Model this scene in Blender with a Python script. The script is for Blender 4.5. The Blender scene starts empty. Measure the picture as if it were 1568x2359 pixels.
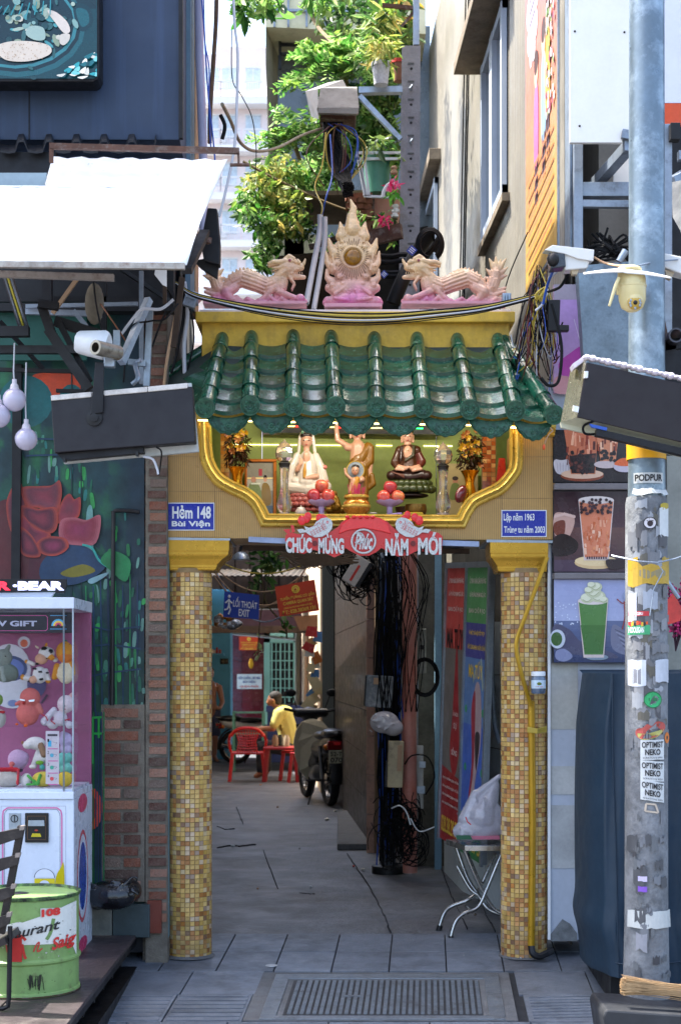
import bpy,math,random
import numpy as np
from mathutils import Vector,Matrix,noise as mnoise
R=random.Random(7)
SC=bpy.context.scene
COL=SC.collection
PI=math.pi
CAMH,FPX,HOR,CX=1.62,3600.0,1548.0,784.0
cam=bpy.data.cameras.new('camera');cam_o=bpy.data.objects.new('camera',cam);COL.objects.link(cam_o)
cam_o.location=(0,0,CAMH);cam_o.rotation_euler=(PI/2,0,0)
cam.sensor_fit='VERTICAL';cam.sensor_height=24;cam.lens=FPX/2359*24
cam.shift_y=(HOR-1179.5)/2359;cam.clip_start=.1;cam.clip_end=2000
cam.dof.use_dof=True;cam.dof.focus_distance=9.0;cam.dof.aperture_fstop=3.2
SC.camera=cam_o
wd=bpy.data.worlds.new('World');SC.world=wd;wd.use_nodes=True
nt=wd.node_tree;bg=nt.nodes['Background'];sky=nt.nodes.new('ShaderNodeTexSky')
SUN=Vector((-.42,.13,.9)).normalized()
sky.sky_type='NISHITA';sky.sun_disc=False
sky.sun_elevation=math.asin(SUN.z);sky.sun_rotation=math.atan2(SUN.x,SUN.y)
sky.dust_density=4.0;sky.air_density=1.0;sky.ozone_density=1.0
nt.links.new(sky.outputs[0],bg.inputs[0]);bg.inputs[1].default_value=.15
sl=bpy.data.lights.new('sun','SUN');sl.energy=4.0;sl.angle=math.radians(.5);sl.color=(1,.95,.86)
so=bpy.data.objects.new('sun',sl);COL.objects.link(so);so.rotation_euler=SUN.to_track_quat('Z','Y').to_euler()
so.location=(0,0,30)
SC.view_settings.view_transform='Standard';SC.view_settings.look='None'
SC.view_settings.gamma=1;SC.view_settings.use_curve_mapping=False
SC.view_settings.exposure=2.18
def W(px,py,Y):return Vector(((px-CX)*Y/FPX,Y,CAMH-(py-HOR)*Y/FPX))
def hx(h,a=1.0):
 if not isinstance(h,str):return tuple(h[:3])+(a,)
 h=h.lstrip('#');c=[int(h[i:i+2],16)/255 for i in(0,2,4)]
 return tuple(v/12.92 if v<=.04045 else((v+.055)/1.055)**2.4 for v in c)+(a,)
MATS={}
def mat(key,col=None,rough=.5,metal=0,var=.15,sc=5,bump=0,bsc=50,emit=0,trans=0,coat=0,dirt=None,rnd=0,pal=None,streak=None,alpha=1,ior=1.45,attr=False,spec=.5,rimp=0):
 if key in MATS:return MATS[key]
 m=bpy.data.materials.new(key);m.use_nodes=True;MATS[key]=m
 n=m.node_tree.nodes;L=m.node_tree.links.new;b=n['Principled BSDF']
 def nd(t,**k):
  x=n.new(t)
  for a,v in k.items():setattr(x,a,v)
  return x
 tc=nd('ShaderNodeTexCoord')
 def noise(scale,det=5,vec=None,r=.6):
  x=nd('ShaderNodeTexNoise');x.inputs['Scale'].default_value=scale;x.inputs['Detail'].default_value=det;x.inputs['Roughness'].default_value=r
  L(vec or tc.outputs['Object'],x.inputs['Vector']);return x.outputs['Fac']
 def rng(src,a,b_,c,d):
  x=nd('ShaderNodeMapRange');x.inputs[1].default_value=a;x.inputs[2].default_value=b_;x.inputs[3].default_value=c;x.inputs[4].default_value=d
  L(src,x.inputs[0]);return x.outputs[0]
 def mix(f,A,B,bt='MIX'):
  x=nd('ShaderNodeMix',data_type='RGBA',blend_type=bt)
  for s,v in((x.inputs[0],f),(x.inputs[6],A),(x.inputs[7],B)):
   if hasattr(v,'is_linked'):L(v,s)
   else:s.default_value=v
  return x.outputs[2]
 if attr:
  a=nd('ShaderNodeAttribute',attribute_name='Col');base=a.outputs['Color']
 elif pal:
  oi=nd('ShaderNodeObjectInfo');cr=nd('ShaderNodeValToRGB');cr.color_ramp.interpolation='CONSTANT'
  e=cr.color_ramp.elements
  while len(e)<len(pal):e.new(.5)
  for i,c in enumerate(pal):e[i].position=i/len(pal);e[i].color=hx(c)
  L(oi.outputs['Random'],cr.inputs[0]);base=cr.outputs[0]
 else:
  rgb=nd('ShaderNodeRGB');rgb.outputs[0].default_value=hx(col);base=rgb.outputs[0]
 if var:
  f=rng(noise(sc),.3,.7,1-var,1+var*.6);base=mix(1.0,base,f,'MULTIPLY')
  f2=rng(noise(sc*9,3),.3,.7,1-var*.4,1+var*.3);base=mix(1.0,base,f2,'MULTIPLY')
 if rnd:
  oi=nd('ShaderNodeObjectInfo');f=rng(oi.outputs['Random'],0,1,1-rnd,1+rnd*.5);base=mix(1.0,base,f,'MULTIPLY')
 if streak:
  mp=nd('ShaderNodeMapping');mp.inputs['Scale'].default_value=(9,9,.5);L(tc.outputs['Object'],mp.inputs[0])
  f=rng(noise(1.5,6,mp.outputs[0]),.5,.75,0,streak[1]);base=mix(f,base,hx(streak[0]))
 if dirt:
  f=rng(noise(dirt[2],8,r=.7),.62-dirt[1]*.3,.72,0,.85);base=mix(f,base,hx(dirt[0]))
 L(base,b.inputs['Base Color'])
 b.inputs['Roughness'].default_value=rough;b.inputs['Metallic'].default_value=metal
 if rough>.12 and not trans:
  L(rng(noise(sc*2.3,4),.3,.7,max(rough-.12,.04),min(rough+.12,1)),b.inputs['Roughness'])
 b.inputs['IOR'].default_value=ior;b.inputs['Specular IOR Level'].default_value=spec
 if trans:b.inputs['Transmission Weight'].default_value=trans
 if coat:b.inputs['Coat Weight'].default_value=coat;b.inputs['Coat Roughness'].default_value=.06
 if alpha<1:b.inputs['Alpha'].default_value=alpha
 if emit:L(base,b.inputs['Emission Color']);b.inputs['Emission Strength'].default_value=emit
 if bump:
  bp=nd('ShaderNodeBump');bp.inputs['Strength'].default_value=min(bump,1);bp.inputs['Distance'].default_value=.01
  L(noise(bsc,6),bp.inputs['Height']);L(bp.outputs[0],b.inputs['Normal'])
 return m
ATT=lambda k='print',**kw:mat('attr_'+k,attr=True,**kw)
WL={}
def wl(o):return WL.get(o.name,Vector((0,0,0)))if o else Vector((0,0,0))
def tag(o,label=None,cat=None,group=None,kind=None):
 if label:o['label']=label
 if cat:o['category']=cat
 if group:o['group']=group
 if kind:o['kind']=kind
 return o
def thing(name,label,cat,loc=(0,0,0),group=None):
 o=bpy.data.objects.new(name,None);COL.objects.link(o);o.location=loc;o.empty_display_size=.05
 WL[o.name]=Vector(loc);return tag(o,label,cat,group)
def place(o,loc,rz=0,s=None,rx=0,ry=0):
 o.location=loc;o.rotation_euler=(rx,ry,rz)
 if s:o.scale=(s,s,s)
 return o
def inst(name,me,loc,parent=None,rot=None,scale=None):
 o=bpy.data.objects.new(name,me);COL.objects.link(o)
 if parent:o.parent=parent
 o.location=Vector(loc)-wl(parent);WL[o.name]=Vector(loc)
 if rot:o.rotation_euler=rot
 if scale:o.scale=scale
 return o
def copytree(root,loc,rz,label=None):
 def cp(o,par):
  c=o.copy();COL.objects.link(c);c.parent=par
  for ch in o.children:cp(ch,c)
  return c
 r=cp(root,None);r.location=loc;r.rotation_euler=(0,0,rz)
 if label:r['label']=label
 return r
def frame_of(d):
 d=Vector(d).normalized();u=Vector((0,0,1))if abs(d.z)<.95 else Vector((0,1,0))
 a=d.cross(u).normalized();return a,a.cross(d).normalized()
class MB:
 def __init__(s,col=None):s.v=[];s.f=[];s.c=[];s.col=hx(col)if col else(1,1,1,1);s.sm=[];s.usec=bool(col)
 def color(s,c):s.col=hx(c);s.usec=True;return s
 def add(s,vs,fs,smooth=False):
  o=len(s.v);s.v+=[tuple(p)for p in vs]
  for f in fs:s.f.append([i+o for i in f]);s.c.append(s.col);s.sm.append(smooth)
  return s
 def box(s,c,d,rz=0,M=None,taper=1):
  c=Vector(c);h=[x/2 for x in d];vs=[]
  for z in(-1,1):
   t=taper if z>0 else 1
   for x,y in((-1,-1),(1,-1),(1,1),(-1,1)):vs.append(Vector((x*h[0]*t,y*h[1]*t,z*h[2])))
  rot=M or Matrix.Rotation(rz,3,'Z')
  return s.add([c+rot@v for v in vs],[(0,3,2,1),(4,5,6,7),(0,1,5,4),(1,2,6,5),(2,3,7,6),(3,0,4,7)])
 def beam(s,a,b,w,h=None,roll=0):
  a,b=Vector(a),Vector(b);h=h or w;u,v=frame_of(b-a)
  if roll:q=Matrix.Rotation(roll,3,(b-a).normalized());u,v=q@u,q@v
  vs=[p+u*x*w/2+v*y*h/2 for p in(a,b)for x,y in((-1,-1),(1,-1),(1,1),(-1,1))]
  return s.add(vs,[(0,1,2,3),(7,6,5,4),(4,5,1,0),(5,6,2,1),(6,7,3,2),(7,4,0,3)])
 def tube(s,pts,r,n=8,cap=True,flat=1.0):
  pts=[Vector(p)for p in pts];k=len(pts)
  rs=r if isinstance(r,(list,tuple))else[r]*k;vs=[];pu=None
  for i,p in enumerate(pts):
   d=pts[min(i+1,k-1)]-pts[max(i-1,0)]
   if d.length<1e-9:d=Vector((0,0,1))
   u,v=frame_of(d)
   if pu is not None:
    dn=d.normalized();u=(pu-dn*pu.dot(dn));u=u.normalized()if u.length>1e-6 else frame_of(d)[0];v=u.cross(dn)
   pu=u
   for j in range(n):a=2*PI*j/n;vs.append(p+(u*math.cos(a)+v*math.sin(a)*flat)*rs[i])
  fs=[(i*n+j,i*n+(j+1)%n,(i+1)*n+(j+1)%n,(i+1)*n+j)for i in range(k-1)for j in range(n)]
  s.add(vs,fs,True)
  if cap:s.add(vs[:n],[tuple(range(n))[::-1]]);s.add(vs[-n:],[tuple(range(n))])
  return s
 def lathe(s,prof,c=(0,0,0),n=24,M=None,a0=0,a1=2*PI):
  c=Vector(c);full=abs(a1-a0-2*PI)<1e-6;m=n if full else n+1;vs=[]
  for r,z in prof:
   for j in range(m):
    a=a0+(a1-a0)*j/n;p=Vector((r*math.cos(a),r*math.sin(a),z));vs.append(c+(M@p if M else p))
  k=len(prof);q=m if full else m-1
  return s.add(vs,[(i*m+j,i*m+(j+1)%m,(i+1)*m+(j+1)%m,(i+1)*m+j)for i in range(k-1)for j in range(q)],True)
 def ball(s,c,r,nu=14,nv=9,M=None):
  r=(r,)*3 if not isinstance(r,(tuple,list))else r;c=Vector(c);vs=[]
  for i in range(nv+1):
   t=PI*i/nv
   for j in range(nu):
    a=2*PI*j/nu;p=Vector((r[0]*math.sin(t)*math.cos(a),r[1]*math.sin(t)*math.sin(a),-r[2]*math.cos(t)));vs.append(c+(M@p if M else p))
  return s.add(vs,[(i*nu+j,i*nu+(j+1)%nu,(i+1)*nu+(j+1)%nu,(i+1)*nu+j)for i in range(nv)for j in range(nu)],True)
 def prism(s,pts3,d,back=True):
  pts3=[Vector(p)for p in pts3];d=Vector(d);n=len(pts3)
  s.add(pts3+[p+d for p in pts3],[tuple(range(n))]+([tuple(range(n,2*n))[::-1]]if back else[])+[(i,i+n,(i+1)%n+n,(i+1)%n)for i in range(n)]);return s
 def px(s,pts,Y,d):
  return s.prism([W(x,y,Y)for x,y in pts],(0,d,0))
 def poly(s,pts3):s.add(pts3,[tuple(range(len(pts3)))]);return s
 def sweep(s,path,prof,Y,closed=False):
  k=len(path);vs=[]
  for i,(x,z)in enumerate(path):
   a=Vector(path[max(i-1,0)]);c=Vector(path[min(i+1,k-1)]);p=Vector((x,z))
   d1=(p-a).normalized()if i else None;d2=(c-p).normalized()if i<k-1 else None
   d1=d1 or d2;d2=d2 or d1;n=Vector((-d1.y,d1.x))+Vector((-d2.y,d2.x));n.normalize()
   n=n/max(n.dot(Vector((-d1.y,d1.x))),.4)
   for o,dp in prof:vs.append((x+n.x*o,Y-dp,z+n.y*o))
  m=len(prof);return s.add(vs,[(i*m+j,i*m+j+1,(i+1)*m+j+1,(i+1)*m+j)for i in range(k-1)for j in range(m-1)],True)
 def mesh(s,name,m,smooth=None,angle=.7):
  me=bpy.data.meshes.new(name);me.from_pydata(s.v,[],s.f)
  if s.usec:
   at=me.color_attributes.new('Col','FLOAT_COLOR','CORNER')
   cs=np.array([s.c[i]for i,f in enumerate(s.f)for _ in f],dtype=np.float32);at.data.foreach_set('color',cs.ravel())
  if m:me.materials.append(m)
  sm=s.sm if smooth is None else[smooth]*len(s.f)
  if any(sm):me.polygons.foreach_set('use_smooth',sm);me.set_sharp_from_angle(angle=angle)
  me.validate();me.update();return me
 def obj(s,name,m,parent=None,w=(0,0,0),smooth=None,bev=0,angle=.7):
  o=inst(name,s.mesh(name,m,smooth,angle),w,parent)
  if bev:
   b=o.modifiers.new('bevel','BEVEL');b.width=bev;b.segments=2;b.limit_method='ANGLE';b.harden_normals=False
  return o
def text(string,m,parent,p0,right,up,width,height,ext=.001,bold=0,name='lettering',shear=0,w0=None):
 """lettering fitted into a box whose lower left corner is p0"""
 cu=bpy.data.curves.new('t','FONT');cu.body=string;cu.extrude=0;cu.offset=bold;cu.shear=shear;cu.resolution_u=3;cu.align_x='CENTER'
 ob=bpy.data.objects.new('t',cu);COL.objects.link(ob)
 dg=bpy.context.evaluated_depsgraph_get();dg.update();me=bpy.data.meshes.new_from_object(ob.evaluated_get(dg));bpy.data.objects.remove(ob)
 n=len(me.vertices)
 if n==0:return None
 co=np.empty(n*3,dtype=np.float32);me.vertices.foreach_get('co',co);co=co.reshape(-1,3)
 a,b=co.min(0),co.max(0);uv=(co-a)/np.maximum(b-a,1e-6)
 right,up,p0=Vector(right).normalized(),Vector(up).normalized(),Vector(p0);nn=right.cross(up)
 vs=[p0+right*float(q[0])*width+up*float(q[1])*height for q in uv];fs=[list(p.vertices)for p in me.polygons]
 bpy.data.meshes.remove(me);mb=MB()
 mb.add([v+nn*ext for v in vs],fs);
 return mb.obj(name,m,parent,w0 if w0 else(0,0,0))
def textpx(string,m,parent,x0,y0,x1,y1,Y,**k):
 a=W(x0,y1,Y);b=W(x1,y0,Y);return text(string,m,parent,a,(1,0,0),(0,0,1),b.x-a.x,b.z-a.z,**k)
def sculpt(name,prims,voxel,m,parent=None,smooth=2,w=(0,0,0),colorfn=None,M=None):
 """one continuous skin over tapered limbs ('c',a,b,ra,rb,col) and ellipsoids ('e',c,(rx,ry,rz),col)"""
 mb=MB()
 for p in prims:
  if p[0]=='c':
   a,b,ra,rb=Vector(p[1]),Vector(p[2]),p[3],p[4]
   mb.ball(a,ra,12,8);mb.ball(b,rb,12,8)
   if(b-a).length>1e-5:mb.tube([a,b],[ra,rb],12)
  else:mb.ball(p[1],p[2],16,10,M=p[4]if len(p)>4 else None)
 me=bpy.data.meshes.new('s');me.from_pydata(mb.v,[],mb.f);ob=bpy.data.objects.new('s',me);COL.objects.link(ob)
 md=ob.modifiers.new('r','REMESH');md.mode='VOXEL';md.voxel_size=voxel;md.adaptivity=0
 if smooth:sm=ob.modifiers.new('s','SMOOTH');sm.factor=.5;sm.iterations=smooth
 dg=bpy.context.evaluated_depsgraph_get();dg.update();out=bpy.data.meshes.new_from_object(ob.evaluated_get(dg))
 bpy.data.objects.remove(ob);bpy.data.meshes.remove(me);out.name=name
 n=len(out.vertices);co=np.empty(n*3,dtype=np.float32);out.vertices.foreach_get('co',co);co=co.reshape(-1,3)
 best=np.full(n,1e9);cc=np.ones((n,4),dtype=np.float32)
 for p in prims:
  if p[0]=='c':
   a,b=np.array(p[1]),np.array(p[2]);ab=b-a;t=np.clip(((co-a)@ab)/max(ab@ab,1e-9),0,1)
   d=np.linalg.norm(co-a-t[:,None]*ab,axis=1)-(p[3]+(p[4]-p[3])*t);c=p[5]
  else:
   r=np.array(p[2]if isinstance(p[2],(tuple,list))else(p[2],)*3);q=co-np.array(p[1])
   if len(p)>4:q=q@np.array(p[4])
   d=(np.linalg.norm(q/r,axis=1)-1)*r.min();c=p[3]
  k=d<best;best[k]=d[k];cc[k]=hx(c)
 if colorfn is not None:cc=colorfn(co,cc)
 at=out.color_attributes.new('Col','FLOAT_COLOR','POINT');at.data.foreach_set('color',cc.astype(np.float32).ravel())
 out.materials.clear();out.materials.append(m);out.polygons.foreach_set('use_smooth',[True]*len(out.polygons));out.update()
 return inst(name,out,w,parent)
def arc(p0,p1,sag,n=12,side=(0,0,0)):
 p0,p1=Vector(p0),Vector(p1);s=Vector(side)
 return[p0.lerp(p1,i/n)+Vector((0,0,-sag*4*(i/n)*(1-i/n)))+s*4*(i/n)*(1-i/n)for i in range(n+1)]
def smoothpts(pts,n=6):
 pts=[Vector(p)for p in pts];out=[]
 for i in range(len(pts)-1):
  p0,p1,p2,p3=pts[max(i-1,0)],pts[i],pts[i+1],pts[min(i+2,len(pts)-1)]
  for j in range(n):
   t=j/n;out.append(.5*((2*p1)+(p2-p0)*t+(2*p0-5*p1+4*p2-p3)*t*t+(3*p1-p0-3*p2+p3)*t**3))
 return out+[pts[-1]]
def wpts(l,n=6):return smoothpts([W(*p)for p in l],n)
def leaves(mb,c,r,n,size,cols,droop=.3,asp=.38,hollow=.0,rnd=R,shape=None):
 c=Vector(c)
 for _ in range(n):
  while True:
   q=Vector((rnd.uniform(-1,1),rnd.uniform(-1,1),rnd.uniform(-1,1)))
   if hollow<q.length<1:break
  p=c+Vector((q.x*r[0],q.y*r[1],q.z*r[2]));L=size*rnd.choice((.45,.7,.9,1.1,1.5))*rnd.uniform(.8,1.2)
  d=Vector((rnd.uniform(-1,1),rnd.uniform(-1,1),rnd.uniform(-1,.7)-droop)).normalized();u,v=frame_of(d)
  a=rnd.uniform(0,PI);s=u*math.cos(a)+v*math.sin(a);nn=d.cross(s)*L*.08
  mb.color(rnd.choice(cols));wd_=L*asp
  mb.add([p,p+d*L*.35+s*wd_*.5+nn,p+d*L*.7+s*wd_*.38+nn,p+d*L,p+d*L*.7-s*wd_*.38+nn,p+d*L*.35-s*wd_*.5+nn,p+d*L*.5],[(0,1,6),(1,2,6),(2,3,6),(3,4,6),(4,5,6),(5,0,6)])
 return mb
# ================================================================ ground
RK=.06
def rampz(Y):return-(9.7-Y)*RK if Y<9.7 else 0
def G(u,v,dz=0):return Vector((u+.0556*(v-9.7),v,rampz(v)+dz))
m_slab=mat('slab','#656c76',.5,var=.3,sc=4,bump=.25,bsc=90,rnd=.18,dirt=('#3b3f45',.35,2.2))
m_joint=mat('joint','#24262a',.9,var=.3)
m_alley=mat('alley','#5e6268',.5,var=.38,sc=1.3,bump=.7,bsc=26,dirt=('#413a35',.6,1.4))
m_asph=mat('asphalt','#56565a',.85,var=.25,sc=4,bump=.4)
g=MB()
for a,b in(((-90,-60),(90,6.7)),):
 g.poly([(a[0],a[1],-.2),(b[0],a[1],-.2),(b[0],b[1],-.2),(a[0],b[1],-.2)])
tag(g.obj('street',m_asph),kind='structure')
g=MB();g.add([(-9,6.7,-.2),(9,6.7,-.2),(9,6.7,rampz(6.7)-.012),(-9,6.7,rampz(6.7)-.012),(-9,9.7,-.012),(9,9.7,-.012)],[(0,1,2,3),(3,2,5,4)])
pav=tag(g.obj('pavement',m_joint),kind='structure')
g=MB();nx,ny=40,90;vs=[]
for j in range(ny+1):
 for i in range(nx+1):
  x=-3.2+i*6.4/nx;y=9.695+j*30/ny
  z=.014*mnoise.noise((x*.9,y*.7,0))+.006*mnoise.noise((x*4,y*3,4));z*=min(1,(y-9.69)*2)
  vs.append((x,y,z-(0 if j else .02)))
g.add(vs,[(j*(nx+1)+i,j*(nx+1)+i+1,(j+1)*(nx+1)+i+1,(j+1)*(nx+1)+i)for j in range(ny)for i in range(nx)],True)
alley=tag(g.obj('alley_floor',m_alley),kind='structure')
for pts in(((800,1968),(850,2042),(880,2100),(900,2150)),((606,1960),(640,2050)),((1190-180,1980),(1040,2070),(1075,2140)),((500,1955),(530,1949),(552,1951),(590,1946)),((545,1860),(560,1900)),((500,1905),(520,1912),(540,1911)),((690,2060),(725,2062)),((1100,2075),(1140,2148))):
 gp_=[]
 for x,y in pts:Y=5832/(y-1548);gp_.append(Vector(((x-784)*Y/3600,max(Y,9.72),.006)))
 b=MB();
 for a,c in zip(gp_[:-1],gp_[1:]):
  for k in range(4):b.beam(a.lerp(c,k/4)+Vector((R.uniform(-.008,.008),0,0)),a.lerp(c,(k+1)/4)+Vector((0,R.uniform(-.03,.03),0)),R.uniform(.003,.006),.012)
 b.obj('crack',m_joint,alley)
g=MB();g.poly([(-90,9.7,-.03),(90,9.7,-.03),(90,300,-.03),(-90,300,-.03)]);tag(g.obj('ground',m_asph),kind='structure')
def slab(u0,u1,v0,v1,cuts=0,m=m_slab,name='slab'):
 gp=.004;b=MB();u0+=gp;u1-=gp;v0+=gp;v1-=gp
 ps=[G(u0,v0),G(u1,v0),G(u1,v1),G(u0,v1)];dz=R.uniform(-.002,.001)
 b.prism([p+Vector((0,0,dz))for p in ps],(0,0,-.03));o=b.obj(name,m,pav,bev=.002)
 return o
for k in range(-5,8):
 u=-.353+k*.323+.03
 slab(u,u+.323,9.22,9.69);slab(u,u+.323,8.76,9.22)
for k in range(-6,-1):
 u=-.37+k*.40
 slab(u,u+.40,8.27,8.76)
slab(-.77,-.37,8.27,8.76);slab(1.02,1.42,8.27,8.76);slab(1.42,1.82,8.27,8.76)
for k in range(-3,6):slab(-.95+k*.5,-.45+k*.5,7.25,7.76);slab(-.95+k*.5,-.45+k*.5,6.72,7.25)
def ribbed(u0,u1,v0,v1,n,along):
 s=slab(u0,u1,v0,v1,name='tactile_slab');me=None
 for i in range(n):
  b=MB()
  if along=='u':
   v=v0+(v1-v0)*(i+.5)/n;w=(v1-v0)/n*.28;ps=[G(u0+.02,v-w),G(u1-.02,v-w),G(u1-.02,v+w),G(u0+.02,v+w)]
  else:
   u=u0+(u1-u0)*(i+.5)/n;w=(u1-u0)/n*.28;ps=[G(u-w,v0+.02),G(u+w,v0+.02),G(u+w,v1-.02),G(u-w,v1-.02)]
  b.prism([p+Vector((0,0,.004))for p in ps],(0,0,-.006));b.obj('rib',m_slab,s)
for k in range(5):ribbed(-2.38+k*.4,-1.98+k*.4,7.76,8.27,7,'u')
q0=Vector(G(1.05,7.76));sl_=[]
for k in range(3):
 u=1.04+k*.42;s=slab(u,u+.42,7.76,8.27,name='tactile_slab')
 for i in range(8):
  v=7.82+i*.055;b=MB();ps=[G(u+.03,v-.008),G(u+.40,v+.03-.008),G(u+.40,v+.03+.008),G(u+.03,v+.008)]
  b.prism([p+Vector((0,0,.004))for p in ps],(0,0,-.006));b.obj('rib',m_slab,s)
m_iron=mat('iron','#7c848c',.42,metal=.55,var=.3,sc=6,bump=.4,bsc=120,dirt=('#3a3532',.5,6))
m_conc=mat('concrete','#5c5e60',.85,var=.25,sc=8,bump=.6,bsc=60,dirt=('#4d4a45',.4,5))
b=MB();b.prism([G(-.38,7.78),G(.99,7.78),G(.99,8.73),G(-.38,8.73)],(0,0,-.03));b.obj('concrete_surround',m_conc,pav)
dr=thing('drain_cover','ribbed iron drain cover in its frame set into the pavement before the gate','drain cover',G(.3,8.2))
for(a,b_,c,d)in((-.30,.93,8.58,8.67),(-.30,.93,7.79,7.85),(-.30,-.22,7.85,8.58),(.85,.93,7.85,8.58)):
 b=MB();b.prism([G(a,c,.006),G(b_,c,.006),G(b_,d,.006),G(a,d,.006)],(0,0,-.03));b.obj('frame_bar',m_iron,dr,bev=.002)
b=MB();b.prism([G(-.19,7.87,.001),G(.82,7.87,.001),G(.82,8.55,.001),G(-.19,8.55,.001)],(0,0,-.02));b.obj('plate',mat('ironplate','#2c2d30',.7,var=.3),dr)
for i in range(31):
 u=-.17+i*.0322;b=MB();x0=u;v=7.89
 while v<8.53:
  b.prism([G(x0,v,.006),G(x0+.019,v,.006),G(x0+.019,v+.011,.006),G(x0,v+.011,.006)],(0,0,-.006));v+=.0152
 b.prism([G(x0+.003,7.885,.004),G(x0+.016,7.885,.004),G(x0+.016,8.535,.004),G(x0+.003,8.535,.004)],(0,0,-.003))
 b.obj('tread_rib',m_iron,dr)
b=MB();b.prism([G(.10,8.2,.009),G(.20,8.2,.009),G(.20,8.225,.009),G(.10,8.225,.009)],(0,0,-.006));b.obj('lifting_eye',m_iron,dr)
b=MB();c=G(-.345,8.88,.0005);b.lathe([(0,.003),(.034,.003),(.036,0)],c,20);tag(b.obj('access_cap',mat('cap','#a9adaf',.4,metal=.6)),'small round metal cap in the paving right of the left column','cover')
# ================================================================ the gate
m_gold=mat('goldpaint','#b88e2e',.32,metal=.55,var=.12,sc=4,bump=.15,bsc=25)
m_goldb=mat('goldbright','#cdaa4a',.3,metal=.45,var=.1,sc=5,bump=.12,bsc=25)
m_yel=mat('yellowpaint','#c9a234',.55,var=.2,sc=5,bump=.4,bsc=14,dirt=('#7a6a3a',.25,4),streak=('#6b5c34',.35))
m_silver=mat('galv','#9aa5b0',.4,metal=.7,var=.2,sc=8)
m_grout=mat('grout','#8a7350',.9,var=.2)
MOS=['#cba862','#c09c52','#d0b070','#b07840','#c6a45c','#a6703c','#cdb68c','#9c8672','#c8a65e','#caa660','#bf9c58','#c4a668','#88684e','#c2aa8c','#ba8a52','#cba864','#b2804e','#c9a662']
m_mos=mat('mosaic',None,.16,var=.18,sc=60,pal=MOS,rnd=.18,coat=.3)
m_mosd=mat('mosaic_grimy',None,.4,var=.3,sc=60,pal=MOS,rnd=.2,dirt=('#6a5c48',.7,14))
m_mosA=mat('mosaic_rest',attr=True,rough=.16,var=.15,sc=60,coat=.3)
gate=thing('alley_gate','mosaic columned alley gate with green tiled roof over an open shrine','gate',(0,9.1,0))
GY=9.0
def mosaic_column(cx,cy,rad,a_lo,a_hi,z0,z1,label=None):
 col=MB();col.lathe([(rad,z0),(rad,z1)],(cx,cy,0),40);co=col.obj('column',m_grout,gate)
 if label:co['label']=label
 ts=.0272;nA=int(2*PI*rad/ts);nz=int((z1-z0)/ts);da=2*PI/nA
 t=MB();h=ts/2*.93;t.add([(-h,0,-h),(h,0,-h),(h,0,h),(-h,0,h),(-h*.9,-.003,-h*.9),(h*.9,-.003,-h*.9),(h*.9,-.003,h*.9),(-h*.9,-.003,h*.9)],[(4,5,6,7),(0,1,5,4),(1,2,6,5),(2,3,7,6),(3,0,4,7)]);tm=t.mesh('mosaic_tile',m_mos);tm2=t.mesh('mosaic_tile',m_mosd)
 rest=MB();cnt=0
 for k in range(nz):
  for j in range(nA):
   a=-PI/2+(j-nA//2)*da
   front=abs(j-nA//2)<=2 and k<60
   if R.random()<.008:continue
   if front and cnt<300:
    inst('mosaic_tile',tm2 if k<3+R.random()*8 else tm,(cx+rad*math.cos(a),cy+rad*math.sin(a),z0+(k+.5)*ts),co,rot=(R.uniform(-.03,.03),0,a+PI/2+R.uniform(-.03,.03)));cnt+=1
   else:
    rot=Matrix.Rotation(a+PI/2,3,'Z');cc=Vector((cx+rad*math.cos(a),cy+rad*math.sin(a),z0+(k+.5)*ts))
    q=[Vector(v)for v in t.v];c=hx(R.choice(MOS));f=R.uniform(.84,1.08)*(.72 if k<3+R.random()*8 else 1);rest.col=tuple(x*f for x in c[:3])+(1,);rest.usec=True
    rest.add([cc+rot@v for v in q],t.f)
 tag(rest.obj('mosaic_cladding',m_mosA,co),kind='stuff');return co
zc=W(0,1312,GY).z
mosaic_column(W(437,0,9.13).x,9.13,.127,0,0,-.036,zc+.01)
mosaic_column(W(1206,0,9.13).x,9.13,.132,0,0,-.036,zc+.01)
for cx in(437,1206):b=MB();b.lathe([(.128,-.02),(.138,-.028),(.152,-.036)],(W(cx,0,9.13).x,9.13,0),24);b.obj('mortar_collar',m_conc,gate)
def capital(x0,x1,sx0,sx1,y0,y1):
 b=MB();Yf=8.99;cx0,cx1=W(x0,0,Yf).x,W(x1,0,Yf).x;s0,s1=W(sx0,0,Yf).x,W(sx1,0,Yf).x
 zt,zb=W(0,y0,Yf).z,W(0,y1,Yf).z;H=zt-zb;dep0=.30
 prof=[(0,0),(0,.40),(.05,.44),(.05,.52),(.12,.56),(.42,.66),(.68,.78),(.80,.84),(.80,.9),(.86,.93),(.86,.97),(1,1)]
 vs=[]
 for t,h in prof:
  z=zt-H*h;l=cx0+(s0-cx0)*t;r=cx1+(s1-cx1)*t;f=Yf-.0+(.01)*t;bk=Yf+dep0
  vs+=[(l,f+.02*t,z),(r,f+.02*t,z),(r,bk,z),(l,bk,z)]
 n=len(prof);fs=[(0,1,2,3)]+[(i*4+j,i*4+(j+1)%4,(i+1)*4+(j+1)%4,(i+1)*4+j)for i in range(n-1)for j in range(4)]+[(n*4-1,n*4-2,n*4-3,n*4-4)]
 b.add(vs,fs);b.obj('capital',m_gold,gate,bev=.003)
capital(388,528,390,492,1238,1313);capital(1128,1262,1150,1260,1245,1316)
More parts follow.
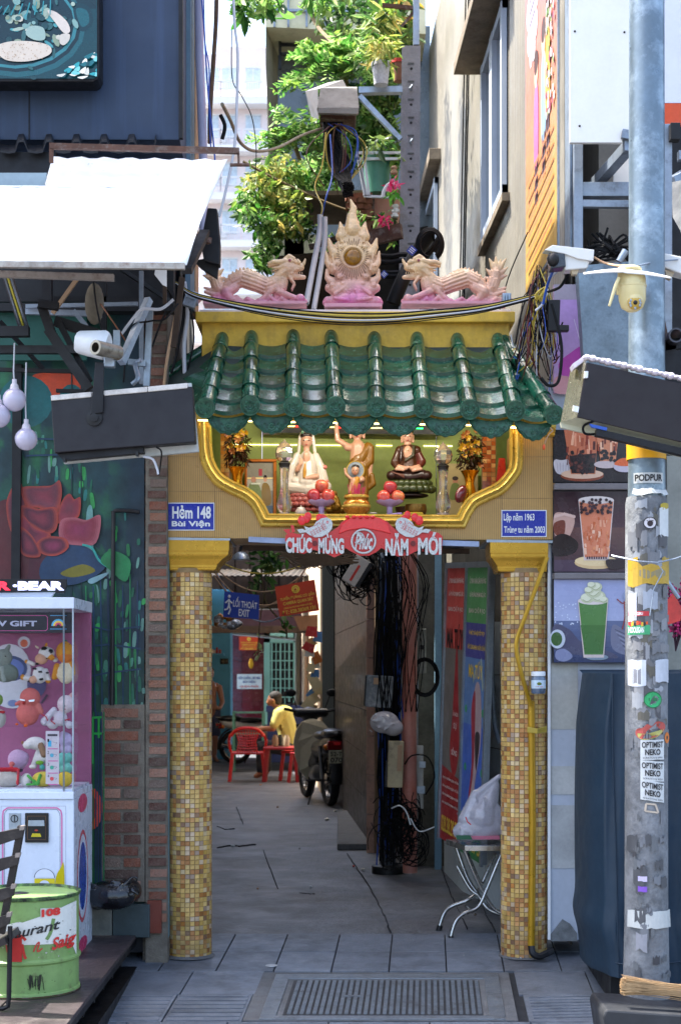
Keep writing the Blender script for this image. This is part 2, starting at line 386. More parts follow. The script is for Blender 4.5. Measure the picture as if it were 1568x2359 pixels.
def mosaic_panel(x0,x1,z0,z1,Y,ts=.0272,parent=None,name='mosaic_panel',cols=MOS):
 b=MB();b.box(((x0+x1)/2,Y+.03,(z0+z1)/2),(x1-x0,.06,z1-z0));o=b.obj(name,m_grout,parent or gate);r=MB()
 for i in range(int((x1-x0)/ts)):
  for k in range(int((z1-z0)/ts)):
   c=hx(R.choice(cols));f=R.uniform(.7,1.1);r.col=tuple(x*f for x in c[:3])+(1,);r.usec=True;x,z=x0+i*ts,z0+k*ts
   r.add([(x+.001,Y-.003,z+.001),(x+ts-.001,Y-.003,z+.001),(x+ts-.001,Y-.003,z+ts-.001),(x+.001,Y-.003,z+ts-.001)],[(0,1,2,3)])
 tag(r.obj('mosaic_cladding',m_mosA,o),kind='stuff');return o
mosaic_panel(W(1210,0,9.2).x,W(1259,0,9.2).x,-.03,zc,9.2)
m_sp=mat('spandrel','#ad8a52',.38,metal=.15,var=.15,sc=3)
nn=m_sp.node_tree.nodes;LL=m_sp.node_tree.links.new
wv=nn.new('ShaderNodeTexWave');wv.wave_type='BANDS';wv.bands_direction='X';wv.inputs['Scale'].default_value=26;wv.inputs['Distortion'].default_value=2.2;wv.inputs['Detail'].default_value=2;wv.inputs['Detail Scale'].default_value=.15
ck=nn.new('ShaderNodeTexChecker');ck.inputs['Scale'].default_value=15
tcn=nn.new('ShaderNodeTexCoord');LL(tcn.outputs['Object'],wv.inputs['Vector']);LL(tcn.outputs['Object'],ck.inputs['Vector'])
mp_=nn.new('ShaderNodeMapping');mp_.inputs['Scale'].default_value=(1,1,.33);LL(tcn.outputs['Object'],mp_.inputs[0]);LL(mp_.outputs[0],wv.inputs['Vector'])
bs_=nn['Principled BSDF'];src=bs_.inputs['Base Color'].links[0].from_socket
mx=nn.new('ShaderNodeMix');mx.data_type='RGBA';mx.blend_type='MULTIPLY';mx.inputs[0].default_value=.85
mr=nn.new('ShaderNodeMapRange');mr.inputs[3].default_value=.62;mr.inputs[4].default_value=1.15;LL(wv.outputs['Fac'],mr.inputs[0]);LL(src,mx.inputs[6]);LL(mr.outputs[0],mx.inputs[7]);LL(mx.outputs[2],bs_.inputs['Base Color'])
inL=[(489,940),(489,968),(490,1047),(500,1076),(521,1100),(550,1114.5),(580,1126),(600,1144),(612,1166),(619,1184)]
ouL=[(453,940),(453,968),(459,1038),(468,1076),(486,1109),(515,1131),(550,1150),(574,1167),(591,1191),(602,1214)]
inR=[(1170,965),(1171,1000),(1171,1065),(1162,1090),(1137,1115),(1102,1131),(1081,1143),(1065,1162),(1056,1178),(1050,1187)]
ouR=[(1206,985),(1205,1006),(1204,1075),(1193,1100),(1165,1134),(1137,1150),(1099,1168),(1083,1190),(1076,1205),(1071,1217)]
def cl(a,b):return[((x+u)/2,(y+v)/2)for(x,y),(u,v)in zip(a,b)]
cL,cR=cl(inL,ouL),cl(inR,ouR)
b=MB();
def strip(outl,inl_x,Y,d):
 for(x0,y0),(x1,y1)in zip(outl[:-1],outl[1:]):b.px([(inl_x,y0),(x0,y0),(x1,y1),(inl_x,y1)],Y,d)
strip([(471,940)]+cL[1:-1]+[(610,1200),(610,1240)],388,GY,.5)
strip([(1188,985)]+cR[2:-1]+[(1062,1203),(1062,1243)],1276,GY,.5)
b.px([(610,1200),(1062,1203),(1062,1243),(610,1240)],GY,.78)
b.obj('spandrel',m_sp,gate)
b=MB()
for(x0,y0,x1,y1)in((388,1132,520,1132),(495,1120,495,1238),(600,1170,600,1238),(388,1052,455,1052),(1210,1052,1274,1052),(1155,1140,1155,1240),(1140,1148,1274,1148)):
 b.beam(W(x0,y0,GY-.0005),W(x1,y1,GY-.0005),.0022)
b.obj('tile_joint',m_grout,gate)
mp2=lambda pts,n=5:[(W(p.x,p.y,GY).x,W(p.x,p.y,GY).z)for p in smoothpts([(x,y,0)for x,y in pts],n)]
hw=15.5/400
prof=[(-hw,-.01),(-hw,.02),(-hw*.8,.034),(-hw*.62,.03),(-hw*.5,.03),(-hw*.35,.05),(0,.062),(hw*.3,.05),(hw*.42,.034),(hw*.55,.034),(hw*.68,.042),(hw*.82,.034),(hw,.02),(hw,-.01)]
pth=mp2(cL[:-1])+[(W(611,1199,GY).x,W(611,1199,GY).z)];pth2=[(W(1061,1202,GY).x,W(1061,1202,GY).z)]+mp2(cR[:-1])[::-1]
b=MB();b.sweep(pth+pth2,prof,GY);b.obj('moulding',m_goldb,gate)
b=MB();b.sweep([(W(1190,985,GY).x,W(0,985,GY).z),(W(1276,992,GY).x,W(0,992,GY).z)],prof,GY);b.obj('moulding',m_goldb,gate)
b=MB();b.px([(386,1238),(530,1240),(530,1245),(386,1244)],GY-.012,.5);b.obj('ledge',m_silver,gate);b=MB();b.px([(1120,1243),(1276,1245),(1276,1251),(1120,1249)],GY-.012,.5);b.obj('ledge',m_silver,gate)
zf=W(0,1188,GY).z;zt_=3.26
m_green=mat('shrine_green','#93a456',.6,var=.1,sc=30)
xl,xr=W(500,0,9).x-.02,W(1176,0,9).x+.02
b=MB();b.box(((xl+xr)/2,9.4,zf-.02),(xr-xl+.3,.78,.04));b.obj('shrine_floor',mat('shrfloor','#6a4a30',.5),gate)
for(x0,x1)in((405,603),(604,1004),(1005,1260)):
 a,c=W(x0,0,9.8).x,W(x1,0,9.8).x;b=MB();b.box(((a+c)/2,9.81,(zf+zt_)/2),(c-a-.003,.03,zt_-zf));b.obj('back_panel',m_green,gate)
b=MB();b.box((xl-.08,9.45,(zf+zt_)/2),(.03,.7,zt_-zf));b.box((xr+.08,9.45,(zf+zt_)/2),(.03,.7,zt_-zf));b.obj('side_panel',m_green,gate)
b=MB();b.box(((xl+xr)/2,9.4,zt_+.02),(1.75,.8,.04));b.obj('shrine_ceiling',m_yel,gate)
mosaic_panel(W(508,0,9.6).x,W(532,0,9.6).x,zf,zt_,9.6,cols=['#d8a050','#c98a3c','#dcb060','#b87830'],name='shrine_pier')
mosaic_panel(W(1110,0,9.6).x,W(1142,0,9.6).x,zf,zt_,9.6,cols=['#d88a50','#b9602c','#dca060','#a85028'],name='shrine_pier')
b=MB();b.px([(452,930),(1280,962),(1280,985),(1120,978),(452,966)],8.88,.05);b.obj('eaves_board',m_goldb,gate)
m_strip=mat('ledstrip','#ffd98a',.5,emit=3,var=0)
b=MB()
for(x0,y0,x1,y1)in((456,967,1120,979),(1120,979,1262,990)):b.beam(W(x0,y0+1,8.9),W(x1,y1+1,8.9),.006,.008)
b.obj('light_strip',m_strip,gate)
b=MB()
for i in range(120):
 x=540+i*4.2
 if 690<x<728 or 790<x<866 or 905<x<975:continue
 p=W(x,1024+i*.03,9.79);b.box(p,(.006,.004,.004))
b.obj('light_strip',mat('ledstrip2','#ffe9a0',.5,emit=2.2,var=0),gate)
b=MB();zpt,zpb=W(0,742,9.05).z,W(0,815,9.05).z;a,c=W(465,0,9.05).x,W(1172,0,9.05).x
b.box(((a+c)/2,9.3,(zpt+zpb)/2-.03),(c-a,.5,zpt-zpb+.1));b.obj('parapet',m_yel,gate,bev=.004)
b=MB();a,c=W(450,0,9.0).x,W(1186,0,9.0).x;z1,z0=W(0,716,9).z,W(0,741,9).z
b.box(((a+c)/2,9.32,(z1+z0)/2),(c-a,.62,z1-z0));b.obj('cornice',m_yel,gate,bev=.006)
b=MB();b.box(((a+c)/2,9.32,z1+.009),(c-a-.04,.56,.016));b.obj('capping',mat('white_cap','#d9c9c4',.4,var=.15),gate,bev=.003)
TOPZ=z1+.017
m_tile=mat('glaze','#1a4f3a',.15,var=.5,sc=12,bump=.12,bsc=40,coat=.3,rnd=.4,dirt=('#6a7860',.22,26))
m_tiled=mat('glaze_end','#2c5a45',.35,var=.6,sc=40,bump=.3,bsc=120,rnd=.1)
covers=[((514,772),(476,937)),((580,768),(576,934)),((676,765),(675,935)),((762,767),(772,937)),((862,770),(867,938)),((960,771),(973,939)),((1051,774),(1079,942)),((1144,774),(1183,945))]
YR,YE=9.1,8.52
def end_disc(b,c,d,r):
 d=Vector(d).normalized();u,v=frame_of(d);Mx=Matrix((u,v,d)).transposed()
 b.lathe([(0,.003),(r*.15,.004),(r*.2,.001),(r*.34,.005),(r*.42,.001),(r*.6,.005),(r*.68,.001),(r*.8,.0),(r*.86,.006),(r,.005),(r,-.004)],c,22,M=Mx)
 for k in range(8):
  a=2*PI*k/8;b.ball(Vector(c)+(u*math.cos(a)+v*math.sin(a))*r*.5+d*.003,(r*.16,r*.16,r*.1),6,4,M=Mx)
rows=[]
zR=W(0,778,YR).z
def cover_row(top,bot,r0=.040,r1=.050,n=5):
 top,bot=Vector(top),Vector(bot);d=(bot-top).normalized();L=(bot-top).length
 for i in range(n):
  jt=Vector((R.uniform(-.0035,.0035),R.uniform(-.002,.002),R.uniform(-.003,.003)));a=top+d*L*i/n+jt*.4;e=top+d*L*((i+1)/n)+d*(.012+R.uniform(-.005,.005))+jt;b=MB()
  ra,rb=r0+(r1-r0)*i/n,r0+(r1-r0)*(i+1)/n
  b.tube([a,a+d*.004,e-d*.014,e-d*.012,e],[ra*.97,ra,rb*1.0,rb*1.06,rb*1.06],18,cap=False)
  o=b.obj('cover_tile',m_tile,gate)
  if i==n-1:q=MB();dd_=Vector((d.x*.5,-1,-.22)).normalized();q.tube([e-d*.02,e+dd_*.03],[rb*1.0,rb*1.1],20);end_disc(q,e+dd_*.031,dd_,rb*1.1);q.obj('tile_end',m_tiled,o)
 return top,bot
ct=[]
for(x0,y0),(x1,y1)in covers:ct.append(cover_row(W(x0,y0,YR),W(x1,y1-2,YE)))
ct.append(cover_row(W(1156,776,YR),W(1270,953,8.62),n=5))
cover_row(W(515,778,YR+.02),W(366,876,9.05),r0=.034,r1=.036,n=4)
def pan_col(A,B,n=5):
 (t0,b0),(t1,b1)=A,B;m=10
 for i in range(n):
  rowv=[]
  for e,lift in((i/n-.02,0),(min((i+1)/n+.05,1.0),0)):
   l=t0.lerp(b0,e);r=t1.lerp(b1,e);out=[]
   for j in range(m+1):
    s=j/m;p=l.lerp(r,s);p.z-=.022+.034*(1-(2*s-1)**2)*(1);out.append(p)
   rowv.append(out)
  up=Vector((0,-.35,.5)).normalized()*.024
  top=rowv[0];bot=[p+up for p in rowv[1]];b=MB();th=Vector((0,.004,-.022))
  b.add(top+bot+[p+th for p in bot],[(j,j+1,m+1+j+1,m+1+j)for j in range(m)]+[(m+1+j,m+1+j+1,2*m+2+j+1,2*m+2+j)for j in range(m)],True)
  o=b.obj('pan_tile',m_tile,gate)
 l,r=b0+Vector((0,.012,-.035)),b1+Vector((0,.012,-.035));b=MB();out=[];K=24
 for j in range(K+1):
  s=j/K;p=l.lerp(r,s);t=1-(2*s-1)**2;lob=.010*abs(math.sin(PI*5*s));out.append((p,p+Vector((0,0,-.028*t)),p+Vector((0,.012*t,-.030-.085*t**.75-lob*t))))
 top=[(q[1]+Vector((0,.02,0))+Vector((0,-.006,.022*(1-(2*j/K-1)**2)*0)))for j,q in enumerate(out)];bot=[q[2]+Vector((0,-.006,0))for q in out]
 mid=[a.lerp(c,.5)for a,c in zip(top,bot)]
 bk=Vector((0,.014,0))
 b.add(top+bot+[p+bk for p in bot]+[p+bk for p in top],[(j,j+1,K+2+j,K+1+j)for j in range(K)]+[(K+1+j,K+2+j,2*K+3+j,2*K+2+j)for j in range(K)]+[(2*K+2+j,2*K+3+j,3*K+4+j,3*K+3+j)for j in range(K)])
 o=b.obj('drip_tile',m_tiled,gate)
 q=MB();c=mid[K//2]+Vector((0,-.003,-.004))
 rim=[p.lerp(c,.12)+Vector((0,-.002,0))for p in bot[1:-1]];q.tube(rim,.0035,5);rim=[p.lerp(c,.3)+Vector((0,-.002,0))for p in bot[2:-2]];q.tube(rim,.002,5)
 for k in range(8):a=2*PI*k/8;q.ball(c+Vector((math.cos(a)*.016,0,math.sin(a)*.015)),(.009,.004,.009),7,5)
 q.ball(c,(.009,.006,.009),8,5)
 for sx in(-1,1):
  pts=[c+Vector((sx*(.03+.05*t),0,.012*math.sin(t*9)+.01))for t in[i/10 for i in range(11)]];q.tube(pts,.003,5);pts=[c+Vector((sx*(.03+.04*t),0,-.012*math.sin(t*8)+.0))for t in[i/10 for i in range(9)]];q.tube(pts,.0025,5)
 q.obj('carving',m_tiled,o)
for A,B in zip(ct[:-1],ct[1:]):pan_col(A,B)
b=MB();b.add([W(512,782,YR),W(1156,782,YR),W(1268,955,8.64),W(476,944,YE+.02),W(362,880,9.06),W(512,782,YR+.02),W(362,880,9.06)+Vector((.1,.4,0)),W(1156,782,YR+.3),W(1268,955,8.64)+Vector((-.02,.5,0))],[(0,1,2,3),(0,3,4),(5,4,6),(1,7,8,2)])
b.obj('roof_bed',mat('roofbed','#2a352f',.8,var=.3),gate)
tl=ct[0];wl0=(W(515,780,YR+.02),W(366,878,9.05));pan_dummy=0
for i in range(4):
 b=MB();e0,e1=i/4,(i+1)/4+.04
 A0,A1=tl[0].lerp(tl[1],e0),wl0[0].lerp(wl0[1],e0);B0,B1=tl[0].lerp(tl[1],e1),wl0[0].lerp(wl0[1],e1);dz=Vector((0,0,-.02));up=Vector((0,0,.01))
 b.add([A0+dz,A1+dz,B1+dz+up,B0+dz+up,B1+dz,B0+dz],[(0,1,2,3),(3,2,4,5)]);b.obj('pan_tile',m_tile,gate)
m_blue=mat('enamel_blue','#1f2f96',.3,var=.08);m_white=mat('whitepaint','#d9dde0',.4,var=.06)
def plate(x0,y0,x1,y1,Y,label,lines,parent=None):
 t=thing('street_sign',label,'sign',W((x0+x1)/2,(y0+y1)/2,Y));b=MB();b.px([(x0,y0),(x1,y0),(x1,y1),(x0,y1)],Y-.006,.006);b.obj('rim',m_white,t)
 b=MB();b.px([(x0+2,y0+2),(x1-2,y0+2),(x1-2,y1-2),(x0+2,y1-2)],Y-.0075,.003);b.obj('plate',m_blue,t)
 for s,a,c,d,e,bo in lines:textpx(s,m_white,t,a,c,d,e,Y-.008,bold=bo,ext=.0008)
 return t
plate(386,1158,494,1222,GY,'blue enamel plate lettered Hẻm 148 above the left capital',[('Hẻm 148',397,1164,486,1195,.03),('Bùi Viện',396,1199,484,1216,.03)])
plate(1154,1175,1258,1237,GY,'blue enamel plate lettered with two years at the gate’s right end',[('Lập năm 1963',1159,1182,1230,1204,.02),('Trùng tu năm 2003',1160,1211,1254,1232,.02)])
# ================================================================ buildings
m_navy=mat('navywall','#28384f',.6,var=.12,sc=1.2,streak=('#42587c',.35))
m_dark=mat('darkmetal','#15161a',.55,var=.3,metal=.2)
m_black=mat('blackpaint','#0d0d10',.5,var=.2)
m_brick=mat('brick',None,.85,var=.3,sc=18,bump=.8,bsc=70,pal=['#8a5440','#74483a','#946650','#5f4036','#9a7260','#544038','#7d5646','#6b5a50'],rnd=.25,dirt=('#5d564d',.35,9))
m_mortar=mat('mortar','#6e675c',.95,var=.3,sc=12,bump=.6,bsc=50)
m_rust=mat('rust','#5b4034',.7,metal=.3,var=.35,sc=10,dirt=('#8a8680',.35,14))
m_white2=mat('sheetwhite','#dfe3e6',.35,var=.05)
lb=thing('corner_building','dark blue fronted building with a mural and brick pier left of the gate','building',(-2,9,0))
xe=W(414,0,8.6).x;zb=4.55
b=MB();b.prism([(-7,8.6,zb),(xe,8.6,zb),(xe-.03,9.4,zb),(-1.2,13,zb),(-7,13,zb)],(0,0,9.2-zb));b.obj('upper_wall',m_navy,lb)
b=MB();b.box((xe+.008,8.59,6.9),(.022,.03,4.7));b.obj('edge_trim',m_dark,lb)
b=MB();b.box((W(68,0,8.6).x,8.597,6),(.006,.006,2.9));b.obj('panel_seam',m_dark,lb)
b=MB();b.prism([(-6.6,9.03,0),(-1.05,9.03,0),(-.97,9.45,0),(-1.4,15,0),(-6.6,15,0)],(0,0,4.53));b.obj('lower_wall',mat('lowwall','#2a2c33',.8),lb)
b=MB();b.add([(-.95,9.5,0),(-2.6,29.5,0),(-2.6,29.5,3.2),(-.95,9.5,3.4)],[(0,1,2,3)]);b.add([(-1.2,9.5,0),(-2.9,29.5,0),(-2.9,29.5,3.2),(-1.2,9.5,3.4)],[(3,2,1,0)]);b.add([(-1.0,10.2,3.3),(-2.1,22.5,3.1),(-2.1,22.5,5.6),(-1.0,10.2,5.6)],[(0,1,2,3)]);b.add([(-1.3,10.2,3.3),(-2.4,22.5,3.1),(-2.4,22.5,5.6),(-1.3,10.2,5.6),(-1.0,10.2,5.6),(-2.1,22.5,5.6)],[(3,2,1,0),(4,5,2,3)])  # upper tier added to keep direct sun off the brown tiled wall
b.obj('alley_shade_wall',mat('alleywallL','#b4b4aa',.8,dirt=('#4d4a42',.4,3)),lb)  # wall colour lightened to bounce light into the alley
m_mural=ATT('mural',rough=.5,var=.25,sc=9)
YM=8.97
b=MB();x0,x1=W(-60,0,YM).x,W(333,0,YM).x;N=26;K=40
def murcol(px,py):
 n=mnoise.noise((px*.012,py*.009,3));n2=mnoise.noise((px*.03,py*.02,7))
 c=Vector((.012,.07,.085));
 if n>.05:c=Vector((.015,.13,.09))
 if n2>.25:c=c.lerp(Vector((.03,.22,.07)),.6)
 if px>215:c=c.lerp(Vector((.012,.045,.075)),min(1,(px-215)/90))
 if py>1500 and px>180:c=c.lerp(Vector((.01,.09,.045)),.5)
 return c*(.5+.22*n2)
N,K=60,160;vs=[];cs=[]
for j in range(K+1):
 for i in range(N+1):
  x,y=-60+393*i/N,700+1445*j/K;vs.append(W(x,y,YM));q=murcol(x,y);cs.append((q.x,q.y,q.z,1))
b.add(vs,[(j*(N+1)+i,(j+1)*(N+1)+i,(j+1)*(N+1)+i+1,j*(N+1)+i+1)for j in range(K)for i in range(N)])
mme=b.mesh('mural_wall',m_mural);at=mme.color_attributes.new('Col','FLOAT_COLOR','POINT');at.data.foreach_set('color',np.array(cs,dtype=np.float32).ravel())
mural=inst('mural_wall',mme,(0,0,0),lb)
class PR:
 def __init__(s,Y,dy=.00012):s.Y=Y;s.b=MB();s.k=1;s.dy=dy;s.map=None
 def w(s,x,y):
  p=W(x,y,s.Y-s.k*s.dy)if s.map is None else s.map(x,y,s.k*s.dy);return p
 def poly(s,pts,col):s.b.color(col);s.b.add([s.w(*p)for p in pts],[tuple(range(len(pts)))]);s.k+=1;return s
 def blob(s,pts,col,n=5):
  P=[Vector((x,y,0))for x,y in pts];P=P[-1:]+P+P[:2];sp=smoothpts(P,n)[n:-n-0];return s.poly([(p.x,p.y)for p in sp[:-1]],col)
 def ell(s,cx,cy,rx,ry,col,n=20,a0=0,a1=2*PI,rot=0):
  c,q=math.cos(rot),math.sin(rot);pts=[]
  for i in range(n if abs(a1-a0-2*PI)<.01 else n+1):
   a=a0+(a1-a0)*i/n;x,y=rx*math.cos(a),ry*math.sin(a);pts.append((cx+x*c-y*q,cy+x*q+y*c))
  return s.poly(pts,col)
 def rect(s,x0,y0,x1,y1,col):return s.poly([(x0,y0),(x1,y0),(x1,y1),(x0,y1)],col)
 def line(s,pts,w,col,n=1):
  s.b.color(col)
  if n>1:pts=[(p.x,p.y)for p in smoothpts([(x,y,0)for x,y in pts],n)]
  for(a,c),(d,e)in zip(pts[:-1],pts[1:]):
   l=math.hypot(d-a,e-c)or 1;nx_,ny_=-(e-c)/l*w/2,(d-a)/l*w/2;s.b.add([s.w(a+nx_,c+ny_),s.w(a-nx_,c-ny_),s.w(d-nx_,e-ny_),s.w(d+nx_,e+ny_)],[(0,1,2,3)])
  s.k+=1;return s
 def grad(s,x0,y0,x1,y1,c0,c1,n=8,horiz=False):
  A,B_=Vector(hx(c0)[:3]),Vector(hx(c1)[:3])
  for i in range(n):
   c=A.lerp(B_,(i+.5)/n);s.b.col=(*c,1);s.b.usec=True
   q=(x0+(x1-x0)*i/n,y0,x0+(x1-x0)*(i+1)/n,y1)if horiz else(x0,y0+(y1-y0)*i/n,x1,y0+(y1-y0)*(i+1)/n)
   s.b.add([s.w(q[0],q[1]),s.w(q[2],q[1]),s.w(q[2],q[3]),s.w(q[0],q[3])],[(0,1,2,3)])
  s.k+=1;return s
 def obj(s,name,m,parent):return s.b.obj(name,m,parent)
p=PR(YM);RR=random.Random(4)
p.blob([(75,868),(110,858),(170,862),(190,905),(150,900),(130,925),(110,905)],'#b8401c');p.ell(60,925,62,60,'#155a5c');p.ell(165,925,30,40,'#155a5c')
for(x0,x1,y0,y1,n)in((60,215,985,1170,58),(196,330,1330,1640,60),(235,320,1180,1300,10)):
 for i in range(n):
  x,y=RR.uniform(x0,x1),RR.uniform(y0,y1);w_,h_=RR.uniform(4,9),RR.uniform(10,34);k=RR.uniform(-.15,.15)
  if x0==60 and y>1100 and x<180:continue
  p.blob([(x,y),(x+w_,y-1),(x+w_+h_*k,y+h_),(x+h_*k,y+h_+1)],RR.choice(['#1f6a3c','#2c8a44','#165a44','#3f7a66','#5a8478','#14543a','#206a64']),3)
for i in range(8):p.line([(198+i*17,1330+RR.uniform(-20,20)),(204+i*16,1640)],RR.uniform(2,4),RR.choice(['#14304e','#1c6e3e','#0f2440']))
for y in(1050,1010,1440,1490,1560):p.line([(196 if y>1300 else 60,y),(250,y+RR.uniform(-16,16)),(325,y+RR.uniform(-22,10))],4,'#14344e')
p.blob([(200,1180),(214,1175),(214,1300),(198,1292)],'#5d8a85')
def petal(pts,edge,fill,inner):
 p.blob(pts,edge);cx=sum(a for a,_ in pts)/len(pts);cy=sum(c for _,c in pts)/len(pts)
 E,F,I=Vector(hx(edge)[:3]),Vector(hx(fill)[:3]),Vector(hx(inner)[:3])
 for j in range(9):
  f=.96-j*.09;c=E.lerp(F,min(1,j/3+.2))if j<3 else F.lerp(I,(j-3)/6);p.blob([(cx+(a-cx)*f,cy+(c_-cy)*f)for a,c_ in pts],tuple(c))
OR,PKc,DP,MV='#96382a','#782a38','#4c182a','#642e3a'
p.blob([(30,1290),(130,1270),(120,1330),(60,1345),(10,1330)],'#451522')
p.blob([(-20,1190),(20,1150),(60,1200),(60,1340),(-20,1340)],'#4e1c20');p.blob([(100,1290),(170,1250),(245,1300),(180,1345),(100,1340)],'#1b3450');p.blob([(140,1320),(190,1300),(220,1316),(170,1330)],'#6b6418')
petal([(15,1160),(40,1105),(52,1120),(60,1180),(30,1230)],OR,MV,DP)
petal([(50,1125),(90,1120),(120,1118),(138,1107),(143,1140),(130,1180),(90,1170),(62,1165)],OR,MV,PKc)
petal([(143,1155),(160,1137),(172,1150),(186,1147),(182,1190),(150,1205),(130,1200)],OR,PKc,MV)
petal([(140,1200),(170,1192),(200,1198),(232,1188),(222,1250),(180,1256),(140,1245)],'#96525a',PKc,'#7c2a48')
petal([(50,1165),(90,1172),(130,1170),(132,1215),(110,1230),(75,1212),(52,1195)],OR,DP,PKc)
petal([(48,1185),(80,1215),(118,1232),(90,1260),(48,1250)],OR,PKc,DP)
petal([(110,1236),(150,1240),(158,1262),(130,1280),(96,1275),(86,1250)],OR,DP,'#7c2a48')
petal([(46,1215),(75,1235),(95,1278),(70,1284),(48,1270)],OR,DP,PKc)
p.line([(190,1255),(212,1262),(228,1290),(248,1306)],5,'#2c8f86',5)
p.blob([(232,1290),(256,1268),(300,1290),(290,1340),(250,1310)],'#1c6e3e');p.blob([(205,1335),(250,1318),(240,1330),(212,1345)],'#6d8f95')
p.blob([(190,1840),(215,1815),(236,1850),(228,1900),(200,1912),(189,1880)],'#c8401c');p.blob([(192,1845),(212,1832),(224,1855),(216,1890),(192,1890)],'#7d1c20')
for i in range(9):p.line([(192+i*6,1640),(190+i*6.2,2080)],3,RR.choice(['#0f5a2c','#12304e','#0f6a3c','#14244a']))
p.line([(196,1655),(235,1652)],5,'#1c8a3a');p.line([(214,1652),(214,1760)],5,'#1c8a3a');p.line([(196,1690),(235,1690)],5,'#1c8a3a');p.line([(228,1655),(228,1700)],5,'#1c8a3a')
p.obj('painted_rose',m_mural,mural)
for x in(166,188):b=MB();b.beam(W(x,840,YM),W(x,1420,YM),.006,.012);b.obj('shutter_rib',mat('ribc','#10282c',.5,alpha=1),lb)
b=MB();b.beam(W(42,840,YM-.02),W(38,1345,YM-.02),.05,.05);b.obj('shutter_rail',m_dark,lb)
b=MB();b.tube(wpts([(322,1180,YM-.04),(300,1177,YM-.04),(264,1178,YM-.04),(262,1200,YM-.04),(260,1400,YM-.04),(258,1625,YM-.04)],5),.012,8);b.obj('waste_pipe',m_black,lb)
bm_=MB();bm_.box((0,0,0),(.098,.05,.044));bme=bm_.mesh('brick',m_brick)
pier=MB();pier.box((W(360,0,8.93).x,9.2,2.1),(.125,.5,4.4));pier.box((W(333,0,8.95).x,9.25,2.1),(.03,.5,4.4));pr=pier.obj('brick_pier',m_mortar,lb)
y=650
while y<2130:
 w_=W(363,y,8.93);inst('brick',bme,(w_.x+R.uniform(-.004,.004),8.966+R.uniform(-.006,.005),w_.z),pr,rot=(R.uniform(-.03,.03),0,R.uniform(-.05,.05)),scale=(R.uniform(.93,1.06),1,R.uniform(.88,1.1)))
 w_=W(333,y+12,8.95);
 if y<1640:inst('brick',bme,(w_.x,9.018+R.uniform(-.004,.004),w_.z),pr,rot=(0,R.uniform(-.04,.04),0),scale=(.27,1,.95))
 y+=25.7
b=MB();b.box((W(382.5,0,8.95).x,9.2,W(0,1700,8.95).z),(.022,.44,2.3));b.obj('plaster_edge',mat('plasterblue','#6d8488',.8,var=.3,sc=20,bump=.7),lb)
b=MB();b.px([(340,2075),(372,2075),(372,2150),(340,2150)],8.92,.1);b.obj('tile',mat('redtile','#6b3024',.4),lb)
lw=MB();lw.box(((W(235,0,8.96).x+W(333,0,8.96).x)/2,8.985,W(0,1850,8.96).z),(W(333,0,8.96).x-W(233,0,8.96).x,.06,1.13));lwo=lw.obj('brick_infill',m_mortar,lb)
row=0;y=1642
bm2=MB();bm2.box((0,0,0),(.2,.04,.05));bme2=bm2.mesh('brick',m_brick)
while y<2080:
 off=(row%2)*.10;xa,xb=W(240,0,8.96).x,W(326,0,8.96).x;x=xa-off
 while x<xb-.03:
  l,r_=max(x,xa),min(x+.2,xb)
  if r_-l>.03:inst('brick',bme2,((l+r_)/2,8.966+R.uniform(-.005,.004),W(0,y,8.96).z),lwo,rot=(0,R.uniform(-.02,.02),R.uniform(-.02,.02)),scale=((r_-l-.008)/.2,1,R.uniform(.9,1.05)))
  x+=.212
 y+=26.5;row+=1
m_marb=mat('skirt','#7a7c76',.4,var=.35,sc=4,dirt=('#4c5350',.4,5))
for(x0,x1,m_)in((180,258,m_marb),(260,345,mat('skirt2','#39474a',.4,var=.3))):
 b=MB();b.px([(x0,2084),(x1,2084),(x1,2160),(x0,2160)],8.9,.04);b.obj('skirting_slab',m_,lb,bev=.003)
def cable(pts,r,m,label,cat='cable',name='cable',n=6,group=None,nn=7):
 b=MB();b.tube(wpts(pts,n),r,nn);return tag(b.obj(name,m),label,cat,group)
m_pvc=mat('pvc','#a29fb5',.45,var=.08);m_cab=mat('cableblack','#08090b',.65,var=.2,spec=.25);m_cabw=mat('cablewhite','#b8bac0',.5,var=.1)
m_cabb=mat('cableblue','#2450a8',.45);m_tan=mat('tanwall','#a98a6c',.8,var=.2);m_bark=mat('rope','#5a4636',.9,var=.3,sc=20,bump=.8)
b=MB();b.tube([W(458,-30,9.3),W(460,130,9.3),W(468,350,9.3),W(469,560,9.3)],.026,12);tag(b.obj('drainpipe',m_pvc),'fat pale lilac drainpipe climbing beside the dark blue wall','pipe')
b=MB();b.box((W(433,0,9.2).x,9.35,6),(.03,.3,4.4));b.obj('downpipe_casing',mat('casing','#5d7686',.6),lb)
b=MB();b.box((W(445,0,9.4).x,9.55,6),(.022,.2,4.4));b.obj('timber_edge',m_tan,lb)
cable([(499,-20,9.5),(497,60,9.5),(491,150,9.5),(484,260,9.5),(483,330,9.5)],.014,m_bark,'thick brown braided cable hanging beside the lilac drainpipe')
cable([(463,-20,9.2),(470,60,9.2),(474,130,9.2),(480,220,9.2),(492,330,9.2),(497,400,9.2)],.005,m_cabb,'blue cable dropping past the drainpipe, one bend')
cable([(470,-20,9.25),(472,90,9.25),(482,160,9.25),(481,240,9.25),(486,345,9.25)],.004,m_cabb,'second thinner blue cable close to the drainpipe')
cable([(537,-20,8.9),(541,60,8.9),(547,115,8.9),(547,180,8.9),(541,330,8.9),(520,440,8.9),(505,500,8.9)],.008,m_cabw,'long grey cable hanging before the pink apartment block')
cable([(534,70,8.9),(535,180,8.9),(556,220,8.9),(580,270,8.9),(590,340,8.9),(588,400,8.9)],.003,m_cab,'thin dark cable looping before the pink apartment block')
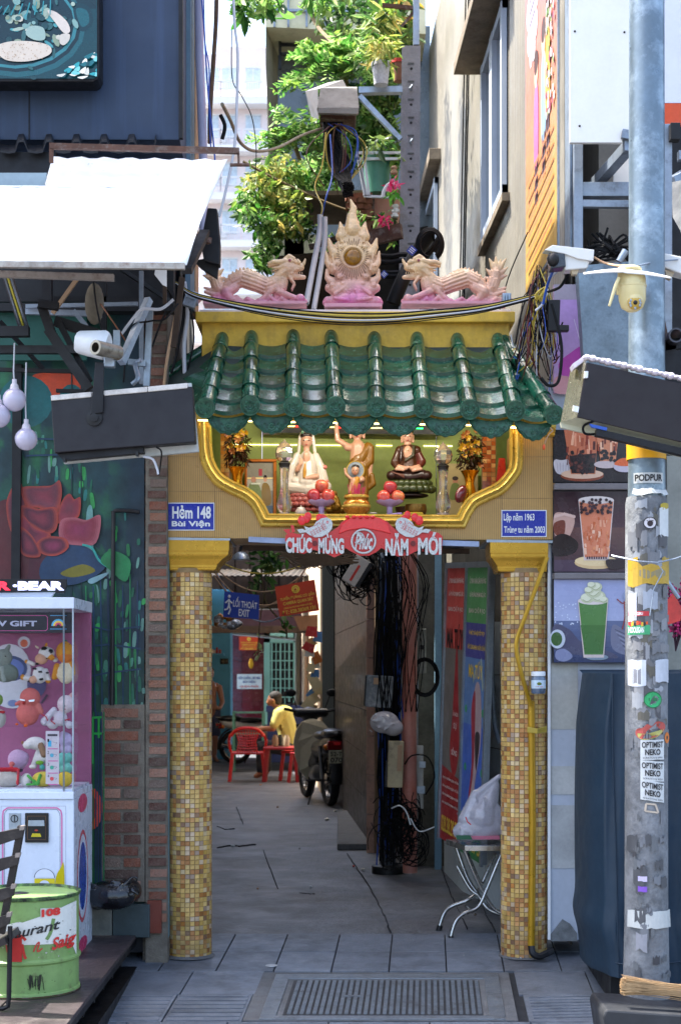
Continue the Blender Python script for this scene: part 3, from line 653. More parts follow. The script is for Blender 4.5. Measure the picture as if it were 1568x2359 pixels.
cable([(512,240,9.2),(530,275,9.6),(555,330,10.2),(590,348,10.8),(640,340,11.6),(700,310,12.4),(770,288,12.7)],.011,mat('twist','#8f8672',.8,var=.3,sc=40,bump=.8),'twisted grey cable swooping from the corner to the meter boxes')
cable([(508,265,9.3),(518,290,9.3),(512,320,9.3)],.012,m_cab,'black cable joint stub beside the twisted grey cable')
# ================================================================ right building with metal siding
def SWp(Y,z,off=0):return Vector((1.5756-.0278*Y-off,Y,z))
m_sid=mat('siding','#9c978c',.42,metal=.35,var=.12,sc=2,streak=('#a59c8c',.3))
rb=thing('metal_clad_building','cream metal clad building with hooded windows right of the alley','building',(1.8,12,0))
for k in range(14):
 Ya=9.22+k*1.0;b=MB();vs=[];n=12
 for i in range(n+1):
  for q,off in((0,0),(.35,.012),(.5,.012),(.85,0)):
   if i==n and q:continue
   Y=Ya+(i+q)/n*.995;vs.append((Y,off))
 V=[SWp(Y,z,off)for z in(2.45,9)for Y,off in vs];m_=len(vs)
 b.add(V,[(i,i+1,m_+i+1,m_+i)for i in range(m_-1)]);b.obj('siding_panel',m_sid,rb)
b=MB();b.add([SWp(9.25,0,-.05),SWp(23.3,0,-.05),SWp(23.3,9,-.05),SWp(9.25,9,-.05)],[(0,1,2,3)]);b.box((3.45,17,4.5),(3.6,14,9));b.obj('core_wall',mat('rcore','#8a857c',.85),rb)
m_conc2=mat('hood','#84796a',.85,var=.3,sc=8,bump=.5,dirt=('#5a4636',.4,6))
def hood(Ya,Yb,z,out,th=.09):
 b=MB();b.prism([SWp(Ya,z),SWp(Yb,z),SWp(Yb,z,out),SWp(Ya,z,out)],(0,0,th));b.obj('window_hood',m_conc2,rb,bev=.005)
m_wf=mat('winframe','#b9c6d8',.4,var=.05);m_glass=mat('glass_dark','#1d2a30',.06,var=.1,metal=.0,spec=1,coat=1)
def sidewin(Ya,Yb,z0,z1,nm,parent,n=2):
 b=MB();b.prism([SWp(Ya,z0,.02),SWp(Yb,z0,.02),SWp(Yb,z1,.02),SWp(Ya,z1,.02)],(.03,0,0));w=b.obj(nm,m_glass,parent)
 for i in range(n):
  a,c=Ya+(Yb-Ya)*i/n,Ya+(Yb-Ya)*(i+1)/n;t=.07
  for(p0,p1)in(((a,z0),(a,z1)),((c-t*1.2,z0),(c-t*1.2,z1))):b=MB();b.prism([SWp(p0[0],z0,.06),SWp(p0[0]+t*1.2,z0,.06),SWp(p0[0]+t*1.2,z1,.06),SWp(p0[0],z1,.06)],(.05,0,0));b.obj('frame',m_wf,w)
  for zz in(z0,z1-t):b=MB();b.prism([SWp(a,zz,.055),SWp(c,zz,.055),SWp(c,zz+t,.055),SWp(a,zz+t,.055)],(.04,0,0));b.obj('frame',m_wf,w)
 return w
hood(11.35,13.35,6.72,.24);sidewin(11.6,12.95,5.17,6.62,'window',rb)
b=MB();b.prism([SWp(11.5,5.09),SWp(13.05,5.09),SWp(13.05,5.09,.07),SWp(11.5,5.09,.07)],(0,0,.06));b.obj('window_sill',m_conc2,rb)
hood(17.0,19.4,7.2,.14,.12);sidewin(17.3,19.0,5.4,7.1,'window',rb,1)
for(ya,yo)in((13.6,0),(13.75,3),(14.0,6)):
 b=MB();b.tube([SWp(ya,9,.04),SWp(ya+.3,6.5,.06),SWp(ya+.7,5,.05),SWp(ya+.9,3.4,.05)],.007,5);tag(b.obj('cable',m_cab),['thin black cable down the cream siding, leftmost of three','thin black cable down the cream siding, middle of three','thin black cable down the cream siding, rightmost of three'][(6-yo)//3],'cable','cables down the siding')
cable([(1215,535,9.8),(1170,640,9.8),(1140,760,9.7),(1125,800,9.6)],.004,m_cab,'thin black cable slanting from the pink banner to the roof’s right end')
cable([(1222,655,9.4),(1200,720,9.3),(1185,800,9.2)],.006,m_cab,'black cable from the banner’s lower corner down behind the roof')
m_aw=mat('alleywallR','#c6d0d2',.6,var=.12,sc=4,bump=.35,bsc=18,dirt=('#6d736e',.25,4));m_aw2=mat('stonegrime','#6d6a5e',.85,var=.35,sc=4,dirt=('#3a382f',.45,3),streak=('#33322c',.4))
aw=thing('alley_wall','pale grey plaster wall with grimy stone above, inside the alley right','wall',(.95,11,0))
pts=[(1.30,9.55),(1.09,9.9),(1.07,10.56),(.90,11.55),(.84,12.7)]
zt1=lambda Y:CAMH+(1548-1432)*Y/3600
b=MB();b2=MB()
for(xa,ya),(xb,yb)in zip(pts[:-1],pts[1:]):
 b.add([(xa,ya,-.05),(xb,yb,-.05),(xb,yb,zt1(yb)),(xa,ya,zt1(ya))],[(0,1,2,3)])
 o_=.02;b2.add([(xa+o_,ya,1.8),(xb+o_,yb,1.8),(xb+o_,yb,3.0),(xa+o_,ya,3.0)],[(0,1,2,3)])
b.box((1.2,12,1),(.3,2,2));b.obj('plaster',m_aw,aw);b2.obj('stone_band',m_aw2,aw)
for z in(.55,1.1,1.6):
 b=MB()
 for(xa,ya),(xb,yb)in zip(pts[1:-1],pts[2:]):b.beam((xa-.001,ya,z),(xb-.001,yb,z),.005)
 b.obj('joint_line',m_aw2,aw)
b=MB();b.box((.80,12.85,1.3),(.055,.06,2.75));b.obj('corner_board',mat('bluecorner','#6f93a8',.6,var=.2),aw)
b=MB();b.box((.72,13.3,1.5),(.3,.5,3));b.obj('dark_recess_wall',m_aw2,aw)
sh=thing('shop_wall','brown rendered shop wall with a pink tiled edge behind the cable pole','wall',(.5,14,0))
m_brown=mat('brownwall','#6e5840',.8,var=.3,sc=5,dirt=('#41382e',.4,4));m_pinkt=mat('pinktile','#a8806c',.45,var=.2,dirt=('#5a4a42',.4,8))
b=MB();b.box((.62,14.3,1.6),(.62,.6,3.2));b.obj('wall',m_brown,sh)
for k in range(9):b=MB();b.box((.268,14.02,.17+k*.35),(.07,.05,.344));b.obj('edge_tile',m_pinkt,sh,bev=.003)
b=MB();b.box((.55,13.99,.15),(.5,.03,.3));b.obj('skirting',m_brown,sh)
m_mtile=mat('browntile','#1c1210',.45,var=.25,sc=5,coat=.1);mw=thing('tiled_wall','dark reddish brown tiled wall behind the parked cream motorbike','wall',(.1,17,0))
A,B_=Vector((.262,14.35,0)),Vector((-.07,20,0));u=(B_-A).normalized();nrm=Vector((-u.y,u.x,0))
b=MB();b.prism([A-nrm*.02+Vector((0,0,-.05)),B_-nrm*.02+Vector((0,0,-.05)),B_-nrm*.02+Vector((0,0,3.4)),A-nrm*.02+Vector((0,0,3.4))],(.6,.02,0));b.obj('backing',m_black,mw)
tb=MB();
for i in range(11):
 for k in range(8):
  a=A+u*(i*.515);c=A+u*((i+1)*.515-.006);z0,z1=k*.42+.003,(k+1)*.42-.003;b=MB();n_=nrm*.008
  b.prism([a+Vector((0,0,z0)),c+Vector((0,0,z0)),c+Vector((0,0,z1)),a+Vector((0,0,z1))],-nrm*.012);b.obj('wall_tile',m_mtile,mw)
b=MB();b.box((.12,15.9,.03),(.3,3.4,.06));tag(b.obj('door_step',m_conc,None,bev=.01),'low grimy concrete step running under the brown tiled wall','step')
gp=thing('granite_pillar','speckled grey granite pillar beyond the cream motorbike','pillar',(-.16,20.4,0))
b=MB();b.box((W(755,0,20.4).x,20.6,1.7),(.15,.4,3.5));b.obj('shaft',mat('granite','#5d625f',.35,var=.5,sc=90),gp,bev=.004)
b=MB();b.box((W(770,0,20.4).x,20.65,1.7),(.05,.4,3.5));b.obj('recess_shade_strip',m_black,gp)  # black strip stands in for the shaded recess beside the pillar
cw=thing('cream_wall','cream painted wall with a downpipe deep in the alley','wall',(-.5,25,0))
m_cream=mat('creamwall','#c9b49a',.75,var=.15,dirt=('#8a7660',.3,3))
b=MB();b.prism([(-.27,21,-.05),(-.74,30,-.05),(-.74,30,3.4),(-.27,21,3.4)],(.5,0,0));b.obj('wall',m_cream,cw)
b=MB();b.tube([W(686,1450,29.5),W(684,1735,29.5)],.05,10);b.obj('downpipe',mat('downp','#a8a496',.5),cw)
b=MB();b.tube([W(706,1455,26),W(704,1625,26)],.03,8);b.obj('wooden_pole',m_tan,cw)
eh=thing('maroon_tiled_house','maroon tiled house front with green barred door closing the alley','house',(-1.5,31,0))
m_mar=mat('maroontile','#5a1622',.25,var=.2,coat=.4,rnd=.2);YH=31
b=MB();b.box((W(590,0,YH).x,YH+.3,2.6),(2.2,.5,5.4));b.obj('wall',mat('darkgrout','#3a1c20',.8),eh)
for i in range(3):
 for k in range(9):
  x0,x1=532+i*25.6,532+(i+1)*25.6-.8;y0=1462+k*31;b=MB();b.px([(x0,y0),(x1,y0),(x1,y0+30.2),(x0,y0+30.2)],YH,.04);b.obj('wall_tile',m_mar,eh)
m_grn=mat('greenframe','#7fa895',.5,var=.1)
dd=MB();dd.px([(622,1478),(676,1478),(676,1745),(622,1745)],YH-.0,.03)
m_lace=mat('lace','#33302f',.6,var=.9,sc=9);m_lace.node_tree.nodes
do=dd.obj('door',m_lace,eh)
for(x0,y0,x1,y1)in((608,1455,622,1745),(676,1455,682,1745),(608,1452,682,1480)):b=MB();b.px([(x0,y0),(x1,y0),(x1,y1),(x0,y1)],YH-.06,.1);b.obj('frame',m_grn,do)
for i in range(6):b=MB();b.beam(W(626+i*10,1480,YH-.04),W(626+i*10,1745,YH-.04),.018 if i%2 else .03);b.obj('bar',m_grn,do)
for k in range(9):b=MB();b.beam(W(620,1480+k*21,YH-.035),W(678,1480+k*21,YH-.035),.018 if k%2 else .026);b.obj('bar',m_grn,do)
bw=thing('blue_wall','bright sky blue painted wall at the alley’s far left','wall',(-2.4,29,0))
m_sky=mat('skybluewall','#5cb0d6',.6,var=.12,sc=2,dirt=('#4a90b0',.3,2))
b=MB();b.box((W(478,0,29).x,29.3,1.55),(W(531,0,29).x-W(425,0,29).x,.6,3.2));b.obj('wall',m_sky,bw,bev=.01)
b=MB();b.px([(480,1505),(516,1505),(516,1510),(480,1510)],28.8,.2);b.obj('shelf',m_sky,bw)
b=MB();b.px([(507,1517),(526,1517),(526,1530),(507,1530)],28.97,.02);b.obj('number_plate',m_dark,bw)
textpx('148/19',mat('bronze','#9a8a6a',.5),bw,509,1519,524,1528,28.965)
for(x,c,h)in((494,'#d8c8b0',8),(500,'#b83020',14),(507,'#c8502c',9),(489,'#e0d8cc',10)):
 b=MB();b.lathe([(0,0),(.022,0),(.024,.04),(.015,h*.008),(0,h*.008)],W(x,1505,28.85),10);tag(b.obj('offering_cup',mat('cup'+c,c,.4)),{494:'cream cup on the small blue shelf at the alley end',500:'tall red cup on the small blue shelf at the alley end',507:'orange cup on the small blue shelf at the alley end',489:'white cup at the left of the small blue shelf'}[x],'cup')
m_tin=mat('oldtin','#3a3630',.7,metal=.2,var=.4,sc=5,dirt=('#5a3f2c',.4,5));m_wood=mat('oldwood','#3d2f24',.85,var=.4,sc=4,streak=('#1f1a16',.5))
def tinroof(name,label,x0,x1,Y0,Y1,z0,z1,n=22):
 b=MB();vs=[]
 for i in range(n*2+1):
  x=x0+(x1-x0)*i/(n*2);dz=.02*(i%2)
  vs+=[(x,Y0,z0+dz),(x,Y1,z1+dz)]
 m_=[(2*i,2*i+2,2*i+3,2*i+1)for i in range(n*2)];b.add(vs,m_);b.add([(x,y,z-.02)for x,y,z in vs],[f[::-1]for f in m_]);return tag(b.obj(name,m_tin),label,'roof')
tinroof('tin_roof','old corrugated lean-to roof over the far half of the alley',-2.6,-.5,25.8,28.8,3.2,3.5)
ft=thing('timber_facade','weathered dark timber upper storey above the alley’s end','house',(-1.5,28.8,3))
b=MB();b.box((-1.4,29.4,4.0),(3.6,.6,2.4));b.obj('wall',m_wood,ft)
for i in range(12):b=MB();b.box((-2.9+i*.27,29.08,3.4),(.24,.03,1.2));b.obj('board',m_wood,ft)
b=MB();b.px([(530,1455),(682,1470),(682,1474),(530,1460)],29.5,1.2);tag(b.obj('awning_sheet',mat('awnwhite','#b8c4cc',.5)),'thin pale awning sheet above the green barred door','awning')
b=MB();b.px([(676,1420),(742,1415),(742,1450),(690,1452)],22,.15);tag(b.obj('timber_beam',mat('beamb','#6a4e3c',.8,var=.3)),'brown timber beam over the hanging snack bags','beam')
# ================================================================ left shop front: awning, frames, lamps
m_galv=mat('galvd','#8b96a3',.45,metal=.5,var=.2,dirt=('#55565a',.3,9))
YB=8.42;bb=thing('food_billboard','framed billboard of a crab dish high on the dark blue wall','billboard',W(100,80,YB))
b=MB();rr=[(-160,-120),(229,-120),(229,172),(224,183),(214,188),(-160,188)];b.px(rr,YB,.14);b.obj('case',m_dark,bb,bev=.006)
p=PR(YB-.004);p.poly([(-160,-110),(224,-110),(224,172),(218,181),(-160,181)],'#0f3e44')
RR=random.Random(9);p.grad(-150,-110,222,20,'#143e46','#0e2d34');p.ell(40,60,158,118,'#1f5a60');p.ell(38,58,150,108,'#0c2b32');p.ell(36,56,144,102,'#3a8288');p.ell(34,54,138,97,'#0d3038')
p.blob([(170,10),(205,15),(214,50),(195,72),(178,60)],'#0e353c');p.blob([(176,20),(200,24),(206,50),(192,62),(182,50)],'#1c5a60')
for i in range(90):x,y=RR.gauss(45,55),RR.gauss(55,36);p.ell(x,y,RR.uniform(4,16),RR.uniform(3,9),RR.choice(['#7fa39a','#a8b8a4','#33605f','#8b9a80','#1c4447','#c9c4b0','#4d9a9c']),8,rot=RR.uniform(0,3))
p.blob([(-10,110),(20,96),(70,95),(112,104),(118,122),(90,136),(50,142),(10,136)],'#d8c8b4');p.blob([(110,25),(130,28),(155,50),(162,72),(148,76),(130,55)],'#d8cabb');p.blob([(140,80),(160,78),(160,92),(148,104),(138,98)],'#cfc4b4');p.blob([(70,60),(100,64),(104,90),(80,92),(60,78)],'#9ab0a4')
for i in range(60):p.ell(RR.uniform(0,110),RR.uniform(98,136),1.2,1,'#b09070',6)
for i in range(26):x=RR.uniform(130,222);y=178-RR.uniform(0,(x-120)*.75);p.blob([(x,y),(min(x+RR.uniform(10,26),223),y-RR.uniform(2,14)),(min(x+12,223),y+4)],RR.choice(['#2fa0a4','#d8d4c4','#1c6a70','#7fd0cc','#f0e8d8','#0f4a50']),3)
for i in range(8):p.line([(5+i*16,14-i*2),(-10+i*18,34)],2.5,'#2a8a90')
p.obj('printed_picture',ATT('gloss',rough=.25,var=.05),bb)
b=MB();YC=8.35;top=[];n=0
for i in range(9):
 x=-42+i*63.5;top+=[(x,349),(x+14,347),(x+22,323),(x+34,322),(x+44,346)]
top=[(max(min(x,360),-60),y)for x,y in top];vs=[W(x,y,YC)for x,y in top]+[W(x,y+5,YC)for x,y in top]+[W(x,y-14,8.6)for x,y in top];k=len(top)
b.add(vs,[(i,i+1,k+i+1,k+i)for i in range(k-1)]+[(i,2*k+i,2*k+i+1,i+1)for i in range(k-1)]);tag(b.obj('corrugated_roof',m_dark),'black corrugated roof edge below the dark blue wall','roof')
b=MB();b.px([(-60,350),(130,350),(130,402),(-60,402)],8.4,.15);b.obj('gap_shade_sheet',m_dark,lb)  # dark sheet paints the shaded gap below the corrugated roof
sf=thing('steel_frame','rusty steel beam frame carrying the white awning sheet','frame',W(330,335,8.1))
b=MB();b.beam(W(117,337,8.1),W(551,348,8.1),.028);b.obj('rusty_beam',m_rust,sf)
b=MB();b.beam(W(119,330,8.1),W(119,375,8.1),.02);b.obj('post',m_rust,sf);b=MB();b.tube([W(549,348,8.1),W(550,382,8.1)],.006,6);b.tube([W(530,380,8.1),W(575,380,8.1)],.009,6);b.obj('bolt_rod',m_rust,sf)
aw_=thing('awning','large blank white sheet awning blazing in the sun at left','awning',W(250,480,7.8))
Yt,Yb_=8.25,7.35
b=MB();nX,nZ=24,8;vs=[]
def awp(i,j):
 t=j/nZ;yt=362+6*i/nX;yb=607;xl_=[(122,0),(100,.28),(-80,.30),(-80,1)]
 x_l=122-22*(t/.28)if t<.28 else-80
 xr_=524+(430-524)*t+8*math.sin(t*PI)*-1;x=(122-20*t/.28 if t<.28 else-80);x=x+(xr_-x)*i/nX
 return W(x,yt+(yb-yt)*t,Yt+(Yb_-Yt)*t)+Vector((0,.012*math.sin(i*.9)*t,.006*math.sin(i*1.7+j)))
vs=[awp(i,j)for j in range(nZ+1)for i in range(nX+1)]
vs=[];rowsT=[0,.1,.2,.279,.281,.4,.6,.8,1]
for t in rowsT:
 for i in range(nX+1):
  xl_=122-20*t/.28 if t<.28 else-80;xr_=524-94*t-6*math.sin(t*PI);x=xl_+(xr_-xl_)*i/nX;yt=362+6*(x-122)/400
  vs.append(W(x,yt+(608-yt)*t,Yt+(Yb_-Yt)*t)+Vector((0,.006*math.sin(x*.05)*t,.006*math.sin(x*.11+t*3))))
b.add(vs,[(j*(nX+1)+i,(j+1)*(nX+1)+i,(j+1)*(nX+1)+i+1,j*(nX+1)+i+1)for j in range(8)for i in range(nX)],True);o=b.obj('sheet',m_white2,aw_,angle=1.2)
sd=o.modifiers.new('thick','SOLIDIFY');sd.thickness=.006;sd.offset=-1
b=MB();b.px([(-80,398),(108,398),(104,432),(-80,434)],8.1,.02);b.obj('upper_sheet',mat('sheet_shaded','#8fa3ad',.5),aw_)  # same white sheet, its weaker light put into a grey colour
b=MB();b.beam(W(-80,609,7.33),W(426,614,7.33),.028);b.obj('edge_angle',mat('rustwhite','#a8a39a',.6,metal=.2,var=.3,sc=14,dirt=('#6b4a38',.5,18)),aw_)
b=MB();b.beam(W(-80,629,7.5),W(263,640,7.5),.03);b.obj('lower_rail',mat('rail2','#8f8780',.6,var=.3,dirt=('#5b4034',.3,12)),aw_)
b=MB();b.px([(358,620),(384,620),(384,660),(374,655),(356,632)],7.6,.01);b.obj('torn_flap',m_white2,aw_)
aw2=thing('awning_motor','black retractable awning arm hanging at the white sheet’s right edge','awning arm',W(490,570,8.2))
b=MB();b.px([(478,478),(500,480),(507,560),(506,610),(470,600),(462,560)],8.25,.08);b.obj('housing',m_dark,aw2,bev=.006)
b=MB();b.beam(W(430,625,7.7),W(472,535,8.2),.05,.03);b.obj('arm',m_black,aw2);b=MB();b.beam(W(455,545,8.15),W(484,556,8.2),.03);b.obj('bracket',m_rust,aw2)
b=MB();b.px([(448,600),(505,590),(500,640),(462,615)],8.3,.05);b.obj('end_plate',m_black,aw2)
uf=thing('canopy_frame','tangle of dark steel struts under the white awning','frame',W(200,760,8.2))
for pts,w_,m_ in((((-60,690,8.6),(330,690,8.6)),.03,m_dark),(((-60,766,7.9),(68,764,7.9)),.05,m_dark),(((-60,806,8.0),(190,806,8.0)),.04,m_black),(((-60,850,8.3),(180,856,8.3)),.02,m_black),(((97,706,8.0),(120,770,8.0)),.045,m_black),(((112,760,8.0),(206,897,8.0)),.05,m_black),(((90,700,7.95),(135,706,7.95)),.04,m_dark),(((128,740,8.1),(225,770,8.1)),.05,m_dark),(((135,740,8.05),(208,880,8.05)),.03,m_dark),(((326,625,8.3),(326,885,8.3)),.022,m_galv),(((318,700,8.4),(60,706,8.4)),.02,m_galv),(((60,718,8.45),(235,724,8.45)),.03,m_galv),(((180,640,8.2),(122,722,8.2)),.02,m_tan),(((170,716,8.3),(200,752,8.3)),.025,m_galv),(((343,690,8.1),(280,836,7.9)),.034,m_silver),(((346,715,8.15),(338,890,8.15)),.032,m_silver),(((270,762,8.0),(270,830,8.0)),.034,m_silver),(((296,834,8.1),(336,838,8.1)),.03,m_silver),(((110,640,8.5),(110,705,8.5)),.05,m_dark),(((380,640,8.5),(380,700,8.5)),.02,m_wood),(((240,640,8.6),(240,830,8.6)),.03,m_dark),(((0,740,8.2),(100,850,8.3)),.02,m_dark),(((250,600,8.4),(400,700,8.6)),.02,m_dark),(((130,900,8.7),(330,905,8.7)),.02,m_dark),(((420,640,8.6),(400,800,8.6)),.03,m_wood)):
 b=MB();b.beam(W(*pts[0]),W(*pts[1]),w_);b.obj('strut',m_,uf)
m_tealbk=mat('tealboard','#0f4a40',.5)
b=MB();b.px([(0,715),(200,715),(200,830),(0,830)],8.85,.02);b.obj('back_board',m_tealbk,uf)
b=MB();b.px([(-60,600),(400,600),(400,716),(-60,716)],8.8,.1);b.obj('back_board',m_black,uf)
b=MB();b.ball(W(218,700,8.1),(.05,.04,.11),12,8);tag(b.obj('cloth_bundle',mat('bundle','#6b6355',.9,var=.3)),'grey cloth bundle tied up under the awning frame','bundle')
bt=thing('strip_light','silver batten with a yellow stripe hanging at the top left','strip light',W(35,700,7.9));
b=MB();b.beam(W(17,633,7.7),W(58,762,8.0),.05,.02);b.obj('batten',mat('batten','#5a5a60',.4,metal=.5),bt)
for k,c in((-1,m_silver),(0,mat('stripey','#c9c04a',.5)),(1,m_silver)):b=MB();b.beam(W(17+k*7,633,7.66),W(58+k*7,762,7.96),.008,.012);b.obj('strip',c,bt)
for x,y,r_,yt,lab in((34,921,27,790,'upper right of the three white globe lamps at the left edge'),(-3,958,28,640,'white globe lamp cut off by the left edge of the picture'),(61,1012,26,835,'lowest of the three white globe lamps, above the painted rose')):
 t=thing('globe_lamp',lab,'lamp',W(x,y,7.9),'globe lamps hanging from the canopy');c=W(x,y,7.9)
 b=MB();b.ball(c,r_*7.9/3600,24,16);b.obj('globe',mat('globe','#b9b4c8',.22,var=.05,coat=.6),t)
 b=MB();b.lathe([(.024,0),(.02,.02),(.012,.03),(.012,.05)],c+Vector((0,0,r_*7.9/3600-.006)),12);b.obj('collar',mat('collar','#c9c4cc',.5),t)
 b=MB();b.tube([c+Vector((0,0,.07)),W(x-2,(y+yt)/2,7.9),W(x,yt,7.9)],.004,6);b.obj('flex',m_cabw,t)
YS=7.6;ls=thing('screen_box','black tilted sign box on a bracket left of the gate','sign box',W(290,980,YS))
b=MB();b.px([(117,912),(441,882),(458,1040),(148,1068)],YS+.04,.03);b.obj('white_backing',mat('bk','#b5b9b6',.5),ls)
b=MB();b.px([(117.5,919),(443,890),(449.5,1018),(126,1043)],YS-.05,.09);b.obj('case',mat('screenblk','#17161c',.55,var=.1),ls,bev=.004)
b=MB();b.px([(132,1046),(330,1028),(331,1043),(146,1060)],YS-.02,.06);b.obj('lower_ledge',m_dark,ls)
for x0,x1 in((118,211),(240,340),(341,432)):
 yy=lambda x:911-(x-117)*.092;b=MB();b.px([(x0,yy(x0)),(x1,yy(x1)),(x1,yy(x1)+12),(x0,yy(x0)+12)],YS-.056,.1);b.obj('foam_edge',mat('foam','#c9c4bd',.7,var=.25,sc=25),ls,bev=.003)
b=MB();b.px([(220,833),(240,836),(238,950),(208,955),(211,930)],YS-.07,.012);b.obj('bracket_arm',m_dark,ls,bev=.003)
b=MB();c=W(218,963,YS-.055);b.lathe([(.038,0),(.038,.006),(.02,.008),(.02,.015),(0,.016)],c,18,M=Matrix.Rotation(PI/2,3,'X'));b.obj('bracket_boss',m_black,ls)
for x,y in((150,1060),(317,1046)):b=MB();b.box(W(x,y,YS-.02),(.012,.04,.02));b.obj('foot',m_black,ls)
cable([(330,1052,YS),(352,1058,YS),(362,1080,YS),(365,1093,YS)],.006,m_cabw,'short white cable end hanging under the tilted sign box')
cable([(360,1030,YS-.04),(372,1040,YS-.04),(370,1070,YS),(366,1095,YS)],.004,m_cab,'short black cable hanging under the tilted sign box')
cc=thing('security_camera','white camera and steel pipe stub above the black sign box','camera',W(215,790,7.6))
b=MB();b.tube([W(184,805,7.7),W(192,790,7.66),W(240,795,7.6),W(248,797,7.6)],[.03,.06,.072,.06],16);b.obj('body',m_white,cc);b=MB();b.px([(240,765),(249,762),(247,822),(238,818)],7.57,.08);b.obj('backplate',m_white,cc,bev=.004)
b=MB();b.lathe([(.024,0),(.036,0),(.036,.16),(.024,.16)],W(220,800,7.45),16,M=Matrix.Rotation(-.6,3,'Z')@Matrix.Rotation(-PI/2,3,'X'));b.obj('pipe_stub',mat('pipesteel','#8a8478',.35,metal=.8,dirt=('#4a3f30',.3,20)),cc)
b=MB();b.box(W(253,835,7.6),(.05,.05,.05));b.obj('clamp',m_silver,cc,bev=.004)
for pts,r_,m_,lab in(([(215,640,8),(222,700,8),(235,760,7.8),(243,770,7.7)],.005,m_cab,'black cable dropping to the camera under the awning'),([(225,690,8.1),(260,740,8),(300,800,8)],.004,mat('cabo','#7a4a2a',.5),'brown cable slanting behind the camera under the awning'),([(400,690,8),(370,712,8),(330,712,8),(310,730,8),(280,770,8)],.008,m_cabw,'pale cable crossing the silver strut under the awning'),([(410,700,8.1),(380,735,8),(345,740,8),(300,760,8),(285,880,7.9)],.005,m_cab,'dark cable arching below the pale one under the awning'),([(325,830,7.9),(312,840,7.9),(318,870,7.8),(305,885,7.8)],.012,m_galv,'grey conduit bend above the sign box’s right half')):
 cable(pts,r_,m_,lab)
mc_y=mat('cableyellow','#b09a3a',.5)
for i,(dy,dx,m_,lab)in enumerate(((0,0,m_cab,'topmost black cable of the bundle slung before the gate cornice'),(5,3,mc_y,'dull yellow cable in the bundle slung before the gate cornice'),(9,6,m_cab,'second black cable of the bundle slung before the gate cornice'),(14,-4,m_cabw,'grey cable in the bundle slung before the gate cornice'),(19,8,m_cab,'lowest sagging black cable before the gate cornice'),(24,0,m_cab,'loose black cable dipping under the gate cornice'))):
 cable([(405,648+dy*.3,8.7),(440,672+dy*.4,8.72),(500,688+dy*.5,8.75),(600,705+dy*.8,8.78),(700,716+dy,8.8),(800,722+dy*1.1,8.8),(900,722+dy,8.8),(1000,714+dy*.9,8.8),(1100,705+dy*.7,8.78),(1180,690+dy*.5,8.75),(1235,676+dy*.4,8.7),(1262,668,8.65)],.0048 if i<5 else .003,m_,lab,group=None)
# ================================================================ right side
m_panel=mat('creampanel','#e2e1dc',.45,var=.05)
rf=thing('milk_tea_shop','pale shop front with drink posters right of the gate','shop',(1.8,9,0))
b=MB();b.px([(1262,880),(1450,880),(1450,2165),(1262,2165)],9.05,.4);b.obj('front_wall',mat('shopwall','#a3acba',.6,var=.12,sc=3,dirt=('#7f8894',.2,3)),rf)
for(y0,y1,c)in((1527,1680,'#a8aaa6'),(1765,1830,'#a5a8a8'),(1855,2000,'#a0a4a6')):b=MB();b.px([(1268,y0),(1330,y0),(1330,y1),(1268,y1)],9.046,.01);b.obj('paint_patch',mat('ptc'+c,c,.7,var=.2),rf)
b=MB();b.px([(1261,1245),(1267,1245),(1267,2165),(1261,2165)],9.03,.03);b.obj('edge_trim',m_white,rf)
b=MB();b.px([(1266,2155),(1295,2118),(1312,2128),(1328,2150),(1328,2168),(1266,2168)],9.04,.02);b.obj('grime_patch',mat('grimep','#6b6f72',.9,var=.4,sc=20),rf)
b=MB();b.box((3.3,9.9,1.7),(2.7,.5,9.0));b.obj('inner_wall',m_dark,rf)
b=MB();b.px([(1535,1050),(1640,1050),(1640,1600),(1535,1600)],9.35,.05);b.obj('inner_panel',mat('innp','#8a8c84',.7),rf)
def poster(y0,y1,label,draw):
 t=thing('drink_poster',label,'poster',W(1360,(y0+y1)/2,9.0));b=MB();b.px([(1273,y0),(1460,y0),(1460,y1),(1273,y1)],8.985,.05);b.obj('frame',m_dark,t)
 p=PR(8.983);draw(p);p.obj('printed_picture',ATT('gloss',rough=.25,var=.05),t);return t
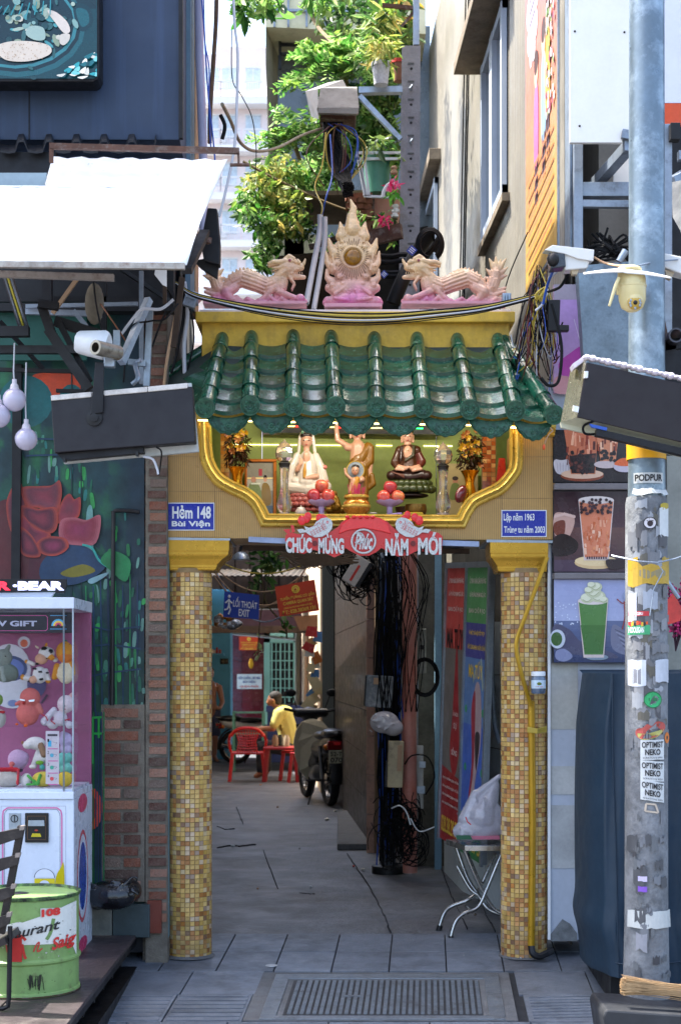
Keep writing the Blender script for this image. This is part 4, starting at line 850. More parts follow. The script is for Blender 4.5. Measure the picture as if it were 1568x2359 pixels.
def d1(p):
 RR=random.Random(2);p.grad(1275,1000,1458,1080,'#1a1218','#1f1418');p.grad(1275,1070,1458,1110,'#2a1c20','#1e1416')
 p.blob([(1276,1060),(1312,1060),(1310,1090),(1282,1090)],'#b8b4bc');p.ell(1292,1050,18,10,'#1a1014');
 for i in range(5):p.line([(1282+i*7,1066),(1284+i*6,1086)],1,'#8a8690')
 p.ell(1340,1096,50,13,'#7a3a24');p.ell(1340,1092,49,11,'#c9a890');p.poly([(1298,990),(1376,990),(1370,1092),(1314,1092)],'#b86848')
 for i in range(26):x=RR.uniform(1303,1368);y=RR.uniform(990,1050);p.line([(x,y),(x+RR.uniform(-3,3),y+RR.uniform(8,30))],RR.uniform(2,6),RR.choice(['#7a2c1c','#d89070','#4a1c18','#e0a888','#9a4a30']))
 p.poly([(1310,1050),(1372,1044),(1368,1090),(1316,1090)],'#2a1416')
 for i in range(30):p.ell(RR.uniform(1314,1366),RR.uniform(1040,1090),4,4,RR.choice(['#140a0e','#5a2c24','#241216']),8)
 p.ell(1395,1070,28,9,'#b8a8a8');p.poly([(1372,1000),(1424,1000),(1417,1062),(1382,1062)],'#c07a58')
 for i in range(16):x=RR.uniform(1376,1418);y=RR.uniform(1000,1035);p.line([(x,y),(x,y+16)],4,RR.choice(['#8a3a20','#e0b090','#5a2018']))
 for i in range(20):p.ell(RR.uniform(1383,1415),RR.uniform(1035,1062),4,4,'#1c0e12',8)
 p.ell(1438,1076,26,12,'#b0a8b4');p.blob([(1414,1070),(1425,1058),(1440,1055),(1458,1058),(1460,1070),(1438,1074)],'#c85c2c')
def cup(p,x0,x1,b0,b1,y0,y1,c,rim):
 p.poly([(x0-2,y0),(x1+2,y0),(b1+2,y1+3),(b0-2,y1+3)],'#c8b8b4');p.poly([(x0,y0+3),(x1,y0+3),(b1,y1-4),(b0,y1-4)],c);p.ell((x0+x1)/2,y0,(x1-x0)/2+2,9,'#cfc4c0')
def d2(p):
 RR=random.Random(3);p.grad(1275,1132,1458,1230,'#2a1a20','#4a3038');p.grad(1275,1215,1458,1316,'#5a3c3a','#3a2a34');p.rect(1275,1290,1458,1317,'#4a3a4a')
 p.blob([(1276,1185),(1300,1182),(1322,1195),(1316,1225),(1300,1245),(1276,1230)],'#b89488');p.blob([(1276,1205),(1300,1200),(1296,1238),(1276,1228)],'#6a3428');p.blob([(1275,1240),(1300,1230),(1330,1250),(1320,1275),(1275,1280)],'#221618')
 for i in range(14):p.ell(1278+i*3.4,1184+abs(i-6)*.9,2.4,4,'#c9aaa0',8)
 p.ell(1372,1296,50,15,'#c9ac80');p.ell(1372,1292,49,12,'#d8c094');cup(p,1333,1411,1346,1399,1152,1288,'#c8795a',0)
 for i in range(50):x=RR.uniform(1344,1402);y=RR.uniform(1190,1270);p.line([(x,y),(x+RR.uniform(-3,3),y+RR.uniform(5,16))],RR.uniform(2,6),RR.choice(['#b85a30','#d89a7c','#c06a48','#e0b49a','#d0845c']))
 for i in range(46):x=RR.gauss(1372,22);y=RR.uniform(1150,1185);x=min(max(x,1338),1406);p.ell(x,y,3.6,3.6,RR.choice(['#2a161c','#3a2228','#4a3038']),8)
 for i in range(9):p.rect(1350+i*5.4,1282,1353+i*5.4,1288,'#3a2430')
 p.blob([(1395,1290),(1420,1288),(1450,1285),(1458,1300),(1420,1312),(1400,1308)],'#2a1c22')
def d3(p):
 RR=random.Random(5);p.grad(1275,1335,1458,1440,'#8f96bc','#a0a8c8');p.grad(1275,1430,1458,1526,'#5c688c','#2c3658')
 p.blob([(1275,1440),(1310,1450),(1340,1480),(1400,1500),(1420,1516),(1340,1510),(1275,1495)],'#4a4a62');p.blob([(1410,1440),(1440,1455),(1458,1480),(1458,1510),(1410,1495)],'#6d7088')
 for i in range(9):p.line([(1415+i*3,1450+i*6),(1440,1462+i*5),(1458,1478+i*4)],2,'#8a8ca4' if i%2 else '#4a4c64',4)
 for i in range(26):p.ell(RR.uniform(1278,1330),RR.uniform(1385,1440),1.8,1.8,'#c4cce0',6)
 p.ell(1283,1472,18,22,'#b4bcc8');p.ell(1281,1472,13,16,'#3a5a30');p.blob([(1280,1500),(1300,1495),(1318,1512),(1300,1524),(1280,1518)],'#7a80a0')
 p.line([(1420,1380),(1435,1390),(1450,1375)],2.5,'#8a3a3c',5);p.line([(1436,1385),(1438,1420),(1432,1450)],2.5,'#8a3a3c',5);p.ell(1450,1372,18,14,'#8a94b4')
 p.ell(1374,1514,26,7,'#7a8a98');cup(p,1332,1398,1345,1388,1384,1512,'#4c7a40',0);p.poly([(1336,1440),(1394,1440),(1388,1505),(1346,1505)],'#3d6a34')
 for x,y,r_ in((1352,1378,16),(1376,1374,18),(1390,1382,10),(1366,1364,18),(1356,1360,11),(1372,1352,14),(1362,1348,10)):p.ell(x,y,r_,r_*.75,'#b8bc9c');p.ell(x-2,y-2,r_*.8,r_*.55,'#d0d2b8');p.line([(x-r_*.7,y+3),(x,y+r_*.5),(x+r_*.7,y)],1.6,'#9aa080',4)
poster(990,1112,'topmost drink poster, two brown sugar bubble teas on a wood slice',d1);poster(1130,1318,'middle drink poster, one tall orange bubble tea glass',d2);poster(1333,1527,'lowest drink poster, green tea latte topped with whipped cream',d3)
for y in(1113,1319):b=MB();b.px([(1275,y),(1450,y),(1450,y+15),(1275,y+15)],8.96,.08);b.obj('ledge',mat('ledge2','#6e6a6c',.6),rf,bev=.006)
t=thing('pink_poster','lilac and magenta poster strip behind the tangled cables','poster',W(1300,790,9.0));b=MB();b.px([(1275,655),(1345,655),(1345,905),(1275,905)],9.02,.04);b.obj('board',mat('lilac','#b190b8',.5),t)
p=PR(9.018);p.grad(1275,690,1338,860,'#b08cc4','#a88cb8');p.blob([(1285,840),(1310,815),(1345,800),(1345,880),(1300,870)],'#a8409a');p.blob([(1278,870),(1310,868),(1340,890),(1330,905),(1278,905)],'#c08a90');p.rect(1275,655,1340,690,'#9c92a0');p.line([(1321,735),(1336,790)],1,'#d8d0dc');p.obj('printed_picture',ATT('print'),t)
b=MB();b.add([W(1330,612,8.8),W(1475,600,8.75),W(1475,850,8.75),W(1345,850,8.8),W(1322,612,8.9),W(1338,850,8.9)],[(0,3,2,1),(4,5,3,0)]);tag(b.obj('metal_sheet',mat('galvsheet','#71828e',.45,metal=.4,var=.25,sc=6,dirt=('#4d5a64',.3,14))),'streaked galvanised sheet behind the dome camera','sheet')
st=thing('sign_frame','galvanised steel frame with blank white panels high on the right','sign frame',W(1430,300,8.7))
b=MB();b.px([(1312,-60),(1452,-60),(1452,306),(1432,306),(1432,328),(1312,328)],8.6,.03);b.obj('white_panel',m_panel,st)
b=MB();b.px([(1455,-60),(1474,-60),(1474,315),(1455,315)],8.62,.03);b.obj('white_panel',m_panel,st)
b=MB();b.px([(1524,-60),(1640,-60),(1640,237),(1524,237)],8.6,.03);b.obj('white_panel',mat('bluewhite','#cdd0dc',.45,var=.05),st)
b=MB();b.px([(1524,238),(1640,238),(1640,288),(1524,288)],8.6,.03);b.obj('orange_panel',mat('orangep','#c84a1e',.45),st)
for x,y in((1323,72),(1437,74),(1334,290)):b=MB();b.ball(W(x,y,8.598),.006,8,5);b.obj('bolt',m_dark,st)
for a,c,w_ in(((1330,330,8.9),(1330,620,8.9),.05),((1335,440,8.95),(1470,440,8.95),.08),((1335,470,8.9),(1470,472,8.9),.04),((1450,335,8.6),(1370,425,9.2),.06),((1430,310,8.6),(1475,318,8.6),.05),((1530,290,7.95),(1530,830,7.95),.062),((1560,360,8.5),(1640,360,8.5),.05),((1545,420,8.4),(1640,360,8.7),.05),((1520,350,8.4),(1550,300,8.4),.04)):
 b=MB();b.beam(W(*a),W(*c),w_);b.obj('steel_beam',m_galv,st,bev=.002)
b=MB();b.px([(1412,362),(1460,362),(1460,468),(1412,468)],9.0,.02);b.obj('white_panel',m_panel,st)
b=MB();b.box(W(1552,306,7.9),(.05,.06,.085));b.obj('beam_end',m_black,st,bev=.003)
b=MB()
for i in range(18):b.tube(wpts([(R.uniform(1335,1400),R.uniform(520,600),8.95),(R.uniform(1350,1430),R.uniform(560,600),8.9),(R.uniform(1380,1460),R.uniform(540,600),8.9),(R.uniform(1400,1470),R.uniform(560,610),8.85)],5),.007,5)
tag(b.obj('cable_heap',m_cab),'dark heap of cables lying in the opening behind the grey pole','cables',kind='stuff')
b=MB();bn=[W(1312,-60,8.95),W(1312,610,8.95),W(1300,610,9.15),W(1300,-60,9.15)];b.prism(bn,(.015,.015,0));b.obj('edge_flashing',m_galv,rb)
b=MB();b.add([W(1545,420,8.2),W(1640,400,8.0),W(1640,640,7.8),W(1590,600,7.9),W(1565,530,8.0),W(1548,500,8.1)],[(0,5,4,3,2,1)]);tag(b.obj('rolled_awning',mat('awnd','#3c4148',.7,var=.3)),'rolled grey awning cloth at the picture’s right edge','awning')
bt_=thing('pink_banner','tall pink and yellow printed banner on the cream siding','banner',SWp(10,5));b=MB();b.prism([SWp(9.33,4.16,.02),SWp(10.66,4.16,.02),SWp(10.66,8.6,.02),SWp(9.33,8.6,.02)],(.02,0,0));b.obj('board',m_galv,bt_)
p=PR(0);p.map=lambda u,v,d:SWp(10.64-u*1.28,4.18+v*4.4,.021+d)
A,B_=Vector(hx('#b89448')[:3]),Vector(hx('#c4707c')[:3])
for i in range(24):
 t=i/23;c=A.lerp(Vector(hx('#c47a64')[:3]),min(t*4,1))if t<.25 else Vector(hx('#c47a64')[:3]).lerp(B_,min((t-.25)*3,1));p.b.col=(*c,1);p.b.usec=True
 p.b.add([p.w(0,i/24),p.w(1,i/24),p.w(1,(i+1)/24),p.w(0,(i+1)/24)],[(0,1,2,3)])
p.k+=1;RR=random.Random(8)
p.poly([(-0+.48,.74),(.72,.76),(.74,.995),(.5,.995)],'#2c3a4c');p.line([(.48,.74),(.72,.76),(.74,.99)],.02,'#8ad0dc')
for(cx_,cy_,rx_,ry_)in((.78,.5,.16,.085),(.25,.42,.17,.08)):
 for k in range(10):p.ell(cx_+rx_*math.cos(k*.63)*.85,cy_+ry_*math.sin(k*.63)*.9,.06,.022,'#c8c4cc',10)
 p.ell(cx_,cy_,rx_*.9,ry_*.95,'#c8c4cc')
 for k in range(4):p.line([(cx_-.09,cy_+.03-k*.018),(cx_+.09,cy_+.035-k*.018)],.006,'#6a5a7a')
for(x,y,c)in((.38,.26,'#c86a9a'),(.62,.28,'#8ab0d0'),(.75,.3,'#d8a040')):
 p.blob([(x-.06,y-.09),(x+.06,y-.09),(x+.07,y),(x,y+.03),(x-.07,y)],c);p.ell(x,y+.045,.06,.024,'#d8b49a');p.ell(x,y+.058,.065,.018,'#4a2c24');p.line([(x-.02,y-.09),(x-.02,y-.15)],.03,'#5a4a5a');p.line([(x+.03,y-.09),(x+.03,y-.15)],.03,'#5a4a5a')
for i in range(60):p.ell(RR.uniform(.7,.95),RR.uniform(.2,.36),.02,.006,RR.choice(['#d8c0c4','#a8486a','#7a9a5a','#e0d8d8']),6)
for k in range(7):
 y=.03+k*.022;p.line([(.1,y),(.92,y+.012)],.005,'#c07a50')
for k,x in enumerate((.1,.3)):
 for j in range(9):p.rect(x,.55+j*.03+k*.03,x+.12,.57+j*.03+k*.03,RR.choice(['#e0d4cc','#d8c06a']))
for j in range(6):p.rect(.42,.6+j*.022,.8,.612+j*.022,RR.choice(['#ece4e0','#b8c860','#d8508a']))
for j in range(5):p.rect(.8,.8+j*.035,.96,.82+j*.035,'#e8dcd8')
p.obj('printed_picture',ATT('print'),bt_)
# ================================================================ distance: apartment block, house, plants
YA=100
ab=thing('apartment_block','pale pink balconied apartment block far beyond the alley','apartment block',W(555,700,YA))
m_pk=mat('pinkrender','#efe0dc',.8,var=.06);m_cr=mat('creamrender','#efece8',.8,var=.05);m_win=mat('farwin','#c4d2da',.3,var=.2);m_grl=mat('farwhite','#dfe0e0',.6,var=.03)  # pale colours stand in for distance haze and overexposure
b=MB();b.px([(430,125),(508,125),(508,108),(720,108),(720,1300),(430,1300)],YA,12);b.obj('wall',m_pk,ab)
for k in range(7):
 y=150+k*110
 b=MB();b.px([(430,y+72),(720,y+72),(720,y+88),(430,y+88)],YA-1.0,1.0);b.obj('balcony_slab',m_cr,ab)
 for i,x in enumerate((470,512,566,620,668)):
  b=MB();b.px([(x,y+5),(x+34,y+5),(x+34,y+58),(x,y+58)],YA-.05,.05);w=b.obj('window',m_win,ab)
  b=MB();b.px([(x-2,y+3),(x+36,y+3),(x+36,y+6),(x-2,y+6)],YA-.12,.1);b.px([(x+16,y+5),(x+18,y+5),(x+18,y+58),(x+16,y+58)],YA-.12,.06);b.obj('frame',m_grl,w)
  b=MB();
  for s in range(9):b.beam(W(x-4+s*5.3,y+38,YA-1),W(x-4+s*5.3,y+72,YA-1),.05)
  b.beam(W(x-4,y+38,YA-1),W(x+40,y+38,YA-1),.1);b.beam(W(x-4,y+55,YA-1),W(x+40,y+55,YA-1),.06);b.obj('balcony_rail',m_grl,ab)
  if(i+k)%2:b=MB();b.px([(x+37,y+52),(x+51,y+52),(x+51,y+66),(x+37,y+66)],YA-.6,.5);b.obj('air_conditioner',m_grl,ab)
YHs=18.5;hs=thing('garden_house','grey sided house with railed terrace behind the plants','house',W(760,700,YHs))
m_hcr=mat('housecream','#cfc9a8',.7,var=.1,dirt=('#a8a47c',.3,3));m_hgr=mat('housegrey','#6d7478',.25,var=.15,sc=2,metal=.3)
b=MB();b.px([(612,-90),(980,-90),(980,78),(612,62)],YHs-.8,3);b.obj('top_storey',m_hcr,hs)
for x in(632,664,706,748,790):b=MB();b.beam(W(x,-60,YHs-.81),W(x,62,YHs-.81),.02);b.obj('panel_joint',m_galv,hs)
b=MB();b.beam(W(612,24,YHs-.81),W(900,26,YHs-.81),.03);b.obj('panel_joint',m_galv,hs)
b=MB();b.px([(640,60),(990,60),(990,760),(640,760)],YHs,2);b.obj('wall',m_hgr,hs)
b=MB();b.add([W(612,62,YHs-.8),W(640,62,YHs),W(640,700,YHs),W(612,150,YHs-.8)],[(0,3,2,1)]);b.px([(612,60),(622,60),(634,620),(622,620)],YHs-.1,.2);b.obj('side_fin',mat('fin','#8a8672',.7,var=.2),hs)
for(x0,y0,x1,y1)in((645,84,900,90),(645,103,900,109),(645,124,900,129),(645,82,645,160),(741,70,741,135),(762,70,762,135)):b=MB();b.beam(W(x0,y0,YHs-.4),W(x1,y1,YHs-.4),.03);b.obj('rail',m_black,hs)
for(x0,y0,x1,y1,c)in((640,470,700,600,'#b4b49c'),(655,540,735,620,'#a8a890')):b=MB();b.px([(x0,y0),(x1,y0),(x1,y1),(x0,y1)],15.5,.1);b.obj('parapet_panel',mat('pp'+c,c,.7,var=.15),hs)
dh=thing('lean_to_house','dark lean-to with stacked bricks and rusty eaves behind the roof ornament','house',W(860,620,13))
b=MB();b.px([(780,560),(985,520),(985,1150),(780,1150)],13.2,4.5);b.obj('opening_shade_block',mat('shade_dark','#1a1815',.9,var=.3),dh)  # solid dark block paints the shaded space under the eaves
b=MB();b.beam(W(780,568,12.9),W(925,532,12.7),.05,.12);b.obj('eaves_sheet',m_rust,dh)
b=MB();b.beam(W(770,700,13),W(800,560,13),.05);b.obj('slanted_post',m_wood,dh);b=MB();b.beam(W(712,570,12.9),W(790,545,12.9),.04);b.obj('rafter',m_wood,dh)
m_br2=mat('oldbrick','#7d5340',.9,var=.4,sc=9,bump=.5)
bmx=MB();bmx.box((0,0,0),(.19,.1,.05));bmex=bmx.mesh('brick',m_br2);bk_=MB();bk_.px([(800,445),(862,445),(862,560),(800,560)],13.25,.3);bko=bk_.obj('brick_stack',m_mortar,dh)
for k in range(9):
 for i in range(3):c=W(808+i*19+(k%2)*5,452+k*12.5,13.2);inst('brick',bmex,(c.x+R.uniform(-.01,.01),13.22+R.uniform(-.03,.03),c.z),bko,rot=(0,R.uniform(-.06,.06),R.uniform(-.1,.1)),scale=(.36,1,.85))
b=MB();b.px([(640,590),(790,575),(790,1100),(640,1100)],14.5,.2);b.obj('brown_screen',m_wood,dh)
b=MB();b.px([(700,440),(940,436),(940,446),(700,450)],13.5,.9);b.obj('balcony_slab',mat('balc','#6d6253',.9,var=.3),dh)
b=MB();b.lathe([(0,0),(.11,0),(.145,.28),(.15,.29),(.15,.31),(.13,.31)],W(884,545,13.4),20);tag(b.obj('planter',mat('peach','#dca58f',.6,var=.08)),'large peach coloured planter above the dark eaves','planter')
YP=13.0;up=thing('utility_pole','grey concrete utility pole with bolt holes beside the cream siding','utility pole',(W(943,0,YP).x,YP,0))
b=MB();b.add([W(925,105,YP),W(968,105,YP),W(965,760,YP),W(917,760,YP),W(925,105,YP+.16),W(968,105,YP+.16),W(965,760,YP+.16),W(917,760,YP+.16)],[(3,2,1,0),(0,1,5,4),(1,2,6,5),(4,7,3,0)])
b.add([W(917,760,YP),W(965,760,YP),W(962,1975,YP),W(912,1975,YP),W(917,760,YP+.16),W(962,1975,YP+.16),W(912,1975,YP+.16)],[(0,3,2,1),(0,4,6,3)]);b.obj('shaft',mat('poleconc','#8b8a90',.85,var=.2,sc=8,bump=.5,bsc=40,dirt=('#6a6660',.3,6)),up)
for k in range(14):
 y=158+k*41.5;b=MB();b.lathe([(0,.0),(.011,0)],W(947-k*.25,y,YP-.003),10,M=Matrix.Rotation(PI/2,3,'X'));b.ball(W(947-k*.25,y,YP),(.011,.006,.011),8,5);b.obj('bolt_hole',m_black,up)
 b=MB();b.beam(W(939,y-12,YP-.004),W(953,y-12,YP-.004),.008,.012);b.obj('cleat',m_conc,up)
 if k in(1,4):b=MB();b.tube([W(950,y-4,YP-.03),W(944,y+3,YP-.03),W(947,y+8,YP-.01)],.01,6);b.obj('hook',m_galv,up)
b=MB();b.beam(W(826,210,YP-.05),W(926,208,YP-.05),.07,.05);b.obj('cross_arm',m_silver,up);b=MB();b.beam(W(828,222,YP-.05),W(922,322,YP-.05),.05,.04);b.obj('brace',m_silver,up)
b=MB();b.beam(W(958,105,YP+.1),W(958,-40,YP+.1),.05);b.obj('top_rod',m_silver,up);b=MB();b.beam(W(880,12,YP+.1),W(962,20,YP+.1),.03);b.obj('top_bar',m_rust,up);b=MB();b.beam(W(925,60,YP+.1),W(955,25,YP+.1),.02);b.obj('top_bar',m_rust,up)
m_box=mat('meterbox','#6f6c66',.55,var=.15,dirt=('#4c4640',.35,8))
mbx=thing('meter_box','weathered grey meter box hanging open on the pole’s arm','box',W(775,235,YP-.2))
b=MB();b.add([W(738,203,12.6),W(822,203,12.6),W(827,248,12.45),W(730,248,12.45),W(738,200,13.0),W(822,200,13.0),W(827,262,13.0),W(730,262,13.0)],[(0,3,2,1),(0,1,5,4),(1,2,6,5),(0,4,7,3),(3,7,6,2)]);b.obj('lid',m_box,mbx)
b=MB();b.px([(733,248),(826,248),(824,262),(732,260)],12.42,.04);b.obj('rim',mat('rimw','#8a867e',.5),mbx);b=MB();b.px([(742,256),(820,258),(818,276),(736,272)],12.7,.25);b.obj('underside',m_rust,mbx)
mb2=thing('meter_box','darker meter box partly behind the pale one','box',W(720,230,YP));b=MB();b.add([W(703,210,12.9),W(732,205,12.7),W(734,275,12.7),W(716,268,12.9),W(755,190,13.3),W(790,184,13.3),W(800,205,13.2)],[(0,3,2,1),(0,1,6,5,4)]);b.obj('case',mat('box2','#6d6a6c',.6,var=.2),mb2)
RR=random.Random(21)
wb=MB()
for i in range(95):
 x0=RR.uniform(752,775);x1=RR.uniform(790,815);yy=RR.uniform(420,455)
 wb.tube(wpts([(RR.uniform(740,790),282,12.6),(x0+RR.uniform(-8,10),320,12.55+RR.uniform(-.05,.05)),(x0+12+RR.uniform(-14,16),360,12.5),(x0+24+RR.uniform(-10,12),400,12.4),(x1,yy,12.2)],4),RR.uniform(.006,.011),5)
tag(wb.obj('hanging_wires',m_cab),'thick bundle of black wires hanging from the meter boxes','wires',kind='stuff')
for i in range(12):
 m_=RR.choice([m_cab,mat('wred','#5a1c1c',.5),m_cabb,mc_y,mat('wbrown','#5a3a24',.5)]);sx=RR.choice([-1,1]);w_=RR.uniform(10,60);x0=765+RR.uniform(-10,20)
 b=MB();b.tube(wpts([(x0,285,12.5),(x0+sx*w_,300+RR.uniform(0,30),12.45),(x0+sx*w_*RR.uniform(.6,1.2),370,12.4),(x0+sx*w_*.4,400+RR.uniform(0,60),12.4)],5),.0045,5)
 tag(b.obj('loose_wire',m_),'thin loose wire looping beside the thick black wire bundle under the meter boxes','wire','loose wires looping below the meter boxes')
for pts,m_,lab in(([(750,305,12.4),(742,380,12.3),(725,430,12.2),(742,475,12.0),(737,500,12)],mc_y,'yellow wire dropping to the twin grey conduits'),([(760,310,12.4),(765,400,12.2),(752,450,12),(745,480,12),(740,500,12)],m_cabb,'blue wire dropping to the twin grey conduits')):cable(pts,.006,m_,lab)
cable([(737,495,11.9),(735,540,11.9),(720,620,11.8),(705,700,11.6)],.022,m_cabw,'grey conduit left of its twin behind the left dragon’s snout',name='conduit');cable([(748,500,11.9),(747,560,11.9),(735,640,11.8),(722,715,11.6)],.02,m_cabw,'grey conduit right of its twin behind the left dragon’s snout',name='conduit')
for k,(dy,lab)in enumerate(((0,'uppermost horizontal black cable right of the flame ornament'),(14,'second horizontal black cable right of the flame ornament'),(38,'third horizontal black cable right of the flame ornament'),(46,'lowest horizontal black cable right of the flame ornament'))):
 cable([(868,588+dy,11),(900,590+dy,11),(930,586+dy,11),(965,592+dy,11),(990,575+dy*.5,11),(1012,545+k*3,11),(1010,560,11),(1000,580,11)]if k<2 else[(860,588+dy,11),(900,590+dy,11),(945,588+dy,11)],.018,m_cab,lab)
b=MB();b.tube(wpts([(905,700,10.8),(925,650,10.8),(955,590,10.9),(985,545,10.9),(1000,540,10.9)],5),[.05]*21,10);tag(b.obj('thick_conduit',m_cab),'thick black corrugated conduit rising beside the right dragon','conduit')
b=MB();c=W(990,562,10.8)
for k in range(3):b.tube([c+Vector((math.cos(a)*(.07+k*.012),.01*k,math.sin(a)*(.09+k*.012)))for a in[i/20*5.6-1 for i in range(21)]],.009,6)
b.obj;tag(b.obj('cable_coil',m_cab),'small black coil of cable above the right dragon’s head','cable coil')
for x,y,s,r_,lab in((948,577,18,.7,'blue enamel tag tied to the cables beside the pole'),(884,632,14,.78,'blue diamond tag hanging right of the flame ornament')):
 c=W(x,y,10.7);Mx=Matrix.Rotation(r_,3,'Y');t=thing('cable_tag',lab,'tag',c);h=s*10.7/3600/2;b=MB();b.box(c,(h*2,.006,h*2),M=Mx);b.obj('plate',mat('tagblue','#20308c',.4),t)
 b=MB();
 for k in range(3):b.box(c+Mx@Vector((0,-.005,h*(.5-k*.5))),(h*1.4,.003,h*.16),M=Mx)
 b.obj('print',m_white,t)
G1=['#3a6e26','#54863a','#6c9a48','#8aae62','#26501c','#a2b878','#7a9a40','#406030'];G2=['#2a4c1e','#44702e','#5c8640','#1a3816','#7c9450','#5a6a30','#38502a'];G3=['#74903a','#92a048','#acb060','#56742c','#b8a858','#8a9a54','#3c5c28']
m_leaf=ATT('leaf',rough=.45,var=.15,sc=12);lb_=m_leaf.node_tree.nodes['Principled BSDF'];lb_.inputs['Subsurface Weight'].default_value=0
_n=m_leaf.node_tree;_tr=_n.nodes.new('ShaderNodeBsdfTranslucent');_mx=_n.nodes.new('ShaderNodeMixShader');_mx.inputs[0].default_value=.45
_at=[x for x in _n.nodes if x.type=='ATTRIBUTE'][0];_n.links.new(_at.outputs['Color'],_tr.inputs[0]);_n.links.new(lb_.outputs[0],_mx.inputs[1]);_n.links.new(_tr.outputs[0],_mx.inputs[2]);_n.links.new(_mx.outputs[0],_n.nodes['Material Output'].inputs[0])
m_stem=mat('stem','#6a5a3a',.8,var=.3)
def plant(name,label,cat,clumps,stems,group=None,asp=.38,parent_loc=None):
 c0=clumps[0];t=thing(name,label,cat,parent_loc or W(c0[0],c0[1],c0[2]),group);lf=MB();rr=random.Random(hash(label)%1000 if False else len(label)*7+int(c0[0]))
 for(x,y,Y,rx,ry,rz,n,size,cols)in clumps:k=Y/3600;leaves(lf,W(x,y,Y),(rx*k,rz,ry*k),int(n*.62),size*1.05,cols,rnd=rr,asp=asp)
 tag(lf.obj('foliage',m_leaf,t),kind='stuff')
 for s in stems:b=MB();b.tube(wpts(s[0],4),s[1],6);b.obj('stem',m_stem,t)
 return t
def frond(lf,p,d,L,n,cols,rr,w=.04):
 d=Vector(d).normalized();s=d.cross(Vector((0,0,1))).normalized()
 for i in range(n):
  t=i/n;q=Vector(p)+d*L*t+Vector((0,0,-L*.45*t*t));
  for sg in(-1,1):
   dd=(s*sg+d*.5+Vector((0,0,rr.uniform(-.4,.2)))).normalized();l=w*(1-abs(t-.4))*rr.uniform(.8,1.3);u=dd.cross(Vector((0,0,1))).normalized()*l*.17;lf.color(rr.choice(cols));lf.add([q,q+dd*l*.5+u,q+dd*l,q+dd*l*.5-u],[(0,1,2,3)])
def fernplant(name,label,cat,items,stems,size=.09):
 t=thing(name,label,cat,W(items[0][0],items[0][1],items[0][2]));lf=MB();rr=random.Random(len(label))
 for(x,y,Y,n,L,cols)in items:
  for i in range(int(n*.7)):
   a=rr.uniform(0,2*PI);frond(lf,W(x+rr.uniform(-25,25),y+rr.uniform(-20,20),Y+rr.uniform(-.2,.2)),(math.cos(a),math.sin(a)*.6,rr.uniform(-.2,.8)),L*rr.uniform(.6,1.2),13,cols,rr,size)
 tag(lf.obj('foliage',m_leaf,t),kind='stuff')
 for s in stems:b=MB();b.tube(wpts(s[0],4),s[1],6);b.obj('stem',m_stem,t)
 return t
fernplant('fern_tree','light green feathery fern tree above and left of the meter boxes','tree',[(740,145,14.6,26,.42,G1),(800,135,14.6,26,.42,G1),(725,175,14.4,14,.4,G1),(850,165,14.6,16,.4,G1),(770,120,14.8,12,.4,G1),(710,215,14.3,8,.35,G1)],[([(850,330,14.8),(820,240,14.7),(780,160,14.7)],.03)],.12)
fernplant('feathery_plant','feathery green plant below the meter boxes at left','plant',[(670,310,14.2,22,.36,G1),(640,330,14.2,14,.32,G1),(700,345,14.2,18,.36,G1),(690,290,14.1,10,.35,G1)],[([(700,430,14.3),(690,370,14.3),(670,310,14.3)],.02)],.11)
plant('tall_shrub','tall sunlit shrub with narrow leaves at the upper right','shrub',[(870,90,14,40,60,.4,700,.10,G1),(885,60,13.8,30,40,.3,300,.12,G3),(850,150,14,40,40,.4,400,.1,G1)],[([(880,150,13.8),(878,100,13.8),(890,30,13.8)],.015)],asp=.22)
plant('climber','dark leafy climber high behind the tall shrub','climber',[(830,30,16.5,110,60,.5,900,.11,G2),(920,60,15,40,80,.4,700,.1,G2+['#8a7a30','#a8883a']),(900,130,15,50,60,.4,600,.1,G2)],[([(700,-10,16),(730,60,16),(790,120,15)],.02)])
plant('hanging_branch','bright leafy branch hanging in from the top edge','branch',[(600,5,14,55,28,.3,240,.11,G1),(560,20,14,22,26,.2,90,.11,G1),(730,4,14,40,22,.2,120,.11,G1)],[([(545,25,14),(600,0,14),(680,-20,14)],.01)])
plant('leafy_bush','sunny yellow green bush spilling over the terrace left','bush',[(640,400,13.8,60,34,.4,520,.09,G3),(600,440,13.6,50,40,.35,520,.085,G3),(700,420,13.8,50,50,.4,560,.085,G1),(575,470,13.5,40,30,.3,300,.08,G1),(660,470,13.6,60,34,.4,520,.08,G3)],[([(690,560,13.8),(660,470,13.8),(620,420,13.7)],.015),([(560,372,13.4),(640,415,13.4),(760,470,13.4),(850,500,13.4)],.012)])
plant('trailing_vine','green vine trailing down behind the left dragon','vine',[(620,540,13.4,30,50,.3,380,.075,G1),(600,590,13.3,30,30,.3,240,.07,G1),(650,520,13.4,50,20,.3,300,.075,G3),(595,505,13.3,46,18,.3,230,.075,G1),(700,520,13.6,30,24,.3,200,.07,G2)],[([(600,620,13.4),(625,560,13.4),(640,500,13.4)],.01)])
plant('dense_shrub','dense green shrub between the meter boxes and the pole','shrub',[(870,230,14.6,56,40,.4,900,.085,G2),(860,290,14.6,60,50,.4,1000,.085,G2+G1),(820,330,14.8,60,50,.4,800,.085,G1),(880,350,14.6,40,30,.4,500,.08,G2),(760,340,15,60,60,.4,700,.09,G1),(740,400,15,60,40,.4,500,.09,G1),(760,250,15.2,60,50,.4,500,.09,G2),(640,260,15.5,20,20,.2,60,.09,G1)],[([(860,400,14.7),(862,320,14.7),(850,240,14.7)],.02)])
